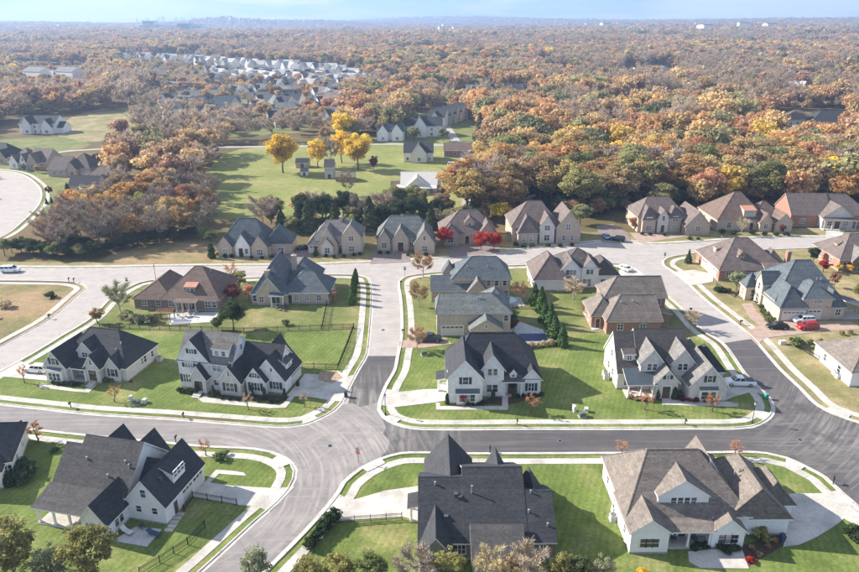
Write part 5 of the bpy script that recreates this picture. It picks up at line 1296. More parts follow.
# prototype meshes (metres, about 13 m tall for the big ones)
BIG, BARE, SMALLT, CON, COLU, BUSH = [], [], [], [], [], []
for k in range(6):
    sg, en = branch_set(100 + k, 13, 4.8)
    BIG.append((crown_mesh('crown', 20 + k, R_=5.2, H_=9.6, z0=3.2, clumps=62 + 5 * k, leaves=9500, leaf=.165, rc=.25, shape=['oval', 'round', 'spread'][k % 3]), trunk_mesh('trunk', sg, BARK)))
AIRY = []
for k in range(3):
    sg, en = branch_set(150 + k, 13, 4.6, .25, 13, 7)
    AIRY.append((crown_mesh('crown', 30 + k, R_=5.0, H_=10.4, z0=2.6, clumps=90, leaves=5200, leaf=.15, shape='oval', rc=.17), trunk_mesh('trunk', sg, BARK)))
for k in range(4):
    sg, en = branch_set(200 + k, 13, 4.6, .3, 12, 8)
    BARE.append((twig_mesh('crown', 40 + k, en, 44, 1.7, .042), trunk_mesh('trunk', sg, BARK_PALE)))
for k in range(3):
    sg, en = branch_set(300 + k, 4.4, 1.5, .35, 7, 4)
    SMALLT.append((crown_mesh('crown', 60 + k, R_=1.55, H_=3.2, z0=1.3, clumps=20, leaves=1500, leaf=.12, shape='round', rc=.34), trunk_mesh('trunk', sg, BARK)))
SAP = []
for k in range(2):
    sg, en = branch_set(330 + k, 3.6, .9, .35, 7, 4)
    SAP.append((twig_mesh('crown', 65 + k, en, 16, .45, .03, LEAF), trunk_mesh('trunk', sg, BARK)))
tk = MB().tube((0, 0, -.2), (0, 0, 3.5), .12, .03, 7).mesh('trunk', BARK)
for k in range(3): CON.append((conifer_mesh('crown', 70 + k), tk))
for k in range(2): COLU.append((conifer_mesh('crown', 80 + k, 5.0, .95, 1800, .14, .1, True), tk))
tkb = MB()
for q in range(5): tkb.tube((0, 0, -.1), (math.cos(q * 1.26) * .35, math.sin(q * 1.26) * .35, .6), .03, .012, 5)
stems = tkb.mesh('stem', BARK)
for k in range(3): BUSH.append((crown_mesh('foliage', 90 + k, R_=.75, H_=1.15, z0=.05, clumps=14, leaves=700, leaf=.075, shape='round', rc=.42), stems))
LOWCON = [(conifer_mesh('crown', 85 + k, 9.0, 3.1, 2800, .26, .3), MB().tube((0, 0, -.2), (0, 0, 6), .2, .05, 7).mesh('trunk', BARK)) for k in range(2)]

PAL = dict(rust=(.44, .22, .125), orange=(.55, .31, .13), gold=(.72, .50, .08), ochre=(.50, .35, .155), olive=(.30, .285, .12), green=(.17, .20, .085),
           brown=(.42, .285, .155), pink=(.54, .28, .17), red=(.50, .05, .045), maroon=(.20, .06, .06), bare=(.37, .295, .23), darkgreen=(.07, .095, .045), cedar=(.085, .10, .05),
           palegreen=(.33, .335, .19), straw=(.55, .46, .30), russet=(.42, .25, .16), evergreen=(.085, .14, .045))
WORD = dict(rust='rust red', orange='bright orange', gold='golden yellow', ochre='ochre', olive='olive green', green='green', brown='brown', pink='salmon pink', red='crimson', maroon='dark maroon', bare='bare grey', darkgreen='dark green', cedar='dark cedar', palegreen='pale green', straw='straw coloured', russet='russet', evergreen='evergreen')

def plant(kind, xy, h, colour, label, cat='tree', name=None, group=None, wide=1.0, seed=None, z=0.0):
    """one tree or shrub: an empty that carries trunk and crown"""
    r = random.Random(seed if seed is not None else int(abs(xy[0] * 131 + xy[1] * 17)))
    src, base_h = {'big': (BIG, 13.0), 'bare': (BARE, 13.5), 'airy': (AIRY, 13.2), 'small': (SMALLT, 4.5), 'sap': (SAP, 3.8), 'con': (CON, 6.2), 'col': (COLU, 5.1), 'bush': (BUSH, 1.2), 'cedar': (LOWCON, 9.4)}[kind]
    cm, tm = src[r.randrange(len(src))]
    s = h / base_h
    nm = name or {'bush': 'shrub', 'con': 'conical_evergreen', 'col': 'columnar_evergreen', 'cedar': 'cedar_tree', 'bare': 'bare_tree', 'sap': 'young_tree'}.get(kind, 'deciduous_tree')
    root = empty(nm, (xy[0], xy[1], z), r.uniform(0, 6.28))
    tag(root, label, cat, group)
    c = put('foliage' if kind == 'bush' else 'crown', cm, root, scale=(s * wide, s * wide, s))
    j = r.uniform(.88, 1.14)
    base = PAL[colour]
    c.color = (min(1, base[0] * j * r.uniform(.94, 1.06)), min(1, base[1] * j), min(1, base[2] * j * r.uniform(.9, 1.1)), 1)
    put('stem' if kind == 'bush' else 'trunk', tm, root, scale=(s * wide, s * wide, s))
    return root

# ---- street and garden trees
for k, p in enumerate([(25.75,156.05),(26.77,152.32),(26.6,145.9),(27.53,143.12),(27.54,137.84),(28.39,133.36)]):
    plant('con', p, [5.6, 6.2, 5.4, 5.8, 5.6, 5.2][k], 'evergreen', ['conical evergreen farthest from the street in the garden hedge row', 'second conical evergreen from the back of the garden row', 'third conical evergreen from the back of the garden row', 'fourth conical evergreen from the back of the garden row', 'fifth conical evergreen, beside the blue pool cover', 'conical evergreen nearest the street at the row end'][k], group='conical evergreens between the two gardens', wide=1.05)
for k, p in enumerate([(-19.06,157.35),(-19.33,161.26),(-19.49,165.34),(-19.58,168.88),(-19.6,171.81)]):
    plant('col', p, 4.6 - .15 * k, 'evergreen', ['nearest', 'second nearest', 'middle', 'second farthest', 'farthest'][k] + ' narrow evergreen in the tight clump beside the middle road sidewalk', group='evergreen clump by the middle road')
plant('big', (4.52,201.79), 6.6, 'red', 'crimson maple standing alone left of the brown driveway', wide=1.05)
plant('big', (15.7,199.14), 6.2, 'red', 'crimson maple of the touching pair, left one', wide=1.1)
plant('big', (19.68,199.55), 6.0, 'red', 'crimson maple of the touching pair, right one', wide=1.1)
plant('bare', (-1.76,176.07), 7.0, 'russet', 'thin russet street tree at the upper corner of the middle road', wide=1.1)
plant('bare', (-2.59,155.21), 6.6, 'russet', 'thin russet street tree halfway along the middle road', wide=1.0)
plant('bare', (-2.74,131.85), 5.4, 'russet', 'thin russet street tree beside the parked dark pickup', wide=1.0)
plant('bare', (-73.81,151.37), 8.6, 'palegreen', 'sparse pale green tree left of the brown ranch house', wide=1.0)
plant('small', (-77.02,146.22), 4.0, 'brown', 'brown shrub tree beside the curving left road', wide=1.4)
plant('big', (-44.46,142.48), 7.0, 'darkgreen', 'round dark green tree between two back gardens', wide=1.15)
plant('big', (-48.11,142.53), 3.4, 'green', 'small green tree left of the round dark tree', wide=1.1)
plant('small', (-48.89,158.43), 5.0, 'maroon', 'dark maroon tree at the end of the ranch house', wide=1.2)
plant('small', (-45.37,160.33), 4.2, 'pink', 'salmon shrub tree at the left end of the slate-roofed house', wide=1.0)
plant('sap', (-53.76,173.86), 5.4, 'orange', 'red-leaved sapling on the verge behind the ranch house', wide=1.3)
plant('small', (-49.92,169.36), 4.4, 'olive', 'olive shrub tree between ranch house and slate-roofed house', wide=1.5)
plant('small', (-23.97,158.06), 3.6, 'russet', 'russet shrub at the right end of the slate-roofed house', wide=1.0)
plant('sap', (-65.83,98.51), 4.0, 'rust', 'rust leaved young tree by the sidewalk at lower left', wide=1.5)
plant('sap', (-36.17,94.12), 3.2, 'rust', 'thin rust sapling behind the white garage at lower left', wide=1.2)
plant('sap', (-78.9,118.53), 4.0, 'pink', 'faint pink sapling on the lawn beside the left driveway', wide=1.0)
plant('sap', (-58.26,111.18), 3.6, 'rust', 'reddish sapling in front of the greige stone house', wide=1.2)
plant('sap', (-32.93,108.12), 3.4, 'bare', 'bare sapling in front of the tall white brick house', wide=1.2)
plant('sap', (-22.96,109.04), 3.0, 'bare', 'bare sapling at the corner lawn beside the white garage drive', wide=1.2)
plant('small', (5.99,109.41), 2.2, 'red', 'small red-leaved maple under the corner house window', wide=1.0)
plant('sap', (18,106.55), 3.8, 'rust', 'orange-red sapling on the lawn right of the corner house', wide=1.4)
plant('sap', (38.59,107.34), 3.6, 'pink', 'pinkish sapling in front of the metal roofed porch', wide=1.3)
plant('sap', (50.5,106.54), 3.6, 'rust', 'red sapling in front of the bay window gable', wide=1.4)
plant('bare', (58.62,141.08), 5.0, 'straw', 'bare pale tree on the verge of the right-hand road', wide=.9)
plant('bare', (35.92,159.76), 5.4, 'straw', 'straw coloured round tree on the lawn by the taupe roofed house', wide=1.5)
plant('small', (36.94,150.38), 2.6, 'rust', 'rust red shrub beside the round patio', wide=1.2)
plant('bare', (22.18,158.01), 5.5, 'russet', 'thin russet tree beside the round pool', wide=1.0)
plant('small', (18.63,140.04), 3.6, 'maroon', 'dark maroon tree beside the pool deck', wide=1.1)
plant('big', (78.72,164.51), 5.8, 'palegreen', 'grey-green tree in front of the three-garage house', wide=1.0)
plant('small', (80.67,167.3), 4.4, 'green', 'green tree tucked right of the grey-green tree', wide=1.0)
plant('small', (109.93,186.48), 4.6, 'darkgreen', 'dark green tree left of the taupe roofed house at right', wide=1.2)
plant('small', (108.37,178.19), 3.6, 'red', 'red-leaved shrub tree behind the slate-blue roof', wide=1.5)
plant('small', (112.74,178.12), 2.4, 'gold', 'golden shrub along the brick wall at the right, left one', wide=1.3)
plant('small', (115.01,177.28), 2.4, 'gold', 'golden shrub along the brick wall at the right, right one', wide=1.3)
plant('big', (116.82,175.68), 4.6, 'evergreen', 'green evergreen at the right edge by the brick house', wide=.8)
plant('small', (104.83,166.2), 4.6, 'russet', 'russet bare shrub tree right of the slate-blue roof', wide=.9)
plant('big', (105.81,156.76), 5.0, 'olive', 'olive tree at the right edge beyond the slate-blue house', wide=1.0)
plant('big', (51.16,225.44), 7.5, 'palegreen', 'grey-green round tree right of the large brown brick house', wide=1.3)
plant('small', (67.74,219.21), 4.6, 'rust', 'rust round tree left of the rounded bay house', wide=1.3)
plant('con', (74.03,186.24), 4.0, 'cedar', 'small dark conifer at the corner of the three-garage house')
plant('small', (113.26,212.7), 3.6, 'maroon', 'dark red shrub in front of the copper dormer house', wide=1.0)
plant('bare', (100.49,212.95), 6.0, 'straw', 'bare straw coloured tree before the rust-brown roof', wide=.8)
plant('col', (-64.22,193.09), 4.4, 'darkgreen', 'dark columnar evergreen at the first upper street house', wide=1.4)
plant('col', (-55.54,193.85), 2.6, 'darkgreen', 'small clipped evergreen by the first upper street door', wide=.9)
plant('col', (-33.68,194.38), 3.0, 'darkgreen', 'small clipped evergreen left of the stone gables', wide=1.2)
plant('small', (-151.83,270.97), 4.0, 'maroon', 'dark round tree at the turning circle kerb', wide=1.0)
for k, p in enumerate([(-146.44,258.15),(-145.28,259.65),(-143.72,260.39),(-141.77,261.12)]):
    plant('con', p, 2.4, 'darkgreen', 'small dark cone shrub in the row of four by the turning circle, ' + ['leftmost', 'second', 'third', 'rightmost'][k], group='cone shrubs by the turning circle', name='shrub', cat='shrub')
plant('small', (-196.14,329.6), 5.0, 'orange', 'orange tree in front of the white-fronted turning circle house', wide=1.2)
plant('small', (-189.08,320.17), 3.6, 'olive', 'olive shrub tree on the turning circle lawn, left one', wide=1.4)
plant('small', (-180.08,315.49), 3.8, 'brown', 'brown shrub tree on the turning circle lawn, right one', wide=1.4)
plant('col', (-143.32,269.12), 5.4, 'cedar', 'dark column evergreen at the corner of the navy roofed house', wide=1.1)

ORD = ['first', 'second', 'third', 'fourth', 'fifth', 'sixth', 'seventh', 'eighth', 'ninth', 'tenth', 'eleventh', 'twelfth', 'thirteenth', 'fourteenth', 'fifteenth', 'sixteenth', 'seventeenth', 'eighteenth', 'nineteenth', 'twentieth', 'twenty-first', 'twenty-second', 'twenty-third', 'twenty-fourth']
# ---- shrubs at the houses
def shrubs(pts, h, colour, label, group, wide=1.1):
    order = sorted(range(len(pts)), key=lambda i: pts[i][0])
    for k, i in enumerate(order):
        o_ = 'leftmost' if k == 0 else ('rightmost' if k == len(pts) - 1 else ORD[k] + ' from left')
        plant('bush', pts[i], h * rng.uniform(.85, 1.15), colour, label + ', ' + o_, 'shrub', group=group, wide=wide)
shrubs([(-73.21,118.07),(-72.04,117.66),(-70.97,117.46),(-69.9,117.25),(-68.93,117.24),(-67.96,117.23)], .9, 'darkgreen', 'clipped dark shrub under the bay window of the greige house', 'shrubs under the bay window')
shrubs([(-63.98,119.14),(-62.91,118.93),(-61.93,118.92),(-61.03,119.11),(-60.05,119.1)], .9, 'olive', 'low shrub right of the greige house door', 'shrubs right of the greige house door')
shrubs([(-47.43,114.71),(-46.22,114.51),(-45.4,114.31),(-44.53,113.93)], 1.0, 'darkgreen', 'clipped shrub under the left windows of the tall white brick house', 'shrubs left of the white brick entry')
for p, lb in zip([(-43.9,113.74),(-40.42,112.78),(-33.3,112.7),(-30.7,111.95),(-26.91,111.54)], ['beside the white brick entry, left one', 'beside the white brick entry, right one', 'left of the double gable', 'in the middle of the double gable', 'at the right end of the double gable']):
    plant('col', p, 2.4, 'darkgreen', 'narrow upright evergreen ' + lb, 'shrub', name='upright_shrub', wide=.9)
shrubs([(-38.72,112.03),(-37.13,111.66),(-35.55,111.28),(-31.76,110.88),(-29.13,110.68),(-28.03,110.67)], .7, 'darkgreen', 'low dark shrub in the bed of the white brick house', 'bed shrubs of the white brick house')
shrubs([(6.89,109.23),(7.8,109.22),(8.71,109.21),(9.65,109.55)], .8, 'darkgreen', 'low shrub under the corner house window', 'shrubs under the corner house window')
for p, lb in zip([(3.08,109.79),(11.61,111.11),(15.57,111.79)], ['at the left corner of the corner house', 'left of the arched entry', 'right of the arched entry']):
    plant('col', p, 2.2, 'darkgreen', 'upright evergreen ' + lb, 'shrub', name='upright_shrub', wide=1.0)
shrubs([(16.15,111.96),(17.29,112.13),(18.4,112.12),(19.54,112.29),(20.71,112.64)], .8, 'darkgreen', 'low shrub under the shuttered window right of the arched entry', 'shrubs right of the arched entry')
shrubs([(37.13,111.19),(38.14,110.82),(39.19,110.63),(40.24,110.44)], .8, 'brown', 'low brown shrub in front of the metal roofed porch', 'shrubs before the metal roofed porch')
for p, lb in zip([(42.03,111.49),(45.05,111.1)], ['left of the grey house path', 'right of the grey house path']):
    plant('col', p, 2.4, 'darkgreen', 'upright evergreen ' + lb, 'shrub', name='upright_shrub', wide=1.2)
shrubs([(46.28,110.37),(47.5,110.18),(48.72,109.99),(50.18,109.98),(51.45,109.96)], .9, 'maroon', 'dark red shrub under the bay window gable', 'dark red shrubs at the grey house')
shrubs([(35.45,72.97),(36.28,72.68),(34.85,72.42)], .9, 'darkgreen', 'dark shrub in the small bed left of the porch path', 'shrubs left of the porch path')
plant('bush', (38.48,72.2), 1.1, 'darkgreen', 'clipped round shrub beneath the right gable windows, left one', 'shrub', wide=1.5)
plant('bush', (39.89,72.1), 1.1, 'darkgreen', 'clipped round shrub beneath the right gable windows, right one', 'shrub', wide=1.5)
plant('bush', (44.85,74.6), 1.7, 'olive', 'tall olive shrub against the garage wall at lower right', 'shrub', wide=1.2)
shrubs([(42.59,72.54),(42.82,71.26),(44.79,72.71),(46.24,73.82)], .6, 'brown', 'small tufted plant in the garage side bed at lower right', 'plants in the garage side bed')
plant('bush', (41.31,70.21), .7, 'red', 'small magenta-red shrub at the path corner at lower right', 'shrub', wide=1.4)
shrubs([(57.23,74.69),(57.43,74.11),(57.64,73.54)], 1.7, 'darkgreen', 'dark shrub in the clump beside the right driveway', 'shrubs beside the right driveway')
shrubs([(x, y) for x, y in [(-16.13,73.01),(-15.85,73.76),(-15.56,74.51),(-15.27,75.28),(-14.96,75.96),(-14.64,76.65),(-14.32,77.36),(-13.98,77.96),(-13.63,78.47)]], 1.9, 'darkgreen', 'evergreen shrub in the straight hedge along the sidewalk', 'hedge along the lower middle sidewalk', wide=.8)
shrubs([(73.74,164.24),(74.76,164.22),(75.64,163.87),(76.66,163.85)], 1.1, 'darkgreen', 'dark clipped shrub of the island bed on the dry lawn', 'island bed shrubs', wide=1.6)
plant('bush', (-33.58,93.55), .9, 'green', 'spreading green shrub on the lawn behind the white garage', 'shrub', wide=2.4)
plant('bush', (-61.45,95.47), .9, 'darkgreen', 'dark shrub on the lawn left of the big white house', 'shrub', wide=1.4)
shrubs([(-64.51,91.2),(-63.31,90.16),(-63.97,89.66),(-62.18,88.64),(-63.76,88.16),(-62.12,87.42),(-63.83,87.19)], 1.8, 'darkgreen', 'dark shrub in the thicket between the two lower left houses', 'thicket between the lower left houses', wide=1.3)
shrubs([(21.89,132.96),(23.21,133.18),(24.53,133.41),(25.9,133.88),(20.54,132.5)], 1.2, 'straw', 'tawny ornamental grass tuft along the blue pool', 'ornamental grasses by the pool')
shrubs([(16.64,149.49),(17.64,147.73),(18.1,145.46),(18.13,152.45)], 2.2, 'darkgreen', 'dark shrub between the two pool decks', 'shrubs between the pool decks', wide=1.4)
shrubs([(78.69,133.43),(80.1,133.66),(81.81,133.63),(84.07,133.85),(91.14,138.02),(93.19,138.51)], 1.0, 'olive', 'round shrub on the dry lawn below the car drive', 'shrubs below the car drive')
plant('bush', (78.33,132.71), 2.0, 'green', 'larger green shrub on the dry lawn below the car drive', 'shrub', wide=1.2)
shrubs([(80.92,158.43),(80.28,155.87),(79.9,153.38),(79.26,150.36),(78.64,147.45),(78.3,145.18)], 1.3, 'green', 'green shrub along the curved path of the turret house', 'shrubs along the turret house path')
shrubs([(82.52,167.99),(84.4,168.68),(86.28,169.38),(88.18,170.08),(89.92,170.42)], 2.2, 'darkgreen', 'dark hedge shrub below the three-garage house', 'hedge below the three-garage house', wide=1.3)
shrubs([(99,172.14),(100.21,171.37),(101.41,170.61),(102.6,169.85)], 2.4, 'green', 'hedge shrub behind the slate-blue roof', 'hedge behind the slate-blue roof', wide=1.2)
plant('bush', (-33.14,145.06), 1.4, 'green', 'lone round shrub on the fenced back lawn', 'shrub', wide=1.1)
shrubs([(-71.89,149.58),(-69.29,147.81),(-67.19,147.21),(-65.2,146.9)], 1.6, 'palegreen', 'pale loose shrub along the ranch house back fence', 'pale shrubs along the back fence', wide=1.6)
shrubs([(-63.09,195.36),(-60.48,193.48),(-58.4,193.44),(-52.24,192.42),(-49.18,191.92),(-46.42,192.77)], 1.0, 'darkgreen', 'clipped shrub before the first upper street house', 'shrubs before the first upper street house')
shrubs([(-30.58,193.4),(-28.09,192.45),(-25.24,193.31),(-22.37,194.17),(-20.67,195.07)], 1.0, 'darkgreen', 'clipped shrub before the second upper street house', 'shrubs before the second upper street house')
shrubs([(-14.76,195.89),(-12.36,195.85),(-6.32,193.89),(-3.95,193.84),(-0.99,193.79)], 1.0, 'darkgreen', 'clipped shrub before the third upper street house', 'shrubs before the third upper street house')
shrubs([(26.77,202.86),(29.11,201.82),(31.56,201.78),(36.46,201.69),(40.13,201.62),(43.99,202.54)], 1.2, 'darkgreen', 'dark shrub before the large brown brick house', 'shrubs before the large brown brick house')
shrubs([(68.76,213.57),(71.17,212.98),(75.48,212.35),(82.28,207.95),(84.79,207.9)], 1.1, 'darkgreen', 'dark shrub before the rounded bay house', 'shrubs before the rounded bay house')
shrubs([(95.28,215.27),(98.7,214.09),(104.48,213.97),(107.83,212.81),(111.16,211.66),(114.33,211.59)], 1.3, 'darkgreen', 'dark shrub before the copper dormer house', 'shrubs before the copper dormer house', wide=1.3)

# ---- trees along the bottom edge
for x, xy_, h, c, k, w in [(18, (-51.48, 66.53), 11.5, 'olive', 'airy', .9), (55, (-46.69, 66.17), 7.0, 'palegreen', 'airy', 1.0), (95, (-41.71, 66.14), 10.5, 'olive', 'airy', .95), (258, (-21.31, 65.35), 7.5, 'palegreen', 'airy', .8), (340, (-11.25, 65.59), 6.2, 'olive', 'airy', 1.1), (372, (-7.31, 65.56), 6.4, 'green', 'airy', 1.0), (415, (-2.0, 65.52), 6.8, 'bare', 'bare', 1.0), (448, (2.06, 65.49), 6.6, 'olive', 'airy', 1.0),
                            (490, (7.23, 65.45), 6.6, 'straw', 'bare', .9), (527, (11.78, 65.42), 7.2, 'bare', 'bare', 1.0), (508, (9.45, 65.44), 6.2, 'straw', 'airy', .7), (560, (15.84, 65.39), 6.2, 'olive', 'airy', .9), (602, (21.0, 65.35), 5.6, 'palegreen', 'airy', .9), (640, (25.66, 65.32), 3.6, 'gold', 'airy', 1.2), (310, (-14.96, 65.62), 5.8, 'olive', 'airy', 1.0), (575, (17.68, 65.37), 6.0, 'green', 'airy', .9)]:
    q = {18: 'tall olive tree in the lower left corner', 55: 'pale green tree between the two olive trees at lower left', 95: 'olive tree in front of the white house back porch', 258: 'pale green tree at the bottom edge beside the curved road', 340: 'olive tree top at the bottom edge below the hedge', 372: 'green tree top at the bottom edge below the fenced lawn',
         415: 'bare grey tree at the bottom edge left of the sage gable', 448: 'olive tree top below the sage gable', 490: 'bare straw coloured tree top at the bottom edge below the back porch', 527: 'bare grey tree over the charcoal porch roof', 508: 'straw coloured tree top left of the bare tree', 560: 'olive tree top at the right end of the charcoal roof', 602: 'pale green tree top at the bottom edge left of the tan roofed house',
         640: 'golden bush top below the tan roofed house', 310: 'olive tree top at the bottom edge beside the hedge start', 575: 'green tree top at the bottom edge right of the charcoal roof'}[x]
    plant(k, xy_, h, c, q, wide=w)
# ---- golden trees by the field
plant('big', (-66.59,312.39), 18, 'gold', 'tall golden tree standing alone on the pasture', wide=1.15)
plant('airy', (-52.21,323.18), 15, 'gold', 'golden tree beside the small grey shed', wide=1.0)
plant('airy', (-42.26,334.83), 17, 'gold', 'golden tree left in the farmyard pair', wide=.95)
plant('big', (-32.88,318.08), 18, 'gold', 'tall golden tree over the farmyard', wide=1.05)
plant('big', (-48.95,402.49), 17, 'gold', 'golden tree beyond the lane', wide=1.2)
plant('big', (-57.54,389.29), 10.0, 'ochre', 'ochre tree beyond the lane left of the golden one', wide=1.1)
plant('bare', (-46.68,327.7), 13.0, 'bare', 'bare tree between the golden farmyard trees', wide=.9)
plant('bare', (-32.53,268.13), 10.0, 'bare', 'bare tree at the near side of the field', wide=.8)
plant('big', (-25.44,317.87), 7.0, 'maroon', 'dark reddish tree by the farmyard gate', wide=.8)
plant('big', (-8.38,397.64), 9, 'palegreen', 'pale tree left of the lane by the gabled cottages', wide=1.2)
plant('big', (8.18,397.07), 8, 'palegreen', 'pale round tree right of the gabled cottages', wide=1.2)
plant('big', (-180.07,396.73), 6.0, 'darkgreen', 'round dark tree at the grey roofed house by the lane', wide=1.5)
plant('big', (-163.37,373.96), 9.0, 'rust', 'rust tree at the lane edge above the left wood', wide=1.4)

# ================================================================ WOODS
FW = {(127, 214): (-109.59, 242.95), (90, 222): (-118.31, 232.64), (150, 204): (-106.61, 257.25), (190, 212): (-87.47, 245.22), (137, 226): (-99.83, 227.32), (95, 212): (-122.57, 245.99), (168, 196): (-104.16, 269.83), (52, 247): (-117.3, 204.54), (282, 229): (-49.37, 222.72), (299, 226): (-44.27, 226.19), (309, 232): (-39.73, 219.07), (336, 230): (-31.07, 221.19), (326, 224): (-35.4, 228.44), (302, 218): (-44.96, 236.23), (316, 221): (-39.41, 232.26), (352, 226): (-26.21, 225.82), (370, 229): (-19.8, 222.13), (360, 224): (-23.71, 228.2), (383, 227): (-15.59, 224.4), (398, 224): (-10.67, 227.93), (412, 223): (-5.9, 229.06), (425, 222): (-1.43, 230.21), (437, 222): (2.72, 230.12), (271, 224): (-54.36, 228.83), (292, 233): (-45.16, 218.04), (347, 232): (-27.14, 218.82), (431, 229): (0.61, 221.72), (482, 214): (19.0, 240.16), (505, 216): (26.96, 237.32), (500, 224): (24.2, 227.21), (606, 200): (68.13, 259.36), (590, 205): (60.35, 251.95), (705, 205): (103.11, 250.98), (762, 203): (125.52, 253.44), (845, 206): (153.95, 248.37), (700, 172): (122.69, 309.36), (660, 212): (83.32, 241.48)}
def inside(p, poly):
    x, y = p; c = False; n_ = len(poly)
    for i in range(n_):
        x1, y1 = poly[i]; x2, y2 = poly[(i + 1) % n_]
        if (y1 > y) != (y2 > y) and x < (x2 - x1) * (y - y1) / (y2 - y1) + x1: c = not c
    return c
def scatter(poly, spacing, seed, jitter=.42):
    r = random.Random(seed)
    xs = [p[0] for p in poly]; ys = [p[1] for p in poly]; res = []
    y = min(ys); row = 0
    while y < max(ys):
        x = min(xs) + (row % 2) * spacing / 2
        while x < max(xs):
            p = (x + r.uniform(-jitter, jitter) * spacing, y + r.uniform(-jitter, jitter) * spacing)
            if inside(p, poly): res.append(p)
            x += spacing
        y += spacing * .88; row += 1
    return res
def pick(r, weights):
    t = r.random() * sum(w for _, w in weights)
    for c, w in weights:
        t -= w
        if t <= 0: return c
    return weights[-1][0]

def fore_where(p):
    k = p[0] / p[1]
    s = 'behind the fourth upper street house' if k < .12 else 'behind the fifth upper street house' if k < .24 else 'beyond the upper street junction' if k < .34 else 'behind the rounded bay house' if k < .46 else 'behind the copper dormer house' if k < .57 else 'behind the orange brick house'
    return s + (', at the wood edge' if p[1] < 262 + 20 * k else ', deep in the wood')
def left_where(p):
    k = p[0] / p[1]
    return ('in the left part of the left wood' if k < -.46 else 'in the middle of the left wood' if k < -.385 else 'in the right part of the left wood') + (', front' if p[1] < 222 else ', back')
def wood(poly, spacing, seed, mix, where_, group, hlo, hhi, wide=(.9, 1.2)):
    r = random.Random(seed)
    for p in scatter(poly, spacing, seed):
        c = pick(r, mix); h = r.uniform(hlo, hhi); where = where_(p)
        kind = 'bare' if c == 'bare' or (c in ('straw', 'russet') and r.random() < .6) else ('cedar' if c == 'cedar' else 'big')
        if kind == 'cedar': h *= .7
        size = 'tall' if h > hlo + (hhi - hlo) * .6 else ('mid-sized' if h > hlo + (hhi - hlo) * .25 else 'low')
        plant(kind, p, h, c, f'{size} {WORD[c]} tree {where}', group=f'{size} {WORD[c]} trees {where}', wide=r.uniform(*wide), seed=r.randrange(10 ** 6))

LEFTWOOD = [(-122.6,201.67),(-126.04,214.09),(-128.18,232.85),(-128.13,246.11),(-120.1,248.75),(-115.1,257.44),(-105.36,269.86),(-95.44,276.38),(-83.79,262.9),(-72.66,224.37),(-72.29,213.05),(-83.02,206.94),(-94.76,201.16),(-104.42,195.64)]
wood(LEFTWOOD, 7.2, 3, [('bare', 7), ('russet', 1.4), ('brown', 1.4), ('olive', .9), ('ochre', .8), ('orange', .55), ('straw', .5)], left_where, 'left wood', 7.5, 13, (.95, 1.2))
for x, y, h, c in [(127, 214, 13, 'orange'), (90, 222, 10, 'orange'), (150, 204, 13, 'orange'), (190, 212, 11, 'rust'), (137, 226, 9, 'gold'), (95, 212, 11, 'straw'), (168, 196, 12, 'ochre'), (52, 247, 5.5, 'rust')]:
    q = {127: 'large orange tree crowning the left wood', 90: 'orange tree at the left front of the left wood', 150: 'orange tree at the back of the left wood', 190: 'rust red tree at the right of the left wood', 137: 'small gold tree inside the left wood', 95: 'straw coloured tree beside the navy roofed house', 168: 'ochre tree at the top of the left wood', 52: 'rust shrub tree at the left wood foot'}[x]
    plant('big', FW[(x, y)], h, c, q, wide=1.15)
r9 = random.Random(9)
THK = {i: ORD[q] + ' from left' for q, i in enumerate(sorted(range(24), key=lambda i: [12, 22, 34, 46, 58, 70, 82, 94, 104, 114, 124, 134, 144, 154, 164, 174, 184, 194, 204, 211, 64, 76, 88, 5][i]))}
for k, p in enumerate([(-126.55,198.85),(-123.48,198.8),(-118.8,196.83),(-114.67,195.82),(-110.12,193.9),(-106.54,193.84),(-102.95,193.77),(-99.78,194.63),(-97.6,196.45),(-95.78,199.25),(-93.52,201.14),(-91.22,203.06),(-88.88,205.02),(-86.5,207),(-83.71,207.98),(-81.25,210.02),(-78.4,211.02),(-75.52,212.03),(-71.97,210.9),(-68.49,206.67),(-110.17,197.61),(-106.97,198.5),(-103.75,199.39),(-127.07,196.04)]):
    plant('big', p, r9.uniform(3.4, 5.6), pick(r9, [('darkgreen', 4), ('green', 3), ('olive', 2)]), f'dense green thicket tree along the foot of the left wood, {THK[k]}', group='thicket along the foot of the left wood', wide=r9.uniform(1.3, 1.7))
# strip of trees behind the upper street houses
for x, y, h, c, k in [(282, 229, 7, 'cedar', 'cedar'), (299, 226, 7.5, 'cedar', 'cedar'), (309, 232, 10.5, 'cedar', 'cedar'), (336, 230, 10, 'cedar', 'cedar'), (326, 224, 9, 'bare', 'bare'), (302, 218, 9, 'pink', 'big'), (316, 221, 11, 'bare', 'bare'),
                      (352, 226, 7, 'olive', 'big'), (370, 229, 11, 'cedar', 'cedar'), (360, 224, 11, 'bare', 'bare'), (383, 227, 8, 'darkgreen', 'big'), (398, 224, 9, 'darkgreen', 'big'), (412, 223, 9.5, 'darkgreen', 'big'), (425, 222, 9, 'cedar', 'cedar'), (437, 222, 8.5, 'darkgreen', 'big'), (271, 224, 6, 'olive', 'big'), (292, 233, 6, 'olive', 'big'), (347, 232, 6.5, 'olive', 'big'), (431, 229, 8, 'cedar', 'cedar')]:
    nb = 'behind the first and second upper street houses' if x < 345 else ('behind the second and third upper street houses' if x < 395 else 'behind the third and fourth upper street houses')
    plant(k, FW[(x, y)], h, c, f'{WORD[c]} tree {nb}', group=f'{WORD[c]} trees {nb}', wide=1.15 if k == 'big' else 1.0)

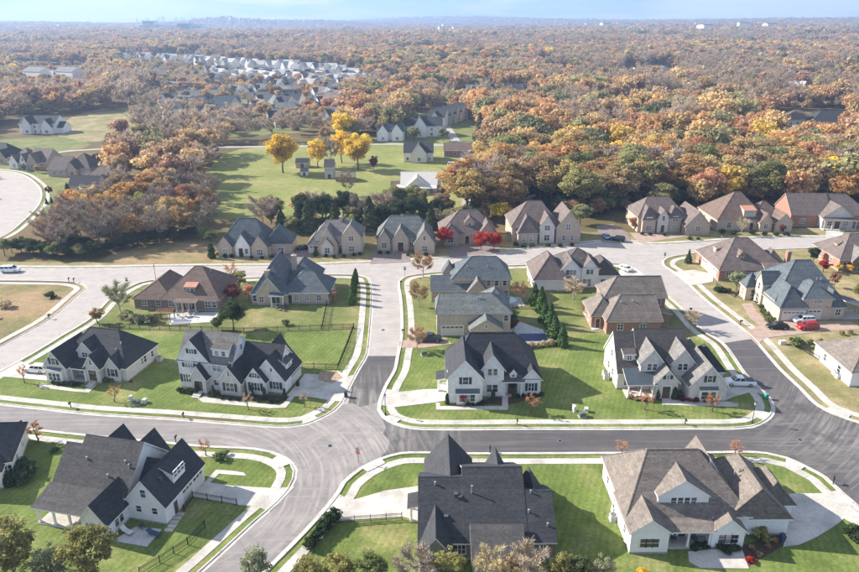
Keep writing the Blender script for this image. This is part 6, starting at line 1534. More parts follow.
rbl = random.Random(41)
for q in smooth_line([(-54.86,226.4),(-44.57,229.86),(-30.88,230.82),(-17.16,233.06),(-4.97,235.38),(5.92,233.86)], 5.5):
    for k in range(2):
        c = pick(rbl, [('darkgreen', 3), ('bare', 3), ('olive', 1.5), ('cedar', 1.5), ('brown', 1)])
        pp = (q.x + rbl.uniform(-2.5, 2.5), q.y + rbl.uniform(-3, 4) + 5 * k)
        h = rbl.uniform(7, 11.5)
        seg = 'behind the first upper street house' if pp[0] < -48 else 'behind the second upper street house' if pp[0] < -28 else 'behind the third upper street house' if pp[0] < -8 else 'left of the right wood tip'
        plant('bare' if c == 'bare' else 'cedar' if c == 'cedar' else 'big', pp, h, c, f'{"tall" if h > 9 else "low"} {WORD[c]} tree in the belt {seg}', group=f'{"tall" if h > 9 else "low"} {WORD[c]} belt trees {seg}', wide=rbl.uniform(1.0, 1.4))
FORE = [(6.38,225.15),(14.11,229.89),(25.45,240.02),(33.64,248.19),(47.62,243.64),(55.25,236.71),(61.78,241.95),(78.56,250.07),(102.34,253.98),(119.87,259.71),(143.51,260.73),(172.13,256.93),(206.38,298.68),(119.62,301.01),(59.65,311.09),(42.63,320.5),(25.4,303.54),(19.48,268.53)]
wood(FORE, 9.6, 21, [('ochre', 4.5), ('olive', 2.0), ('brown', 3.0), ('orange', 2.2), ('gold', .35), ('rust', .9), ('bare', 1.5), ('pink', .5), ('green', .3), ('cedar', .2)], fore_where, 'right wood front', 13.5, 20, (1.2, 1.5))
for x, y, h, c, q in [(482, 214, 15, 'ochre', 'broad ochre tree at the left tip of the right wood'), (505, 216, 15, 'brown', 'broad tan tree beside the left tip of the right wood'), (500, 224, 8, 'gold', 'golden undergrowth tree behind the fourth house'),
                      (606, 200, 15, 'rust', 'large rust red tree high in the right wood'), (590, 205, 12, 'pink', 'salmon pink tree left in the right wood'), (705, 205, 15, 'pink', 'salmon tree behind the rounded bay house'), (762, 203, 17, 'olive', 'large olive tree behind the copper dormer house'),
                      (845, 206, 14, 'orange', 'orange tree at the right edge of the wood'), (700, 172, 14, 'green', 'dark green tree amid the right wood'), (660, 212, 11, 'olive', 'olive tree left of the rounded bay house')]:
    plant('big', FW[(x, y)], h, c, q, wide=1.25)

# undergrowth closing the foot of the wood
ru = random.Random(55)
EDGE = smooth_line([(5.62,221.62),(13.9,226.2),(24.81,233.46),(32.77,241.22),(46.89,239.56),(56.16,232.8),(64.71,239.17),(77.34,245.79),(100.72,249.57),(117.94,255.13),(141.19,256.12),(167.54,252.48)], 5.0)
for q in EDGE:
    for k in range(2):
        c = pick(ru, [('olive', 3), ('brown', 3), ('green', 2), ('darkgreen', 2), ('bare', 3), ('ochre', 1.5)])
        pp = (q.x + ru.uniform(-2, 2), q.y + ru.uniform(-1, 3) + 3.5 * k)
        plant('bare' if c == 'bare' else 'big', pp, ru.uniform(4.0, 7.5), c, f'low {WORD[c]} undergrowth tree ' + fore_where(pp).split(',')[0], group=f'{WORD[c]} undergrowth ' + fore_where(pp).split(',')[0], wide=ru.uniform(1.2, 1.7))

# ---- everything beyond reads as one mass: instanced woodland
def far_crowns():
    res = []
    for k in range(5):
        o = bpy.data.objects.new('far_crown_source', crown_mesh('far_crown', 500 + k, R_=5.4, H_=9.8, z0=2.0, clumps=34, leaves=1700, leaf=.36, m=FARLEAF, shape=['round', 'oval', 'spread'][k % 3], rc=.34))
        res.append(o)
    for k in range(2):
        sg, en = branch_set(560 + k, 13, 4.6, .3, 10, 5)
        o = bpy.data.objects.new('far_bare_source', twig_mesh('far_bare', 570 + k, en, 26, 2.0, .075, FARLEAF))
        res.append(o)
    o = bpy.data.objects.new('far_conifer_source', conifer_mesh('far_conifer', 590, 11.0, 2.8, 900, .42, .4)); o.data.materials.clear(); o.data.materials.append(FARLEAF)
    res.append(o)
    return res
CLEAR = [[(-77.94,231.8),(-106.09,336.7),(-104,378.13),(-73.35,396.47),(-16.66,404.87),(32.4,392.86),(25.75,291.56),(15.25,250.04),(-10.27,235.49),(-49.22,236.32)],
         [(-243.67,367.66),(-174.95,368.41),(-174.2,403.35),(-206.58,497.25),(-241.14,549.45),(-267.51,526.89),(-289.02,485.66),(-284.09,433.03)],
         [(-143.14,190.89),(-125.41,190.58),(-110.45,195.75),(-127.02,229.09),(-129.09,256.25),(-123.62,268.65),(-167.75,374.1),(-199.57,375.12),(-256.11,362.35)],
         [(-247.03,416.55),(-216.04,415.46),(-254.5,494.16),(-291.15,495.68)],
         [(-10.59,394.33),(27.89,393.02),(28.45,482.44),(8.97,550.37),(-16.53,494.4)],
         [(-174.95,368.41),(37.85,367.51),(39.97,389.29),(-184.63,390.29)],
         [(202.78,407.86),(242.96,406.42),(294.74,502.16),(268.15,508.84),(236,478.74)]]
HOUSEZONE = [[(-171.34,413.88),(-48.77,406),(-79.27,678.29),(-290.42,775.81),(-226.69,536.69)], [(-381.65,891.09),(-219.57,686.27),(-56.41,633.07),(-81.07,970.7),(-586.5,1383.72)], [(-346.13,594.27),(-280.2,591.03),(-506.12,1089.05),(-627.94,1099.66)], [(191.68,722.77),(253.05,718.97),(340.04,974.56),(258.05,981.41)], [(179.13,362.98),(220.36,361.66),(312.9,524.04),(254.75,526.7)]]
FORE_ALL = [FORE, LEFTWOOD]
# clearings with a few houses among the far woods
GLADES = [(x, y, rr) for x, y, rr in [(-120, 560, 30), (60, 620, 34), (160, 560, 26), (300, 640, 36), (420, 700, 44), (-60, 760, 44), (210, 820, 46), (520, 860, 50), (-560, 860, 50), (-200, 1000, 60), (100, 1050, 60), (450, 1100, 64), (800, 1200, 70), (-700, 1250, 70), (-380, 1350, 80), (0, 1450, 80), (350, 1550, 84), (800, 1700, 90), (-900, 1750, 90), (-450, 1900, 100), (150, 2000, 110), (650, 2150, 110), (1150, 2100, 110), (-1250, 2300, 110), (-100, 2500, 120), (450, 2800, 130), (-700, 2700, 130), (1000, 2900, 140)]]
def in_glade(p):
    for gx, gy, gr in GLADES:
        dx, dy = (p[0] - gx) / (gr * 1.5), (p[1] - gy + gr * .5) / (gr * 1.5)
        if dx * dx + dy * dy < 1: return True
    return False
def far_points():
    r = random.Random(77); pts = []
    d = 232.0
    while d < 8600:
        s = max(12.0, d * .0095)
        half = d * .72 + 40
        x = -half + r.uniform(0, s)
        while x < half:
            p = (x + r.uniform(-.45, .45) * s, d + r.uniform(-.45, .45) * s)
            x += s
            if p[1] < 420:
                if any(inside(p, q) for q in FORE_ALL): continue
                if p[1] < 262 and p[0] < 5: continue
                if p[1] < 246: continue
            if p[1] < 760:
                if any(inside(p, q) for q in CLEAR): continue
            if p[1] < 1500 and any(inside(p, q) for q in HOUSEZONE) and r.random() < (.55 if p[1] < 780 else .74): continue
            if in_glade(p) and r.random() < .93: continue
            pts.append((p[0], p[1], s))
        d += s * .86
    return pts
FP = far_points()
def forest_colour(x, y, r):
    # broad patches of one kind, then single trees
    n1 = math.sin(x * .011 + 1.7) + math.sin(y * .0075 - x * .004) + math.sin(x * .027 + y * .019) * .6
    n1 = n1 * .8 + r.gauss(0, 1.15)
    if y < 430 and x < -15: n1 = n1 * .6 - 1.25
    if x > -15 and y < 900: n1 = n1 + .45
    if n1 < -1.35: c = 'bare'
    elif n1 < -.7: c = r.choice(['bare', 'brown', 'russet', 'brown'])
    elif n1 < .1: c = r.choice(['brown', 'ochre', 'olive', 'ochre', 'russet', 'orange', 'bare'])
    elif n1 < 1.2: c = r.choice(['ochre', 'orange', 'brown', 'olive', 'ochre', 'orange', 'brown', 'rust', 'ochre'])
    elif n1 < 2.1: c = r.choice(['orange', 'rust', 'ochre', 'brown', 'ochre', 'orange', 'olive'])
    else: c = r.choice(['green', 'olive', 'olive', 'gold', 'green', 'darkgreen'])
    return c
def far_forest():
    r = random.Random(5)
    src = far_crowns()
    n_ = len(FP)
    me = bpy.data.meshes.new('far_woodland')
    me.vertices.add(n_)
    co = np.empty((n_, 3), np.float32); sc = np.empty(n_, np.float32); rot = np.empty(n_, np.float32); idx = np.empty(n_, np.int32); colr = np.ones((n_, 4), np.float32)
    for i, (x, y, s) in enumerate(FP):
        c = forest_colour(x, y, r)
        co[i] = (x, y, terrain_z(x, y))
        hzn = y < 1500 and any(inside((x, y), q) for q in HOUSEZONE)
        sc[i] = ((.62 if y < 780 else .45) if hzn else 1) * r.triangular(.85, 1.95, 1.35) * max(1.0, min(1.4, s / 15))  * (.85 if y < 420 and x < 0 else 1)
        rot[i] = r.uniform(0, 6.28)
        idx[i] = r.choice([5, 6]) if c == 'bare' else (7 if c == 'darkgreen' else r.randrange(5))
        b = [q * .76 + w * .24 for q, w in zip(PAL[c], (.43, .32, .24))]; j = r.uniform(.9, 1.28)
        colr[i, :3] = [b[0] * j, b[1] * j, b[2] * j]
    me.vertices.foreach_set('co', co.reshape(-1))
    for nm, ty, arr in (('iscale', 'FLOAT', sc), ('irot', 'FLOAT', rot), ('ipick', 'INT', idx)):
        at = me.attributes.new(nm, ty, 'POINT'); at.data.foreach_set('value', arr)
    at = me.attributes.new('tcol', 'FLOAT_COLOR', 'POINT'); at.data.foreach_set('color', colr.reshape(-1))
    o = bpy.data.objects.new('far_woodland', me); col.objects.link(o)
    tag(o, 'far autumn woodland stretching to the horizon in rust, ochre and grey', 'woodland', kind='stuff')
    ng = bpy.data.node_groups.new('far_woodland', 'GeometryNodeTree')
    ng.interface.new_socket('Geometry', in_out='INPUT', socket_type='NodeSocketGeometry')
    ng.interface.new_socket('Geometry', in_out='OUTPUT', socket_type='NodeSocketGeometry')
    n, l = ng.nodes, ng.links.new
    gi = n.new('NodeGroupInput'); go = n.new('NodeGroupOutput')
    g2i = n.new('GeometryNodeGeometryToInstance')
    for s_ in reversed(src):
        oi = n.new('GeometryNodeObjectInfo'); oi.inputs['Object'].default_value = s_; oi.inputs['As Instance'].default_value = False
        l(oi.outputs['Geometry'], g2i.inputs[0])
    # one geometry-to-instance per source, joined in order
    n.remove(g2i)
    jn = n.new('GeometryNodeJoinGeometry')
    ois = [q for q in n if q.bl_idname == 'GeometryNodeObjectInfo']
    for q in ois:
        gg = n.new('GeometryNodeGeometryToInstance'); l(q.outputs['Geometry'], gg.inputs[0]); l(gg.outputs[0], jn.inputs[0])
    def attr(nm, ty):
        a = n.new('GeometryNodeInputNamedAttribute'); a.data_type = ty; a.inputs['Name'].default_value = nm; return a.outputs['Attribute']
    ip = n.new('GeometryNodeInstanceOnPoints')
    m2p = n.new('GeometryNodeMeshToPoints')
    l(gi.outputs[0], m2p.inputs['Mesh']); l(m2p.outputs[0], ip.inputs['Points'])
    l(jn.outputs[0], ip.inputs['Instance'])
    ip.inputs['Pick Instance'].default_value = True
    l(attr('ipick', 'INT'), ip.inputs['Instance Index'])
    cx = n.new('ShaderNodeCombineXYZ'); l(attr('irot', 'FLOAT'), cx.inputs['Z']); l(cx.outputs[0], ip.inputs['Rotation'])
    l(attr('iscale', 'FLOAT'), ip.inputs['Scale'])
    l(ip.outputs[0], go.inputs[0])
    md = o.modifiers.new('instances', 'NODES'); md.node_group = ng
    return o
far_forest()
print('far trees', len(FP))

# ---- houses further off
def simple(label, O, yaw, w, d, e, a, wallm, roofm, t='gx', extra=(), name='far_house', group=None, cat='house', wn_=None):
    K = 1.3
    w, d, e, a = w * K, d * K, e * 1.15, a * 1.2
    ws = [(0, w, 0, d, e, a, t)] + [(q[0] * K, q[1] * K, q[2] * K, q[3] * K, q[4] * 1.15, q[5] * 1.2, q[6]) for q in extra]
    extra = ws[1:]
    k = wn_ if wn_ is not None else max(2, int(w / 3.5))
    wi = [(0, 'f', w * (i + .5) / k, .9, 1.1, 1.4, 1, 2) for i in range(k)]
    if e > 5: wi += [(0, 'f', w * (i + .5) / k, 3.7, 1.1, 1.3, 1, 2) for i in range(k)]
    for j, q in enumerate(extra):
        if q[6] == 'gy' and len(q) == 7: wi.append((j + 1, 'f', (q[0] + q[1]) / 2, 1.0, 1.4, 1.5, 2, 2))
    return house(name, label, O, yaw, wallm, roofm, ws, wi, [], group=group, cat=cat)
simple('white modern house with dark gables on the far left meadow', (-251.85,431.85), 0, 17, 11, 5.6, 8.6, W_SIDING, R_CHAR, 'gx', [(2, 6, -1.5, 6, 5.6, 8.8, 'gy'), (11, 16, -2, 6, 4.2, 7.6, 'gy'), (15, 20, 1, 9, 3.2, 5.6, 'gx')])
simple('grey roofed stone house beside the lane above the left wood', (-179.79,386.9), -10, 13, 10, 4, 8, W_GREIGE, R_GREY, 'h', [(9, 14, -2, 6, 3.6, 6.8, 'gy')])
simple('blue-grey house with dark roof left of the small white one', (-190.24,460.79), 20, 11, 10, 4.6, 8, W_BLUE, R_CHAR, 'gx')
simple('tall white house with pale roof in the far subdivision', (-185.59,493.83), 25, 10, 11, 6, 9.4, W_SIDING, R_GREY, 'gx')
simple('slate-blue roofed house right of the tall white house', (-181.59,528.83), 20, 12, 11, 5.6, 9.2, W_TANBRICK, R_SLATE, 'gx', [(2, 6, -1.5, 5, 5.4, 8.6, 'gy')])
simple('slate roofed house with brick end in the far subdivision', (-164.79,545.95), 10, 15, 10, 4.6, 8.4, W_GREY, R_SLATE, 'gx', [(10, 15, -1, 6, 4.4, 8, 'gy')])
simple('tan roofed house seen over the bare trees by the lane', (-132.91,439.44), 5, 13, 12, 5.2, 9.6, W_TANBRICK, R_MAUVE, 'h')
simple('grey roofed house left of the tan roofed one by the lane', (-143.71,433.8), 12, 12, 10, 4.6, 8.6, W_GREIGE, R_GREY, 'h', [(1, 5, -1.5, 5, 4.2, 7.4, 'gy')])
simple('white and slate house right of the far subdivision street', (-114.64,493.41), -5, 20, 10, 5.6, 9, W_SIDING, R_GREENGREY, 'h', [(2, 7, -1.5, 5, 5, 8, 'gy')])
simple('dark roofed house at the top of the far subdivision street', (-146.24,591.56), 0, 13, 10, 4.2, 7.8, W_GREIGE, R_CHAR, 'h')
simple('brick house with two dark peaks in the far subdivision', (-124.35,590.48), 0, 14, 10, 4.6, 8.6, W_TANBRICK, R_CHAR, 'gx', [(1, 5, -1.5, 5, 4.4, 8, 'gy'), (8, 12, -1.5, 5, 4.4, 8, 'gy')])
simple('grey house left of the pale garage in the far subdivision', (-97.06,525.07), 0, 13, 10, 4.2, 7.8, W_GREY, R_CHAR, 'h')
simple('small dark roofed house above the lane trees', (-131.52,499.26), 8, 14, 10, 4, 7.4, W_TANBRICK, R_CHAR, 'gx')
simple('pale house at the left of the far subdivision, above the thicket', (-339.39,744.44), 0, 16, 11, 5.4, 8.8, W_BOARD, R_GREY, 'gx')
simple('small pale house left of the far subdivision crest', (-309.86,801.75), 0, 12, 10, 5.4, 8.6, W_BOARD, R_GREY, 'gx')
simple('grey house on the crest of the far subdivision', (-234.3,651.02), 10, 16, 10, 5.4, 8.8, W_GREY, R_CHAR, 'gx')
simple('dark blue-grey house right of the crest of the far subdivision', (-216.63,676.74), 5, 15, 10, 5.4, 8.8, W_BLUE, R_CHAR, 'h')
simple('long white apartment block at far left, left one', (-472.08,839), -28, 24, 13, 9, 12, W_SIDING, R_GREY, 'gx', name='apartment_block', cat='building', wn_=8)
simple('long white apartment block at far left, right one', (-433.4,836.38), -28, 24, 13, 9, 12, W_SIDING, R_GREY, 'gx', name='apartment_block', cat='building', wn_=8)
simple('pale gabled apartment row in the far right wood', (243.29,845.91), 0, 30, 12, 6, 8, W_BOARD, R_BROWNGREY, 'gx', [(1 + 7.2 * k, 6 + 7.2 * k, -2, 8, 6, 9.5, 'gy') for k in range(4)], name='apartment_block', cat='building', wn_=10)
simple('dark roofed house in the clearing at far right', (239.3,437.71), -4, 22, 12, 3.6, 8.2, W_GREY, R_CHAR, 'h')
simple('cream house left of the dark roofed one in the clearing at far right', (228.61,446.63), 0, 13, 11, 3.6, 7.8, W_BOARD, R_BROWN, 'h')
simple('grey house above the clearing at far right', (301.19,555.84), 0, 18, 11, 4, 8, W_GREY, R_CHAR, 'h')
simple('white cottage with twin gables by the lane', (-29.59,398.37), 0, 12, 9, 4.6, 7.4, W_SIDING, R_SLATE, 'gx', [(0.5, 5, -1.5, 5, 4.6, 7.6, 'gy'), (6.6, 11.4, -1.5, 5, 4.6, 7.6, 'gy')])
simple('tall white gabled house right of the twin gable cottage', (-12.79,411.91), 0, 16, 11, 5.6, 9, W_SIDING, R_CHAR, 'gx', [(3, 9, -2, 6, 5.6, 10, 'gy')])
simple('grey cottage with one gable beside the farm lane', (-12.12,336.43), 0, 11, 10, 4, 7, W_BOARD, R_CHAR, 'gx', [(3, 8.5, -2, 5, 4, 7.4, 'gy')])
simple('low red brick ranch house on the farm meadow', (7.71,348.77), 0, 17, 9, 3, 5.2, W_REDBRICK, R_BROWN, 'gx')
for k in range(5): simple(f'white and grey row house beyond the lane bend, {["leftmost", "second", "middle", "fourth", "rightmost"][k]} of five', [(-0.38, 451.22), (3.56, 459.9), (7.64, 468.89), (11.87, 478.23), (16.27, 487.93)][k], -15, 8.5, 10, 5.6, 8.8, [W_SIDING, W_GREY, W_BOARD, W_SIDING, W_GREY][k], R_CHAR, 'gx', [(1.5, 6, -1.5, 4, 5.4, 8.2, 'gy')], group='row houses beyond the lane bend')
house('farmhouse', 'pale metal roofed farmhouse with dark porch on the meadow', (-11.27,272.62), 0, W_BOARD, mat('pale_metal_roof', (.55, .52, .49), rough=.45, var=.08), [
    (0, 14.5, 1, 13, 3.4, 7.2, 'gx'), (3.0, 10.0, -1.0, 8, 3.6, 6.6, 'gy'), porch(-1.4, 3.6, -1.4, 1.2, 2.6, 3.2, 'sf', posts=3), porch(3.0, 14.0, -3.2, -.8, 2.7, 3.4, 'sf', posts=5), (10, 16, 3, 10, 3.0, 5.0, 'gx')],
    [(1, 'f', 5, 1, 1.2, 1.5, 2, 2), (1, 'f', 8, 1, 1.2, 1.5, 2, 2), (0, 'f', 12, 1, 1.2, 1.5, 2, 2)], [(1, 'f', 6.5, 1.0, 2.2, 'entry')], cat='farmhouse')
def shed(label, O, w, d, e, a, wm, rm, yaw=0): return house('shed', label, O, yaw, wm, rm, [(0, w, 0, d, e, a, 'gx')], [], [(0, 'f', w / 2, min(1.6, w * .4), min(2.1, e - .5), 'entry')], cat='shed')
shed('small grey shed between golden trees', (-62.63,323.47), 6, 5, 2.6, 4.2, W_GREY, R_CHAR)
shed('tiny white gabled shed on the pasture', (-57.23,305.76), 3, 3, 2.2, 3.4, W_SIDING, R_GREY)
shed('long tan open-fronted shed in the farmyard', (-40.01,293.26), 8, 5, 2.6, 3.8, W_BROWNBRICK, R_TAN)
shed('narrow grey farm outbuilding with tall roof', (-45.59,299.31), 4, 6, 5.4, 8.2, W_GREY, R_BROWNGREY)
shed('low round-topped shed left of the farmhouse', (-15.56,277.9), 4.5, 4, 1.8, 3.2, W_BROWNBRICK, R_BROWN)
# white townhouse terraces in the distance
r4 = random.Random(4)
def cj(p, a, b): return (p[0] + r4.uniform(-a, a), p[1] + r4.uniform(-b, b))
R_PALE = shingle('pale_shingle', (.34, .33, .32), (.42, .41, .40))
for k, p in enumerate([(-510.1,1216.13),(-488.63,1200.12),(-467.71,1184.51),(-448.99,1169.46),(-430.72,1154.77),(-406.76,1127.48),(-388.04,1113.66),(-369.77,1100.16),(-351.92,1086.98),(-334.49,1074.11),(-314.2,1050.38),(-297.76,1038.34),(-280.23,1026.44),(-260.5,1004.58),(-240.19,983.51),(-222.79,972.69),(-205.76,962.1),(-186.02,942.6),(-167.04,923.86),(-148.78,905.84),(-131.2,888.48),(-114.27,871.76)]):
    simple(f'townhouse in the distant upper terrace, {ORD[k]} from left', cj(p, 9, 22), r4.uniform(-50, 10), r4.uniform(12, 19), 12, 7.5, 11, r4.choice([W_SIDING, W_SIDING, W_BOARD, W_GREY]), r4.choice([R_GREY, R_PALE, R_PALE]), 'gx', [(2, 8, -2, 6, 7, 11.4, 'gy')], name='townhouse', group='distant terrace of townhouses', cat='townhouse')
for k, p in enumerate([(-282.6,915.85),(-263.59,898.22),(-245.28,881.23),(-227.64,864.86),(-210.61,849.07),(-193,833.75),(-176,818.95),(-157.1,791.72),(-140.4,778.26),(-125.33,765.3),(-109.67,752.68),(-93.46,740.4),(-78.89,739.49),(-95.93,827.07),(-125.85,700.31),(-103.76,670.41)]):
    simple(f'pale house of the distant estate below the terraces, {ORD[k]} from left', cj(p, 6, 12), r4.uniform(-60, 0), r4.uniform(12, 17), 12, 6, 9.5, r4.choice([W_SIDING, W_BOARD, W_GREY, W_BLUE]), r4.choice([R_GREY, R_CHAR, R_PALE]), 'gx', [(2, 7, -2, 6, 5.6, 9, 'gy')], name='townhouse', group='distant housing estate', cat='house')
ESTATE = []
re_ = random.Random(12)
for x, y in scatter([(-250.66,773.27),(-88.88,643.16),(-56.49,716.59),(-68.2,811.65),(-217.87,879.25),(-285.38,884.13)], 30, 14, .5): ESTATE.append((x, y))
ESTATE.sort(key=lambda q: q[0] / q[1])
for k, q in enumerate(ESTATE):
    simple('small house with grey roof deep in the distant estate, ' + ('left' if k < len(ESTATE) * .33 else 'middle' if k < len(ESTATE) * .66 else 'right') + ' part', q, re_.uniform(-65, -15), re_.uniform(10, 14), 10, 5.6, 9, re_.choice([W_SIDING, W_SIDING, W_BOARD, W_GREY]), re_.choice([R_GREY, R_CHAR, R_PALE]), 'gx', [(1.5, 6, -2, 5, 5.2, 8.6, 'gy')], name='far_house', group='distant estate houses, ' + ('left' if k < len(ESTATE) * .33 else 'middle' if k < len(ESTATE) * .66 else 'right') + ' part')
SUBD = [q for q in scatter([(-187.23,472.04),(-69.69,449.58),(-84.33,642.92),(-268.5,729.33)], 30, 15, .45)]
SUBD = [q for q in SUBD if all(math.hypot(q[0] - o.location.x, q[1] - o.location.y) > 22 for o in bpy.data.objects if o.get('category') == 'house' and o.location.y > 350)]
SUBD.sort(key=lambda q: q[0] / q[1])
for k, q in enumerate(SUBD):
    simple('house among the trees of the far subdivision, ' + ORD[min(k, 23)] + ' from left', q, re_.uniform(-60, -10), re_.uniform(9, 13), 9, 5.2, 8.6, re_.choice([W_SIDING, W_SIDING, W_TANBRICK, W_BOARD, W_GREIGE]), re_.choice([R_GREY, R_CHAR, R_SLATE, R_MAUVE]), 'gx', [(1.5, 5.5, -1.5, 5, 5, 8, 'gy')], name='far_house', group='filler houses of the far subdivision')
def dist(label, group, n_, box, seed):
    r = random.Random(seed)
    for k in range(n_):
        x0, x1, y0, y1 = box
        x = r.uniform(x0, x1); y = r.uniform(y0, y1)
        q_ = r.uniform(20, 34)
        house('far_house', label, (x, y, terrain_z(x, y)), r.uniform(-30, 30), r.choice([W_SIDING, W_BOARD, W_SIDING]), r.choice([R_GREY, R_CHAR, R_TAN]), [(0, r.uniform(24, 60), 0, 24, q_, q_ + 3, 'gx')], group=group)
dist('tiny pale building on the wooded plain near the horizon, left', 'pale buildings near the horizon left', 26, (-2200, -500, 2200, 4600), 1)
dist('tiny pale building on the wooded plain near the horizon, middle', 'pale buildings near the horizon middle', 30, (-450, 1000, 2300, 4800), 2)
dist('tiny pale building on the wooded plain near the horizon, right', 'pale buildings near the horizon right', 26, (900, 2600, 2200, 4400), 3)
for gi_, (gx, gy, gr) in enumerate(GLADES):
    if gy < 880:
        sheet('lawn', [(gx + math.cos(k * .35) * gr * 1.5 * r4.uniform(.85, 1.1), gy + math.sin(k * .35) * gr * r4.uniform(.85, 1.1)) for k in range(18)], .0075 + .0006 * gi_, r4.choice([LAWN_B, LAWN_C, FIELD]))
    side = 'left' if gx < -150 else ('middle' if gx < 250 else 'right')
    band = 'nearer' if gy < 900 else ('middle distance' if gy < 1700 else 'far')
    for k in range(3 if gy < 900 else 5):
        x = gx + gr * 1.5 * r4.uniform(-.75, .75); y = gy + gr * r4.uniform(-.1, .6)
        house('far_house', f'small house in a {band} woodland clearing on the {side}', (x, y, terrain_z(x, y)), r4.uniform(-35, 35), r4.choice([W_SIDING, W_BOARD, W_GREY, W_TANBRICK, W_REDBRICK]), r4.choice([R_GREY, R_CHAR, R_PALE, R_BROWN]), [(0, 17, 0, 12, 5.6, 10, 'gx'), (2, 8, -2, 6, 5.4, 9.6, 'gy')], [(0, 'f', 10.5, 1, 1.2, 1.5, 1, 2), (0, 'f', 14, 1, 1.2, 1.5, 1, 2), (0, 'f', 10.5, 3.7, 1.2, 1.3, 1, 2), (0, 'f', 14, 3.7, 1.2, 1.3, 1, 2), (1, 'f', 5, 1, 1.6, 1.6, 2, 2)] if gy < 1300 else [], group=f'{band} clearing houses, {side}')
# the pale hospital-like block on the plain
def office(label, O, blocks):
    root = empty('office_building', (O[0], O[1], terrain_z(*O))); tag(root, label, 'building')
    for (x0, x1, y0, y1, h, m_) in blocks:
        MB().box(x0, x1, y0, y1, 0, h).build('wall', m_, root)
        for f in range(int(h / 5)):
            MB().box(x0 + 2, x1 - 2, y0 - .3, y0 + .3, 2 + f * 5, 4.4 + f * 5).build('window_band', GLASS, root)
        MB().box(x0 + 1, x1 - 1, y0 + 1, y1 - 1, h, h + 1.2).build('roof', R_GREY, root)
    return root
PW = mat('pale_panel', (.72, .74, .75), rough=.5, var=.05); TEAL = mat('teal_glass_panel', (.22, .42, .48), rough=.3, var=.1)
office('large pale office building with teal glass wing near the horizon, upper left', (-1079.22,2758.48), [(0, 75, 0, 50, 36, PW), (14, 58, -4, 40, 52, PW), (80, 140, 0, 50, 34, PW), (140, 190, 2, 50, 42, TEAL), (190, 230, 0, 50, 38, PW), (-38, 0, 0, 40, 15, PW)])
r6 = random.Random(6)
for k in range(16):
    h = r6.uniform(30, 75)
    x = -3330 + k * 42 + r6.uniform(-20, 20)
    root = empty('skyline_tower', (x, 8450 + r6.uniform(-150, 150), terrain_z(x, 8450) - 5)); tag(root, 'hazy high-rise tower of the city skyline on the horizon', 'tower', 'city skyline towers')
    w = r6.uniform(10, 18)
    MB().box(-w, w, -w, w, 0, h).build('shaft', PW, root)
    MB().box(-w * .6, w * .6, -w * .6, w * .6, h, h * 1.12).build('crown_block', PW, root)

# ================================================================ VEHICLES
def paint(name, c, metal=.2): return mat(name, c, rough=.28, var=.03, metal=metal, spec=.6)
RUBBER = mat('tyre_rubber', (.018, .018, .018), rough=.8, var=.2)
RIMM = mat('alloy_rim', (.42, .43, .44), rough=.35, var=.06, metal=.7)
LAMP_W = mat('headlight_lens', (.75, .76, .78), rough=.15, var=.03)
LAMP_R = mat('taillight_lens', (.35, .02, .02), rough=.2, var=.05)
CARKIND = {  # length, width, belt height, roof height, hood height, cabin start/end at belt, cabin start/end at roof (x from rear)
    'suv':    (4.8, 1.9, 1.08, 1.72, 1.05, .03, .74, .08, .60),
    'sedan':  (4.8, 1.84, .95, 1.45, .92, .10, .74, .24, .58),
    'pickup': (5.8, 2.0, 1.12, 1.85, 1.12, .36, .76, .40, .63),
    'van':    (5.2, 1.98, 1.15, 1.85, 1.10, .02, .82, .05, .66)}
WHEEL = {}
def wheel_meshes(r_):
    k = round(r_, 2)
    if k not in WHEEL:
        t = MB(); prof = [(r_ * .62, -.11), (r_ * .95, -.11), (r_, -.07), (r_, .07), (r_ * .95, .11), (r_ * .62, .11)]
        n_ = 20; rings = [[(math.cos(2 * math.pi * j / n_) * a, b, math.sin(2 * math.pi * j / n_) * a) for j in range(n_)] for a, b in prof]
        t.loft(rings, 0, False)
        m_ = MB(); rings = [[(math.cos(2 * math.pi * j / n_) * r_ * .63, b, math.sin(2 * math.pi * j / n_) * r_ * .63) for j in range(n_)] for b in (-.08, .08)]
        m_.loft(rings)
        for q in range(5):
            a = q * 2 * math.pi / 5; c, s = math.cos(a), math.sin(a)
            for y_ in (-.1, .1): m_.poly([(c * r_ * .1 - s * .05, y_, s * r_ * .1 + c * .05), (c * r_ * .58 - s * .04, y_, s * r_ * .58 + c * .04), (c * r_ * .58 + s * .04, y_, s * r_ * .58 - c * .04), (c * r_ * .1 + s * .05, y_, s * r_ * .1 - c * .05)])
        WHEEL[k] = (t.mesh('tyre', RUBBER), m_.mesh('rim', RIMM))
    return WHEEL[k]
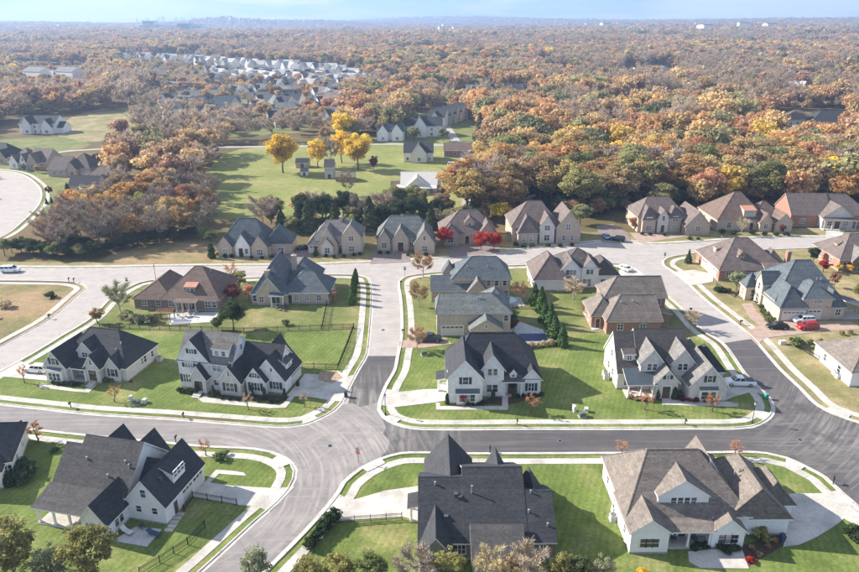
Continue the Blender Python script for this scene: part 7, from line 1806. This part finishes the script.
def car(kind, label, O, yaw, pm, name=None, cat='car'):
    L, W, zb, zr, zh, c0, c1, r0, r1 = CARKIND[kind]
    root = empty(name or {'suv': 'parked_car', 'sedan': 'parked_car', 'pickup': 'pickup_truck', 'van': 'van'}[kind], (O[0], O[1], .08), R(yaw))
    tag(root, label, cat)
    hw = W / 2
    # lower body: rounded sections from tail to nose
    xs = [(-.5, .80, .45, zb - .22), (-.485, .93, .32, zb - .06), (-.44, .985, .26, zb), (c0 - .5 + .02, 1, .24, zb + .02), (c1 - .5 - .02, 1, .24, zb + .02), (c1 - .5 + .04, .99, .24, zh), (.40, .97, .25, zh - .06), (.475, .90, .30, zh - .18), (.5, .78, .42, zh - .34)]
    b = MB(); rings = []
    for x, w, z0, z1 in xs:
        h = hw * w; m = (z0 + z1) / 2
        rings.append([(x * L, -h * .9, z0), (x * L, h * .9, z0), (x * L, h, z0 + .16), (x * L, h, m + .1), (x * L, h * .94, z1 - .05), (x * L, h * .84, z1), (x * L, -h * .84, z1), (x * L, -h * .94, z1 - .05), (x * L, -h, m + .1), (x * L, -h, z0 + .16)])
    b.loft(rings)
    body = b.build('body', pm, root, smooth=False)
    # cabin
    cb = MB(); xb0, xb1, xr0, xr1 = (c0 - .5) * L, (c1 - .5) * L, (r0 - .5) * L, (r1 - .5) * L
    zb2 = zb - .02
    base = [(xb0, -hw * .9, zb2), (xb1, -hw * .86, zb2), (xb1, hw * .86, zb2), (xb0, hw * .9, zb2)]
    mid = [(xr0 * .985 + xb0 * .015, -hw * .74, zr - .07), (xr1, -hw * .72, zr - .07), (xr1, hw * .72, zr - .07), (xr0, hw * .74, zr - .07)]
    top = [(xr0 + .12, -hw * .64, zr), (xr1 - .14, -hw * .62, zr), (xr1 - .14, hw * .62, zr), (xr0 + .12, hw * .64, zr)]
    cb.loft([base, mid, top]); cb.build('cabin', pm, root)
    def panel(name_, quad, ins=(.06, .06, .10, .05)):
        q = [Vector(p) for p in quad]  # bottom-left, bottom-right, top-right, top-left
        nrm = (q[1] - q[0]).cross(q[3] - q[0]).normalized() * .014
        l_, r_, bt, tp = ins
        def at(u, v): return (q[0].lerp(q[1], u)).lerp(q[3].lerp(q[2], u), v) + nrm
        g = MB().poly([at(l_, bt), at(1 - r_, bt), at(1 - r_, 1 - tp), at(l_, 1 - tp)])
        return g.build(name_, CARGLASS, root)
    panel('windscreen', [base[1], base[2], mid[2], mid[1]]); panel('rear_window', [base[3], base[0], mid[0], mid[3]])
    for s, (i, j) in (('l', (0, 1)), ('r', (2, 3))):
        A, B = Vector(base[i]), Vector(base[j]); C, D = Vector(mid[j]), Vector(mid[i])
        n_ = 2 if kind != 'suv' and kind != 'van' else 3
        for k in range(n_):
            u0, u1 = k / n_, (k + 1) / n_
            panel('side_window', [A.lerp(B, u0), A.lerp(B, u1), D.lerp(C, u1), D.lerp(C, u0)], (.07, .07, .12, .08))
    if kind == 'pickup':
        MB().box(-.46 * L, (c0 - .5) * L - .05, -hw * .78, hw * .78, zb - .3, zb + .035).build('truck_bed', TRIM_DARK, root)
    wr = .36 if kind == 'sedan' else .40
    tm, rm = wheel_meshes(wr)
    for sx in (-.30, .31):
        for sy in (-1, 1):
            t = put('wheel', tm, root, (sx * L, sy * (hw - .10), wr - .02)); put('rim', rm, t)
    for sy in (-1, 1):
        MB().box(.462 * L, .489 * L, sy * hw * .62 - .16, sy * hw * .62 + .16, zh - .36, zh - .20).build('headlight', LAMP_W, root)
        MB().box(-.493 * L, -.47 * L, sy * hw * .72 - .12, sy * hw * .72 + .12, zb - .34, zb - .08).build('taillight', LAMP_R, root)
        MB().box(xb1 - .35, xb1 - .2, sy * hw * 1.0 - .08 + sy * .08, sy * hw * 1.0 + .08 + sy * .08, zb, zb + .14).build('wing_mirror', pm, root)
    return root
P_WHITE = paint('white_car_paint', (.78, .79, .80)); P_RED = paint('red_car_paint', (.42, .015, .02)); P_BLACK = paint('black_car_paint', (.015, .016, .018)); P_DARK = paint('dark_blue_paint', (.03, .045, .07)); P_SILV = paint('silver_paint', (.45, .47, .50), .5); P_BLUE = paint('pale_blue_paint', (.35, .48, .58))
car('van', 'white van driving on the upper street at the far left', (-117.34,181.96), 3, P_WHITE, cat='van')
car('suv', 'white car parked on the drive at the left, nose hidden by the greige house', (-78.92,123), 172, P_WHITE)
car('pickup', 'dark pickup truck parked on the brick drive behind the corner house', (-0.18,136.19), 0, P_DARK, cat='pickup truck')
car('pickup', 'white pickup truck with dark bed parked beside the grey gabled house', (59.18,116.14), 176, P_WHITE, cat='pickup truck')
car('suv', 'red car parked in front of the slate-blue roofed house', (85.06,141.25), 186, P_RED)
car('suv', 'white car parked behind the red car', (85.95,144.79), 184, P_WHITE)
car('sedan', 'black car parked left of the red car at the shrub', (78.46,141.61), 175, P_BLACK)
car('suv', 'black car parked in the shade at the upper street junction', (59.09,207.35), 150, P_BLACK)
car('sedan', 'pale blue car parked left of the black one at the junction', (56.4,210.56), 95, P_BLUE)
car('sedan', 'white car parked on the shaded drive of the taupe roofed house', (54.24,180.71), 120, P_WHITE)
car('sedan', 'dark car on the drive between first and second upper street houses', (-38.29,200.61), 20, P_BLACK)
car('van', 'white camper van parked on the farm meadow', (11.49,326.04), 0, P_WHITE, name='camper_van', cat='van')
car('sedan', 'silver car at the end of the farm lane', (24.39,356.45), 60, P_SILV)

# ================================================================ FENCES
FPOST = MB().box(-.035, .035, -.035, .035, 0, 1.3).mesh('post', IRON)
def fence(label, pts, h=1.2, step=2.4, m=IRON, wood=False):
    P_ = [Vector(p) for p in pts]
    root = empty('garden_fence', P_[0]); tag(root, label, 'fence')
    o = P_[0]
    pk = MB()
    for a, b in zip(P_[:-1], P_[1:]):
        L = (b - a).length; n_ = max(1, round(L / step)); d = (b - a) / L; ang = math.atan2(d.y, d.x)
        for k in range(n_ + (1 if b is P_[-1] else 0)):
            q = a + d * (L * k / n_)
            put('post', FPOST, root, (q.x - o.x, q.y - o.y, 0), ang, (1.3, 1.3, h / 1.2))
        for z in (.18, h - .12, h - .32):
            w = Vector((-d.y, d.x)) * .018
            mb = MB(); A = a - o; B = b - o
            rings = [[(p.x - w.x, p.y - w.y, z), (p.x + w.x, p.y + w.y, z), (p.x + w.x, p.y + w.y, z + .045), (p.x - w.x, p.y - w.y, z + .045)] for p in (A, B)]
            mb.loft(rings); mb.build('rail', m, root)
        for k in range(int(L / .14)):
            q = a + d * (.14 * k + .07) - o
            pk.box(q.x - .011, q.x + .011, q.y - .011, q.y + .011, .1, h)
    s = pk.build('pickets', m, root); s['kind'] = 'stuff'
    return root
fence('long black iron fence between the front and back gardens left of the middle road', [(-75.57,143.99),(-59.07,142.68),(-41.85,141.12),(-17.28,143.19)])
fence('black iron fence running up beside the slate-roofed house garden', [(-24.4,141.94),(-25.43,158.73)])
fence('black iron fence beside the middle road sidewalk', [(-17.28,143.19),(-17.81,133.47),(-18.54,123.53),(-25.88,124.05)])
fence('black iron fence along the lower left driveway', [(-35.42,80.56),(-35.11,83.65),(-28.16,81.91)])
fence('thin iron fence crossing the lower left lawn below the garage', [(-31.39,77.2),(-32.69,73.89),(-35.27,70.63),(-37.07,68.57)])
fence('black iron fence across the drive end of the bottom middle house', [(-12.85,77.85),(-4.07,78.7)])
fence('short dark fence on the dry lawn left of the white house at right', [(78.44,130.81),(80.26,123.61)], 1.1)
fence('dark fence below the grey-green tree at the three-garage house', [(74.71,167.39),(76.52,159.8),(80.26,164.49)], 1.2)
fence('dark fence enclosing the pool garden', [(14.68,154.33),(19.95,153.64),(26.9,154.78),(27.61,136.32)], 1.2)

# ================================================================ STREET FURNITURE
def lamp(label, O):
    root = empty('street_lamp', O); tag(root, label, 'street lamp')
    MB().lathe([(.16, 0), (.16, .25), (.09, .4), (.06, .6), (.05, 3.5), (.07, 3.55)], 10).build('pole', IRON, root)
    MB().lathe([(.09, 3.55), (.17, 3.62), (.2, 4.05), (.17, 4.1)], 8).build('lantern_glass', LAMP_W, root)
    MB().lathe([(.24, 4.1), (.2, 4.18), (.05, 4.32), (.02, 4.42)], 8).build('lantern_cap', IRON, root)
    for k in range(4):
        a = k * math.pi / 2 + .4
        MB().tube((math.cos(a) * .17, math.sin(a) * .17, 3.6), (math.cos(a) * .2, math.sin(a) * .2, 4.1), .015, None, 5).build('lantern_bar', IRON, root)
    return root
lamp('black lantern street lamp at the corner of the middle road', (-7.97,106.17))
lamp('black lantern street lamp at the corner near the white pickup', (55.88,102.9))
lamp('thin street lamp on the verge behind the ranch house', (-74.1,174.94))
def text_mesh(txt, size):
    cu = bpy.data.curves.new('lettering', 'FONT'); cu.body = txt; cu.size = size; cu.align_x = 'CENTER'; cu.align_y = 'CENTER'; cu.extrude = .004
    ob = bpy.data.objects.new('lettering', cu)
    me = bpy.data.meshes.new_from_object(ob)
    bpy.data.objects.remove(ob)
    return me
SIGNRED = mat('sign_red', (.45, .02, .025), rough=.4, var=.04); SIGNGREEN = mat('sign_green', (.02, .16, .08), rough=.4, var=.04); SIGNW = mat('sign_white', (.8, .8, .8), rough=.4, var=.03)
def stop_sign(label, O, yaw):
    root = empty('stop_sign', O, R(yaw)); tag(root, label, 'stop sign')
    MB().tube((0, 0, 0), (0, 0, 2.75), .035, None, 8).build('pole', IRON, root)
    def octa(r_, y0, y1, m_, nm):
        ring = lambda y: [(math.cos(math.pi / 8 + k * math.pi / 4) * r_, y, 2.1 + math.sin(math.pi / 8 + k * math.pi / 4) * r_) for k in range(8)]
        return MB().loft([ring(y0), ring(y1)]).build(nm, m_, root)
    octa(.44, -.065, -.045, SIGNW, 'sign_border'); octa(.41, -.075, -.066, SIGNRED, 'sign_plate')
    me = text_mesh('STOP', .3); me.materials.append(SIGNW)
    t = put('lettering', me, root, (0, -.079, 2.1)); t.rotation_euler = (R(90), 0, 0)
    for k, a in enumerate((0, 90)):
        o = MB().box(-.45, .45, -.012, .012, 2.56 + .17 * k, 2.71 + .17 * k).build('street_name_plate', SIGNGREEN, root); o.rotation_euler = (0, 0, R(a))
    return root
stop_sign('red stop sign with green street plates at the left crossing', (-11.45,92), -25)
def name_sign(label, O, yaw):
    root = empty('street_sign', O, R(yaw)); tag(root, label, 'street sign')
    MB().tube((0, 0, 0), (0, 0, 3.0), .04, None, 8).build('pole', IRON, root)
    for k, a in enumerate((0, 90)):
        o = MB().box(-.5, .5, -.014, .014, 2.7 - .2 * k, 2.86 - .2 * k).build('street_name_plate', SIGNGREEN, root); o.rotation_euler = (0, 0, R(a))
    q = MB().box(-.32, .32, -.05, -.03, 1.95, 2.45); q.build('sign_plate', TRIM_DARK, root)
    return root
name_sign('street name sign at the junction left of the ranch house', (-79.32,169.1), 10)
name_sign('street name sign at the top of the middle road', (-6.68,176.54), 0)
name_sign('street name sign at the upper right junction', (67.47,187.22), 20)
def mailbox(label, O, yaw):
    root = empty('mailbox', O, R(yaw)); tag(root, label, 'mailbox', 'kerbside mailboxes')
    MB().box(-.06, .06, -.06, .06, 0, 1.05).build('post', IRON, root)
    MB().box(-.06, .06, -.35, .2, .82, .9).build('arm', IRON, root)
    b = MB(); n_ = 8
    prof = [(-.13, .92), (.13, .92), (.13, 1.1)] + [(math.cos(math.pi * k / n_) * .13, 1.1 + math.sin(math.pi * k / n_) * .13) for k in range(1, n_)] + [(-.13, 1.1)]
    b.loft([[(x, y, z) for x, z in prof] for y in (-.5, .12)]).build('box', IRON, root)
    MB().box(.135, .15, -.1, -.06, 1.1, 1.32).build('flag', SIGNRED, root)
    return root
for p, y, q in zip([(-65.51,109.33),(-71.04,102.81),(-43.66,105.56),(-42.5,97.99),(-89.95,149.25),(-6.1,139.84),(15.05,102.85),(9.67,94.55),(44.12,102.55),(62.33,150.9),(70.95,143.62),(-97.12,173.8),(-95.58,173.4),(-7.67,170.14),(-78.94,123.42),(60.73,86.05)],
                   [0, 180, 0, 180, 150, 90, 0, 180, 0, -80, 100, 180, 180, 80, 30, 150],
                   ['in front of the greige stone house', 'across the road at the far lower left', 'in front of the tall white brick house', 'across from the white brick house', 'beside the curving left road verge', 'beside the brick drive on the middle road', 'in front of the white corner house', 'behind the charcoal roof on the verge', 'in front of the grey gabled house', 'left side of the right-hand road', 'right side of the right-hand road',
                    'left of the pair at the scrub corner', 'right of the pair at the scrub corner', 'at the top of the middle road', 'by the drive of the greige stone house', 'at the lower right driveway apron']):
    mailbox('black kerbside mailbox ' + q, p, y)
def utility_box(label, O, w=.9, h=.75, m=PLASTIC_G):
    root = empty('utility_box', O, R(rng.uniform(-15, 15))); tag(root, label, 'utility box')
    MB().box(-w / 2 - .12, w / 2 + .12, -.52, .52, 0, .1).build('pad', CONC, root)
    b = MB(); b.loft([[(-w / 2, -.4, .1), (w / 2, -.4, .1), (w / 2, .4, .1), (-w / 2, .4, .1)], [(-w / 2, -.4, h * .85), (w / 2, -.4, h * .85), (w / 2, .4, h), (-w / 2, .4, h)]]); b.build('housing', m, root)
    MB().box(-w / 2 - .03, w / 2 + .03, -.43, .43, h - .02, h + .04).build('lid', m, root)
    return root
PALEBOX = mat('pale_cabinet_paint', (.55, .57, .52), rough=.5, var=.06)
utility_box('pale utility pedestal left of the green box on the big lawn', (25.8,107.14), .4, 1.1, PALEBOX)
utility_box('dark green transformer box on the big lawn', (26.85,105.3), 1.1, .8)
utility_box('pale utility pedestal right of the green box on the big lawn', (27.91,106.95), .6, .7, PALEBOX)
utility_box('pale utility pedestal left on the lawn right of the greige house', (-55.58,111.86), .5, .8, PALEBOX)
utility_box('dark green transformer box on the lawn right of the greige house', (-53.9,110.42), 1.2, .8)
utility_box('pale utility pedestal right on the lawn right of the greige house', (-52.63,110.94), .6, .7, PALEBOX)
utility_box('green transformer box beside the brick drive', (-1.24,129.5), 1.1, .9)
utility_box('pale utility cabinet on the dry lawn below the car drive', (75.82,133.71), 1.2, .8, PALEBOX)
def ac_unit(label, O, yaw=0):
    root = empty('air_conditioner', O, R(yaw)); tag(root, label, 'air conditioner')
    MB().box(-.55, .55, -.55, .55, 0, .1).build('pad', CONC, root)
    MB().box(-.45, .45, -.45, .45, .1, .98).build('housing', STEEL, root)
    g = MB()
    for k in range(12): g.box(-.465, .465, -.465, .465, .16 + k * .065, .19 + k * .065)
    g.build('louvre_grille', PALEBOX, root)
    MB().lathe([(.36, .98), (.36, 1.02), (.3, 1.02), (.3, 1.0)], 16).build('fan_guard', TRIM_DARK, root)
    f = MB()
    for k in range(4): a = k * math.pi / 2; f.poly([(0, 0, 1.0), (math.cos(a) * .28, math.sin(a) * .28, .99), (math.cos(a + .7) * .28, math.sin(a + .7) * .28, 1.01)])
    f.build('fan_blade', STEEL, root)
    return root
ac_unit('pale air conditioner beside the left wall of the tan roofed house', (25.6,78.35))
ac_unit('second air conditioner behind the first at the tan roofed house', (26.3,80.02))
ac_unit('air conditioner at the left wall of the grey gabled house', (34.34,118.79))
ac_unit('second air conditioner left of the grey gabled house wall', (34.53,120.4))
ac_unit('air conditioner at the right end of the greige stone house', (-55.92,127.69), -12)
ac_unit('air conditioner by the white house at the right edge', (79.54,118.65))
ac_unit('second air conditioner by the white house at the right edge', (79.73,120.06))
ac_unit('air conditioner beside the taupe roofed white house', (26.92,172.55))
def bin_(label, O, m_):
    root = empty('wheeled_bin', O); tag(root, label, 'bin')
    b = MB(); b.loft([[(-.24, -.28, .08), (.24, -.28, .08), (.24, .28, .08), (-.24, .28, .08)], [(-.3, -.36, 1.0), (.3, -.36, 1.0), (.3, .36, 1.0), (-.3, .36, 1.0)]]); b.build('body', m_, root)
    b = MB(); b.loft([[(-.32, -.4, 1.0), (.32, -.4, 1.0), (.32, .4, 1.0), (-.32, .4, 1.0)], [(-.26, -.34, 1.1), (.26, -.34, 1.1), (.26, .34, 1.14), (-.26, .34, 1.14)]]); b.build('lid', m_, root)
    for s in (-1, 1): MB().tube((s * .2, .32, .1), (s * .27, .32, .1), .11, None, 10).build('wheel', RUBBER, root)
    return root
BINB = mat('bin_blue', (.03, .06, .11), rough=.5, var=.1); BING = mat('bin_green', (.05, .28, .22), rough=.5, var=.1); BINK = mat('bin_black', (.03, .03, .032), rough=.5, var=.1)
bin_('dark blue wheeled bin beside the lower right garage', (47.27,74), BINB)
bin_('teal wheeled bin at the kerb near the white pickup', (61.96,110.91), BING)
bin_('black wheeled bin beside the white brick garage', (-25.41,116.73), BINK)
bin_('black wheeled bin at the drive edge of the white brick house', (-15.7,112.5), BINK)

# ================================================================ GARDEN THINGS
def patio_chair(label, O, yaw, m_, group=None):
    root = empty('patio_chair', (O[0], O[1], .08), R(yaw)); tag(root, label, 'chair', group)
    MB().box(-.28, .28, -.26, .28, .36, .44).build('seat', m_, root)
    MB().box(-.28, .28, .22, .29, .44, .92).build('backrest', m_, root)
    for x in (-.24, .24):
        for y in (-.22, .24): MB().box(x - .025, x + .025, y - .025, y + .025, 0, .37).build('leg', IRON, root)
        MB().box(x - .04, x + .04, -.24, .24, .58, .63).build('armrest', IRON, root)
    return root
def patio_table(label, O, r_=.6, m_=None):
    root = empty('patio_table', (O[0], O[1], .08)); tag(root, label, 'table')
    MB().lathe([(r_, .70), (r_, .75)], 18).build('table_top', m_ or IRON, root)
    MB().tube((0, 0, .03), (0, 0, .7), .05, None, 8).build('column', IRON, root)
    MB().lathe([(.3, 0), (.3, .03)], 12).build('base', IRON, root)
    return root
CUSH = mat('outdoor_cushion', (.10, .10, .11), rough=.9, var=.15); CUSHW = mat('pale_cushion', (.62, .61, .58), rough=.9, var=.1); CUSHR = mat('red_cushion', (.40, .04, .04), rough=.9, var=.1)
def around(c, labels, r_, m_, group, a0=0):
    for k, q in enumerate(labels):
        a = a0 + k * 2 * math.pi / len(labels)
        patio_chair(q, (c[0] + math.cos(a) * r_, c[1] + math.sin(a) * r_), math.degrees(a) - 90, m_, group)
def cxy(p, dx, dy): return (p[0] + dx, p[1] + dy)
T1 = (38.25,144.62)
patio_table('round patio table behind the red brick house', T1)
around(T1, ['dark chair round the patio table behind the red brick house'] * 5, 1.15, CUSH, 'chairs round the red brick house table')
T2 = (-35.92,154.46)
patio_table('round patio table behind the slate-roofed house', T2)
around(T2, ['dark chair round the patio table behind the slate-roofed house'] * 5, 1.15, CUSH, 'chairs round the slate-roofed house table')
T3 = (-57.81,149.96)
patio_table('low stone fire table on the ranch house patio', T3, .8, W_TANBRICK)
around(T3, ['pale chair round the fire table on the ranch house patio'] * 4, 1.7, CUSHW, 'chairs round the ranch house fire table')
def lounger(label, O, yaw, m_):
    root = empty('sun_lounger', (O[0], O[1], .08), R(yaw)); tag(root, label, 'lounger')
    b = MB(); b.loft([[(-.35, -1, .28), (.35, -1, .28), (.35, -1, .38), (-.35, -1, .38)], [(-.35, .4, .28), (.35, .4, .28), (.35, .4, .38), (-.35, .4, .38)], [(-.35, 1.0, .72), (.35, 1.0, .72), (.35, .95, .82), (-.35, .95, .82)]]); b.build('cushion', m_, root)
    for x in (-.3, .3):
        for y in (-.85, .35): MB().box(x - .03, x + .03, y - .03, y + .03, 0, .29).build('leg', IRON, root)
    return root
patio_chair('dark armchair at the back wall of the lower left patio', (-40.1,77.07), -13, CUSH)
lounger('white covered lounger on the lower left patio', (-41.86,76.28), 60, CUSHW)
lounger('dark covered lounger on the lower left patio', (-37.99,75.86), 70, BINB)
for k, p in enumerate([(-54.34,80.51),(-53.08,80.28),(-51.83,80.06)]):
    patio_chair(['red cushioned chair at the left of the lower left back porch', 'red cushioned chair in the middle of the lower left back porch', 'pale cushioned chair at the right of the lower left back porch'][k], (p[0], p[1] + .8), [-40, 20, 60][k], [CUSHR, CUSHR, CUSHW][k]).location.z = .25
for k, (x, y) in enumerate([(32.6, 73.9), (35.4, 73.9)]):
    patio_chair(['dark chair under the lower right porch, left of the post', 'dark chair under the lower right porch, right of the post'][k], (x, y), [0, 20][k], CUSH).location.z = .25
for k, (x, y) in enumerate([(37.4, 113.2), (39.6, 113.4)]):
    patio_chair(['red cushioned chair on the metal roofed porch, left', 'red cushioned chair on the metal roofed porch, right'][k], (x, y), [-15, 15][k], CUSHR).location.z = .25
# stepping stones behind the lower left garage
for k, p in enumerate([(-35.85,80.13),(-36,79.29),(-36.07,78.46),(-36.13,77.64),(-36.27,76.83)]):
    o = sheet('stepping_stone', [(p[0] + dx, p[1] + dy) for dx, dy in ((-.6, -.28), (.6, -.38), (.62, .3), (-.58, .36))], .05, CONC, kind=None, thick=.05)
    tag(o, ['stepping stone nearest the gate by the lower left garage', 'second stepping stone from the gate by the lower left garage', 'middle stepping stone by the lower left garage', 'fourth stepping stone by the lower left garage', 'stepping stone nearest the lower left patio'][k], 'stone')
# pools
def ring_pool(label, O, r_):
    root = empty('swimming_pool', O); tag(root, label, 'pool')
    MB().lathe([(r_ + .25, 0), (r_ + .25, .16), (r_, .16), (r_, .05)], 28).build('rim', PATIO, root)
    MB().lathe([(r_, .06), (r_, .12)], 28).build('water', POOLW, root)
ring_pool('round bright blue pool beside the brick house', (19.47,159.35), 2.3)
pr = empty('swimming_pool', (22.73,137.4)); tag(pr, 'rectangular pool under a dark blue cover beside the evergreens', 'pool')
MB().box(-3.3, 3.3, -2.2, 2.2, .06, .16).build('coping', PATIO, pr)
MB().box(-3.0, 3.0, -1.9, 1.9, .1, .2).build('pool_cover', mat('pool_cover_blue', (.012, .028, .11), rough=.5, var=.15, scale=.6), pr)
# wooden pergola on the ranch house patio
pg = empty('pergola', (-61.76,147.71)); tag(pg, 'brown timber pergola on the ranch house patio', 'pergola')
for x in (-1.6, 1.6):
    for y in (-1.4, 1.4): MB().box(x - .08, x + .08, y - .08, y + .08, 0, 2.3).build('post', DOORM, pg)
for y in (-1.4, 1.4): MB().box(-2.0, 2.0, y - .06, y + .06, 2.3, 2.48).build('beam', DOORM, pg)
for k in range(8): MB().box(-1.85 + k * .53 - .04, -1.85 + k * .53 + .04, -1.8, 1.8, 2.49, 2.62).build('rafter', R_COPPER, pg)
# young trees on the verge beyond the tan roof
plant('sap', (48.78,93.3), 3.0, 'pink', 'orange-pink sapling on the verge beyond the lower right garage roof', wide=1.5)
plant('sap', (30.97,94.02), 2.6, 'pink', 'orange-pink sapling behind the left corner of the tan roof', wide=1.5)
# brush on the empty lot at the left
rb = random.Random(31)
for p in scatter([(-116.9,166.85),(-97.6,167.25),(-92.45,165.78),(-93.02,151.05),(-97.92,135.49)], 9.0, 8):
    c_ = pick(rb, [('olive', 3), ('brown', 3), ('darkgreen', 2), ('straw', 3), ('russet', 1)])
    plant('bush', p, rb.uniform(.7, 2.6), c_, f'{WORD[c_]} brush clump on the empty lot at far left', 'shrub', group=f'{WORD[c_]} brush on the empty lot', wide=rb.uniform(1.2, 2.2))
def manhole(label, O):
    root = empty('manhole_cover', (O[0], O[1], .03)); tag(root, label, 'manhole cover')
    MB().lathe([(.42, 0), (.42, .012), (.36, .012)], 18).build('ring', STEEL, root); MB().lathe([(.35, 0), (.35, .014)], 18).build('lid', IRON, root)
manhole('round manhole cover in the left crossing', (-16.6,96.72)); manhole('round manhole cover in the street before the corner house', (21.62,97.78)); manhole('round manhole cover in the middle road', (-10.59,142.02)); manhole('round manhole cover in the right crossing', (61.59,97.67))

# ================================================================ FALLEN LEAVES
def fallen_leaves():
    r = np.random.default_rng(99); pts = []
    for o in list(bpy.data.objects):
        if o.type == 'EMPTY' and o.get('category') == 'tree' and o.location.y < 185:
            n_ = 90; a = r.uniform(0, 2 * np.pi, n_); d = np.abs(r.normal(0, 2.6, n_)) + .2
            pts.append(np.stack([o.location.x + np.cos(a) * d + .8, o.location.y + np.sin(a) * d, np.full(n_, .02)], 1))
    for k, L in list(ROAD_LINES.items()) + [('C', loopC)]:
        for q in L[::2]:
            if q.y < 170 and r.random() < .7:
                n_ = 8; pts.append(np.stack([q.x + r.normal(0, 1.3, n_), q.y + r.normal(0, 1.3, n_), np.full(n_, .165)], 1))
    C = np.concatenate(pts); n_ = len(C)
    nrm = rand_dirs(r, n_) * .35 + np.array([0, 0, 1.0]); nrm /= np.linalg.norm(nrm, axis=1, keepdims=True)
    a = np.cross(nrm, rand_dirs(r, n_)); a /= np.linalg.norm(a, axis=1, keepdims=True); b = np.cross(nrm, a)
    s = r.uniform(.04, .085, n_)[:, None]
    me = quads_mesh('fallen_leaves', C.astype(np.float32), (a * s).astype(np.float32), (b * s).astype(np.float32), r.uniform(0, 1, n_), LEAF)
    o = put('fallen_leaves', me); o.color = (.34, .19, .09, 1)
    tag(o, 'scattered fallen leaves on lawns and along the kerbs', 'leaves', kind='stuff')
fallen_leaves()

# ================================================================ HAZE
hz = MB(); hz.box(-9200, 9200, -400, 9100, -30, 210)
hzo = hz.build('haze', mat('haze_surface_unused', (1, 1, 1)))
hm = bpy.data.materials.new('haze'); hm.use_nodes = True
hn = hm.node_tree; hn.nodes.clear()
ho = hn.nodes.new('ShaderNodeOutputMaterial'); hv = hn.nodes.new('ShaderNodeVolumePrincipled')
hv.inputs['Color'].default_value = (.47, .66, 1.0, 1)
hv.inputs['Density'].default_value = 1.85e-4
hv.inputs['Anisotropy'].default_value = 0.2
hn.links.new(hv.outputs['Volume'], ho.inputs['Volume'])
hzo.data.materials.clear(); hzo.data.materials.append(hm)
tag(hzo, 'thin bluish haze in the air over the whole suburb', 'haze', kind='stuff')
hzo.display_type = 'WIRE'
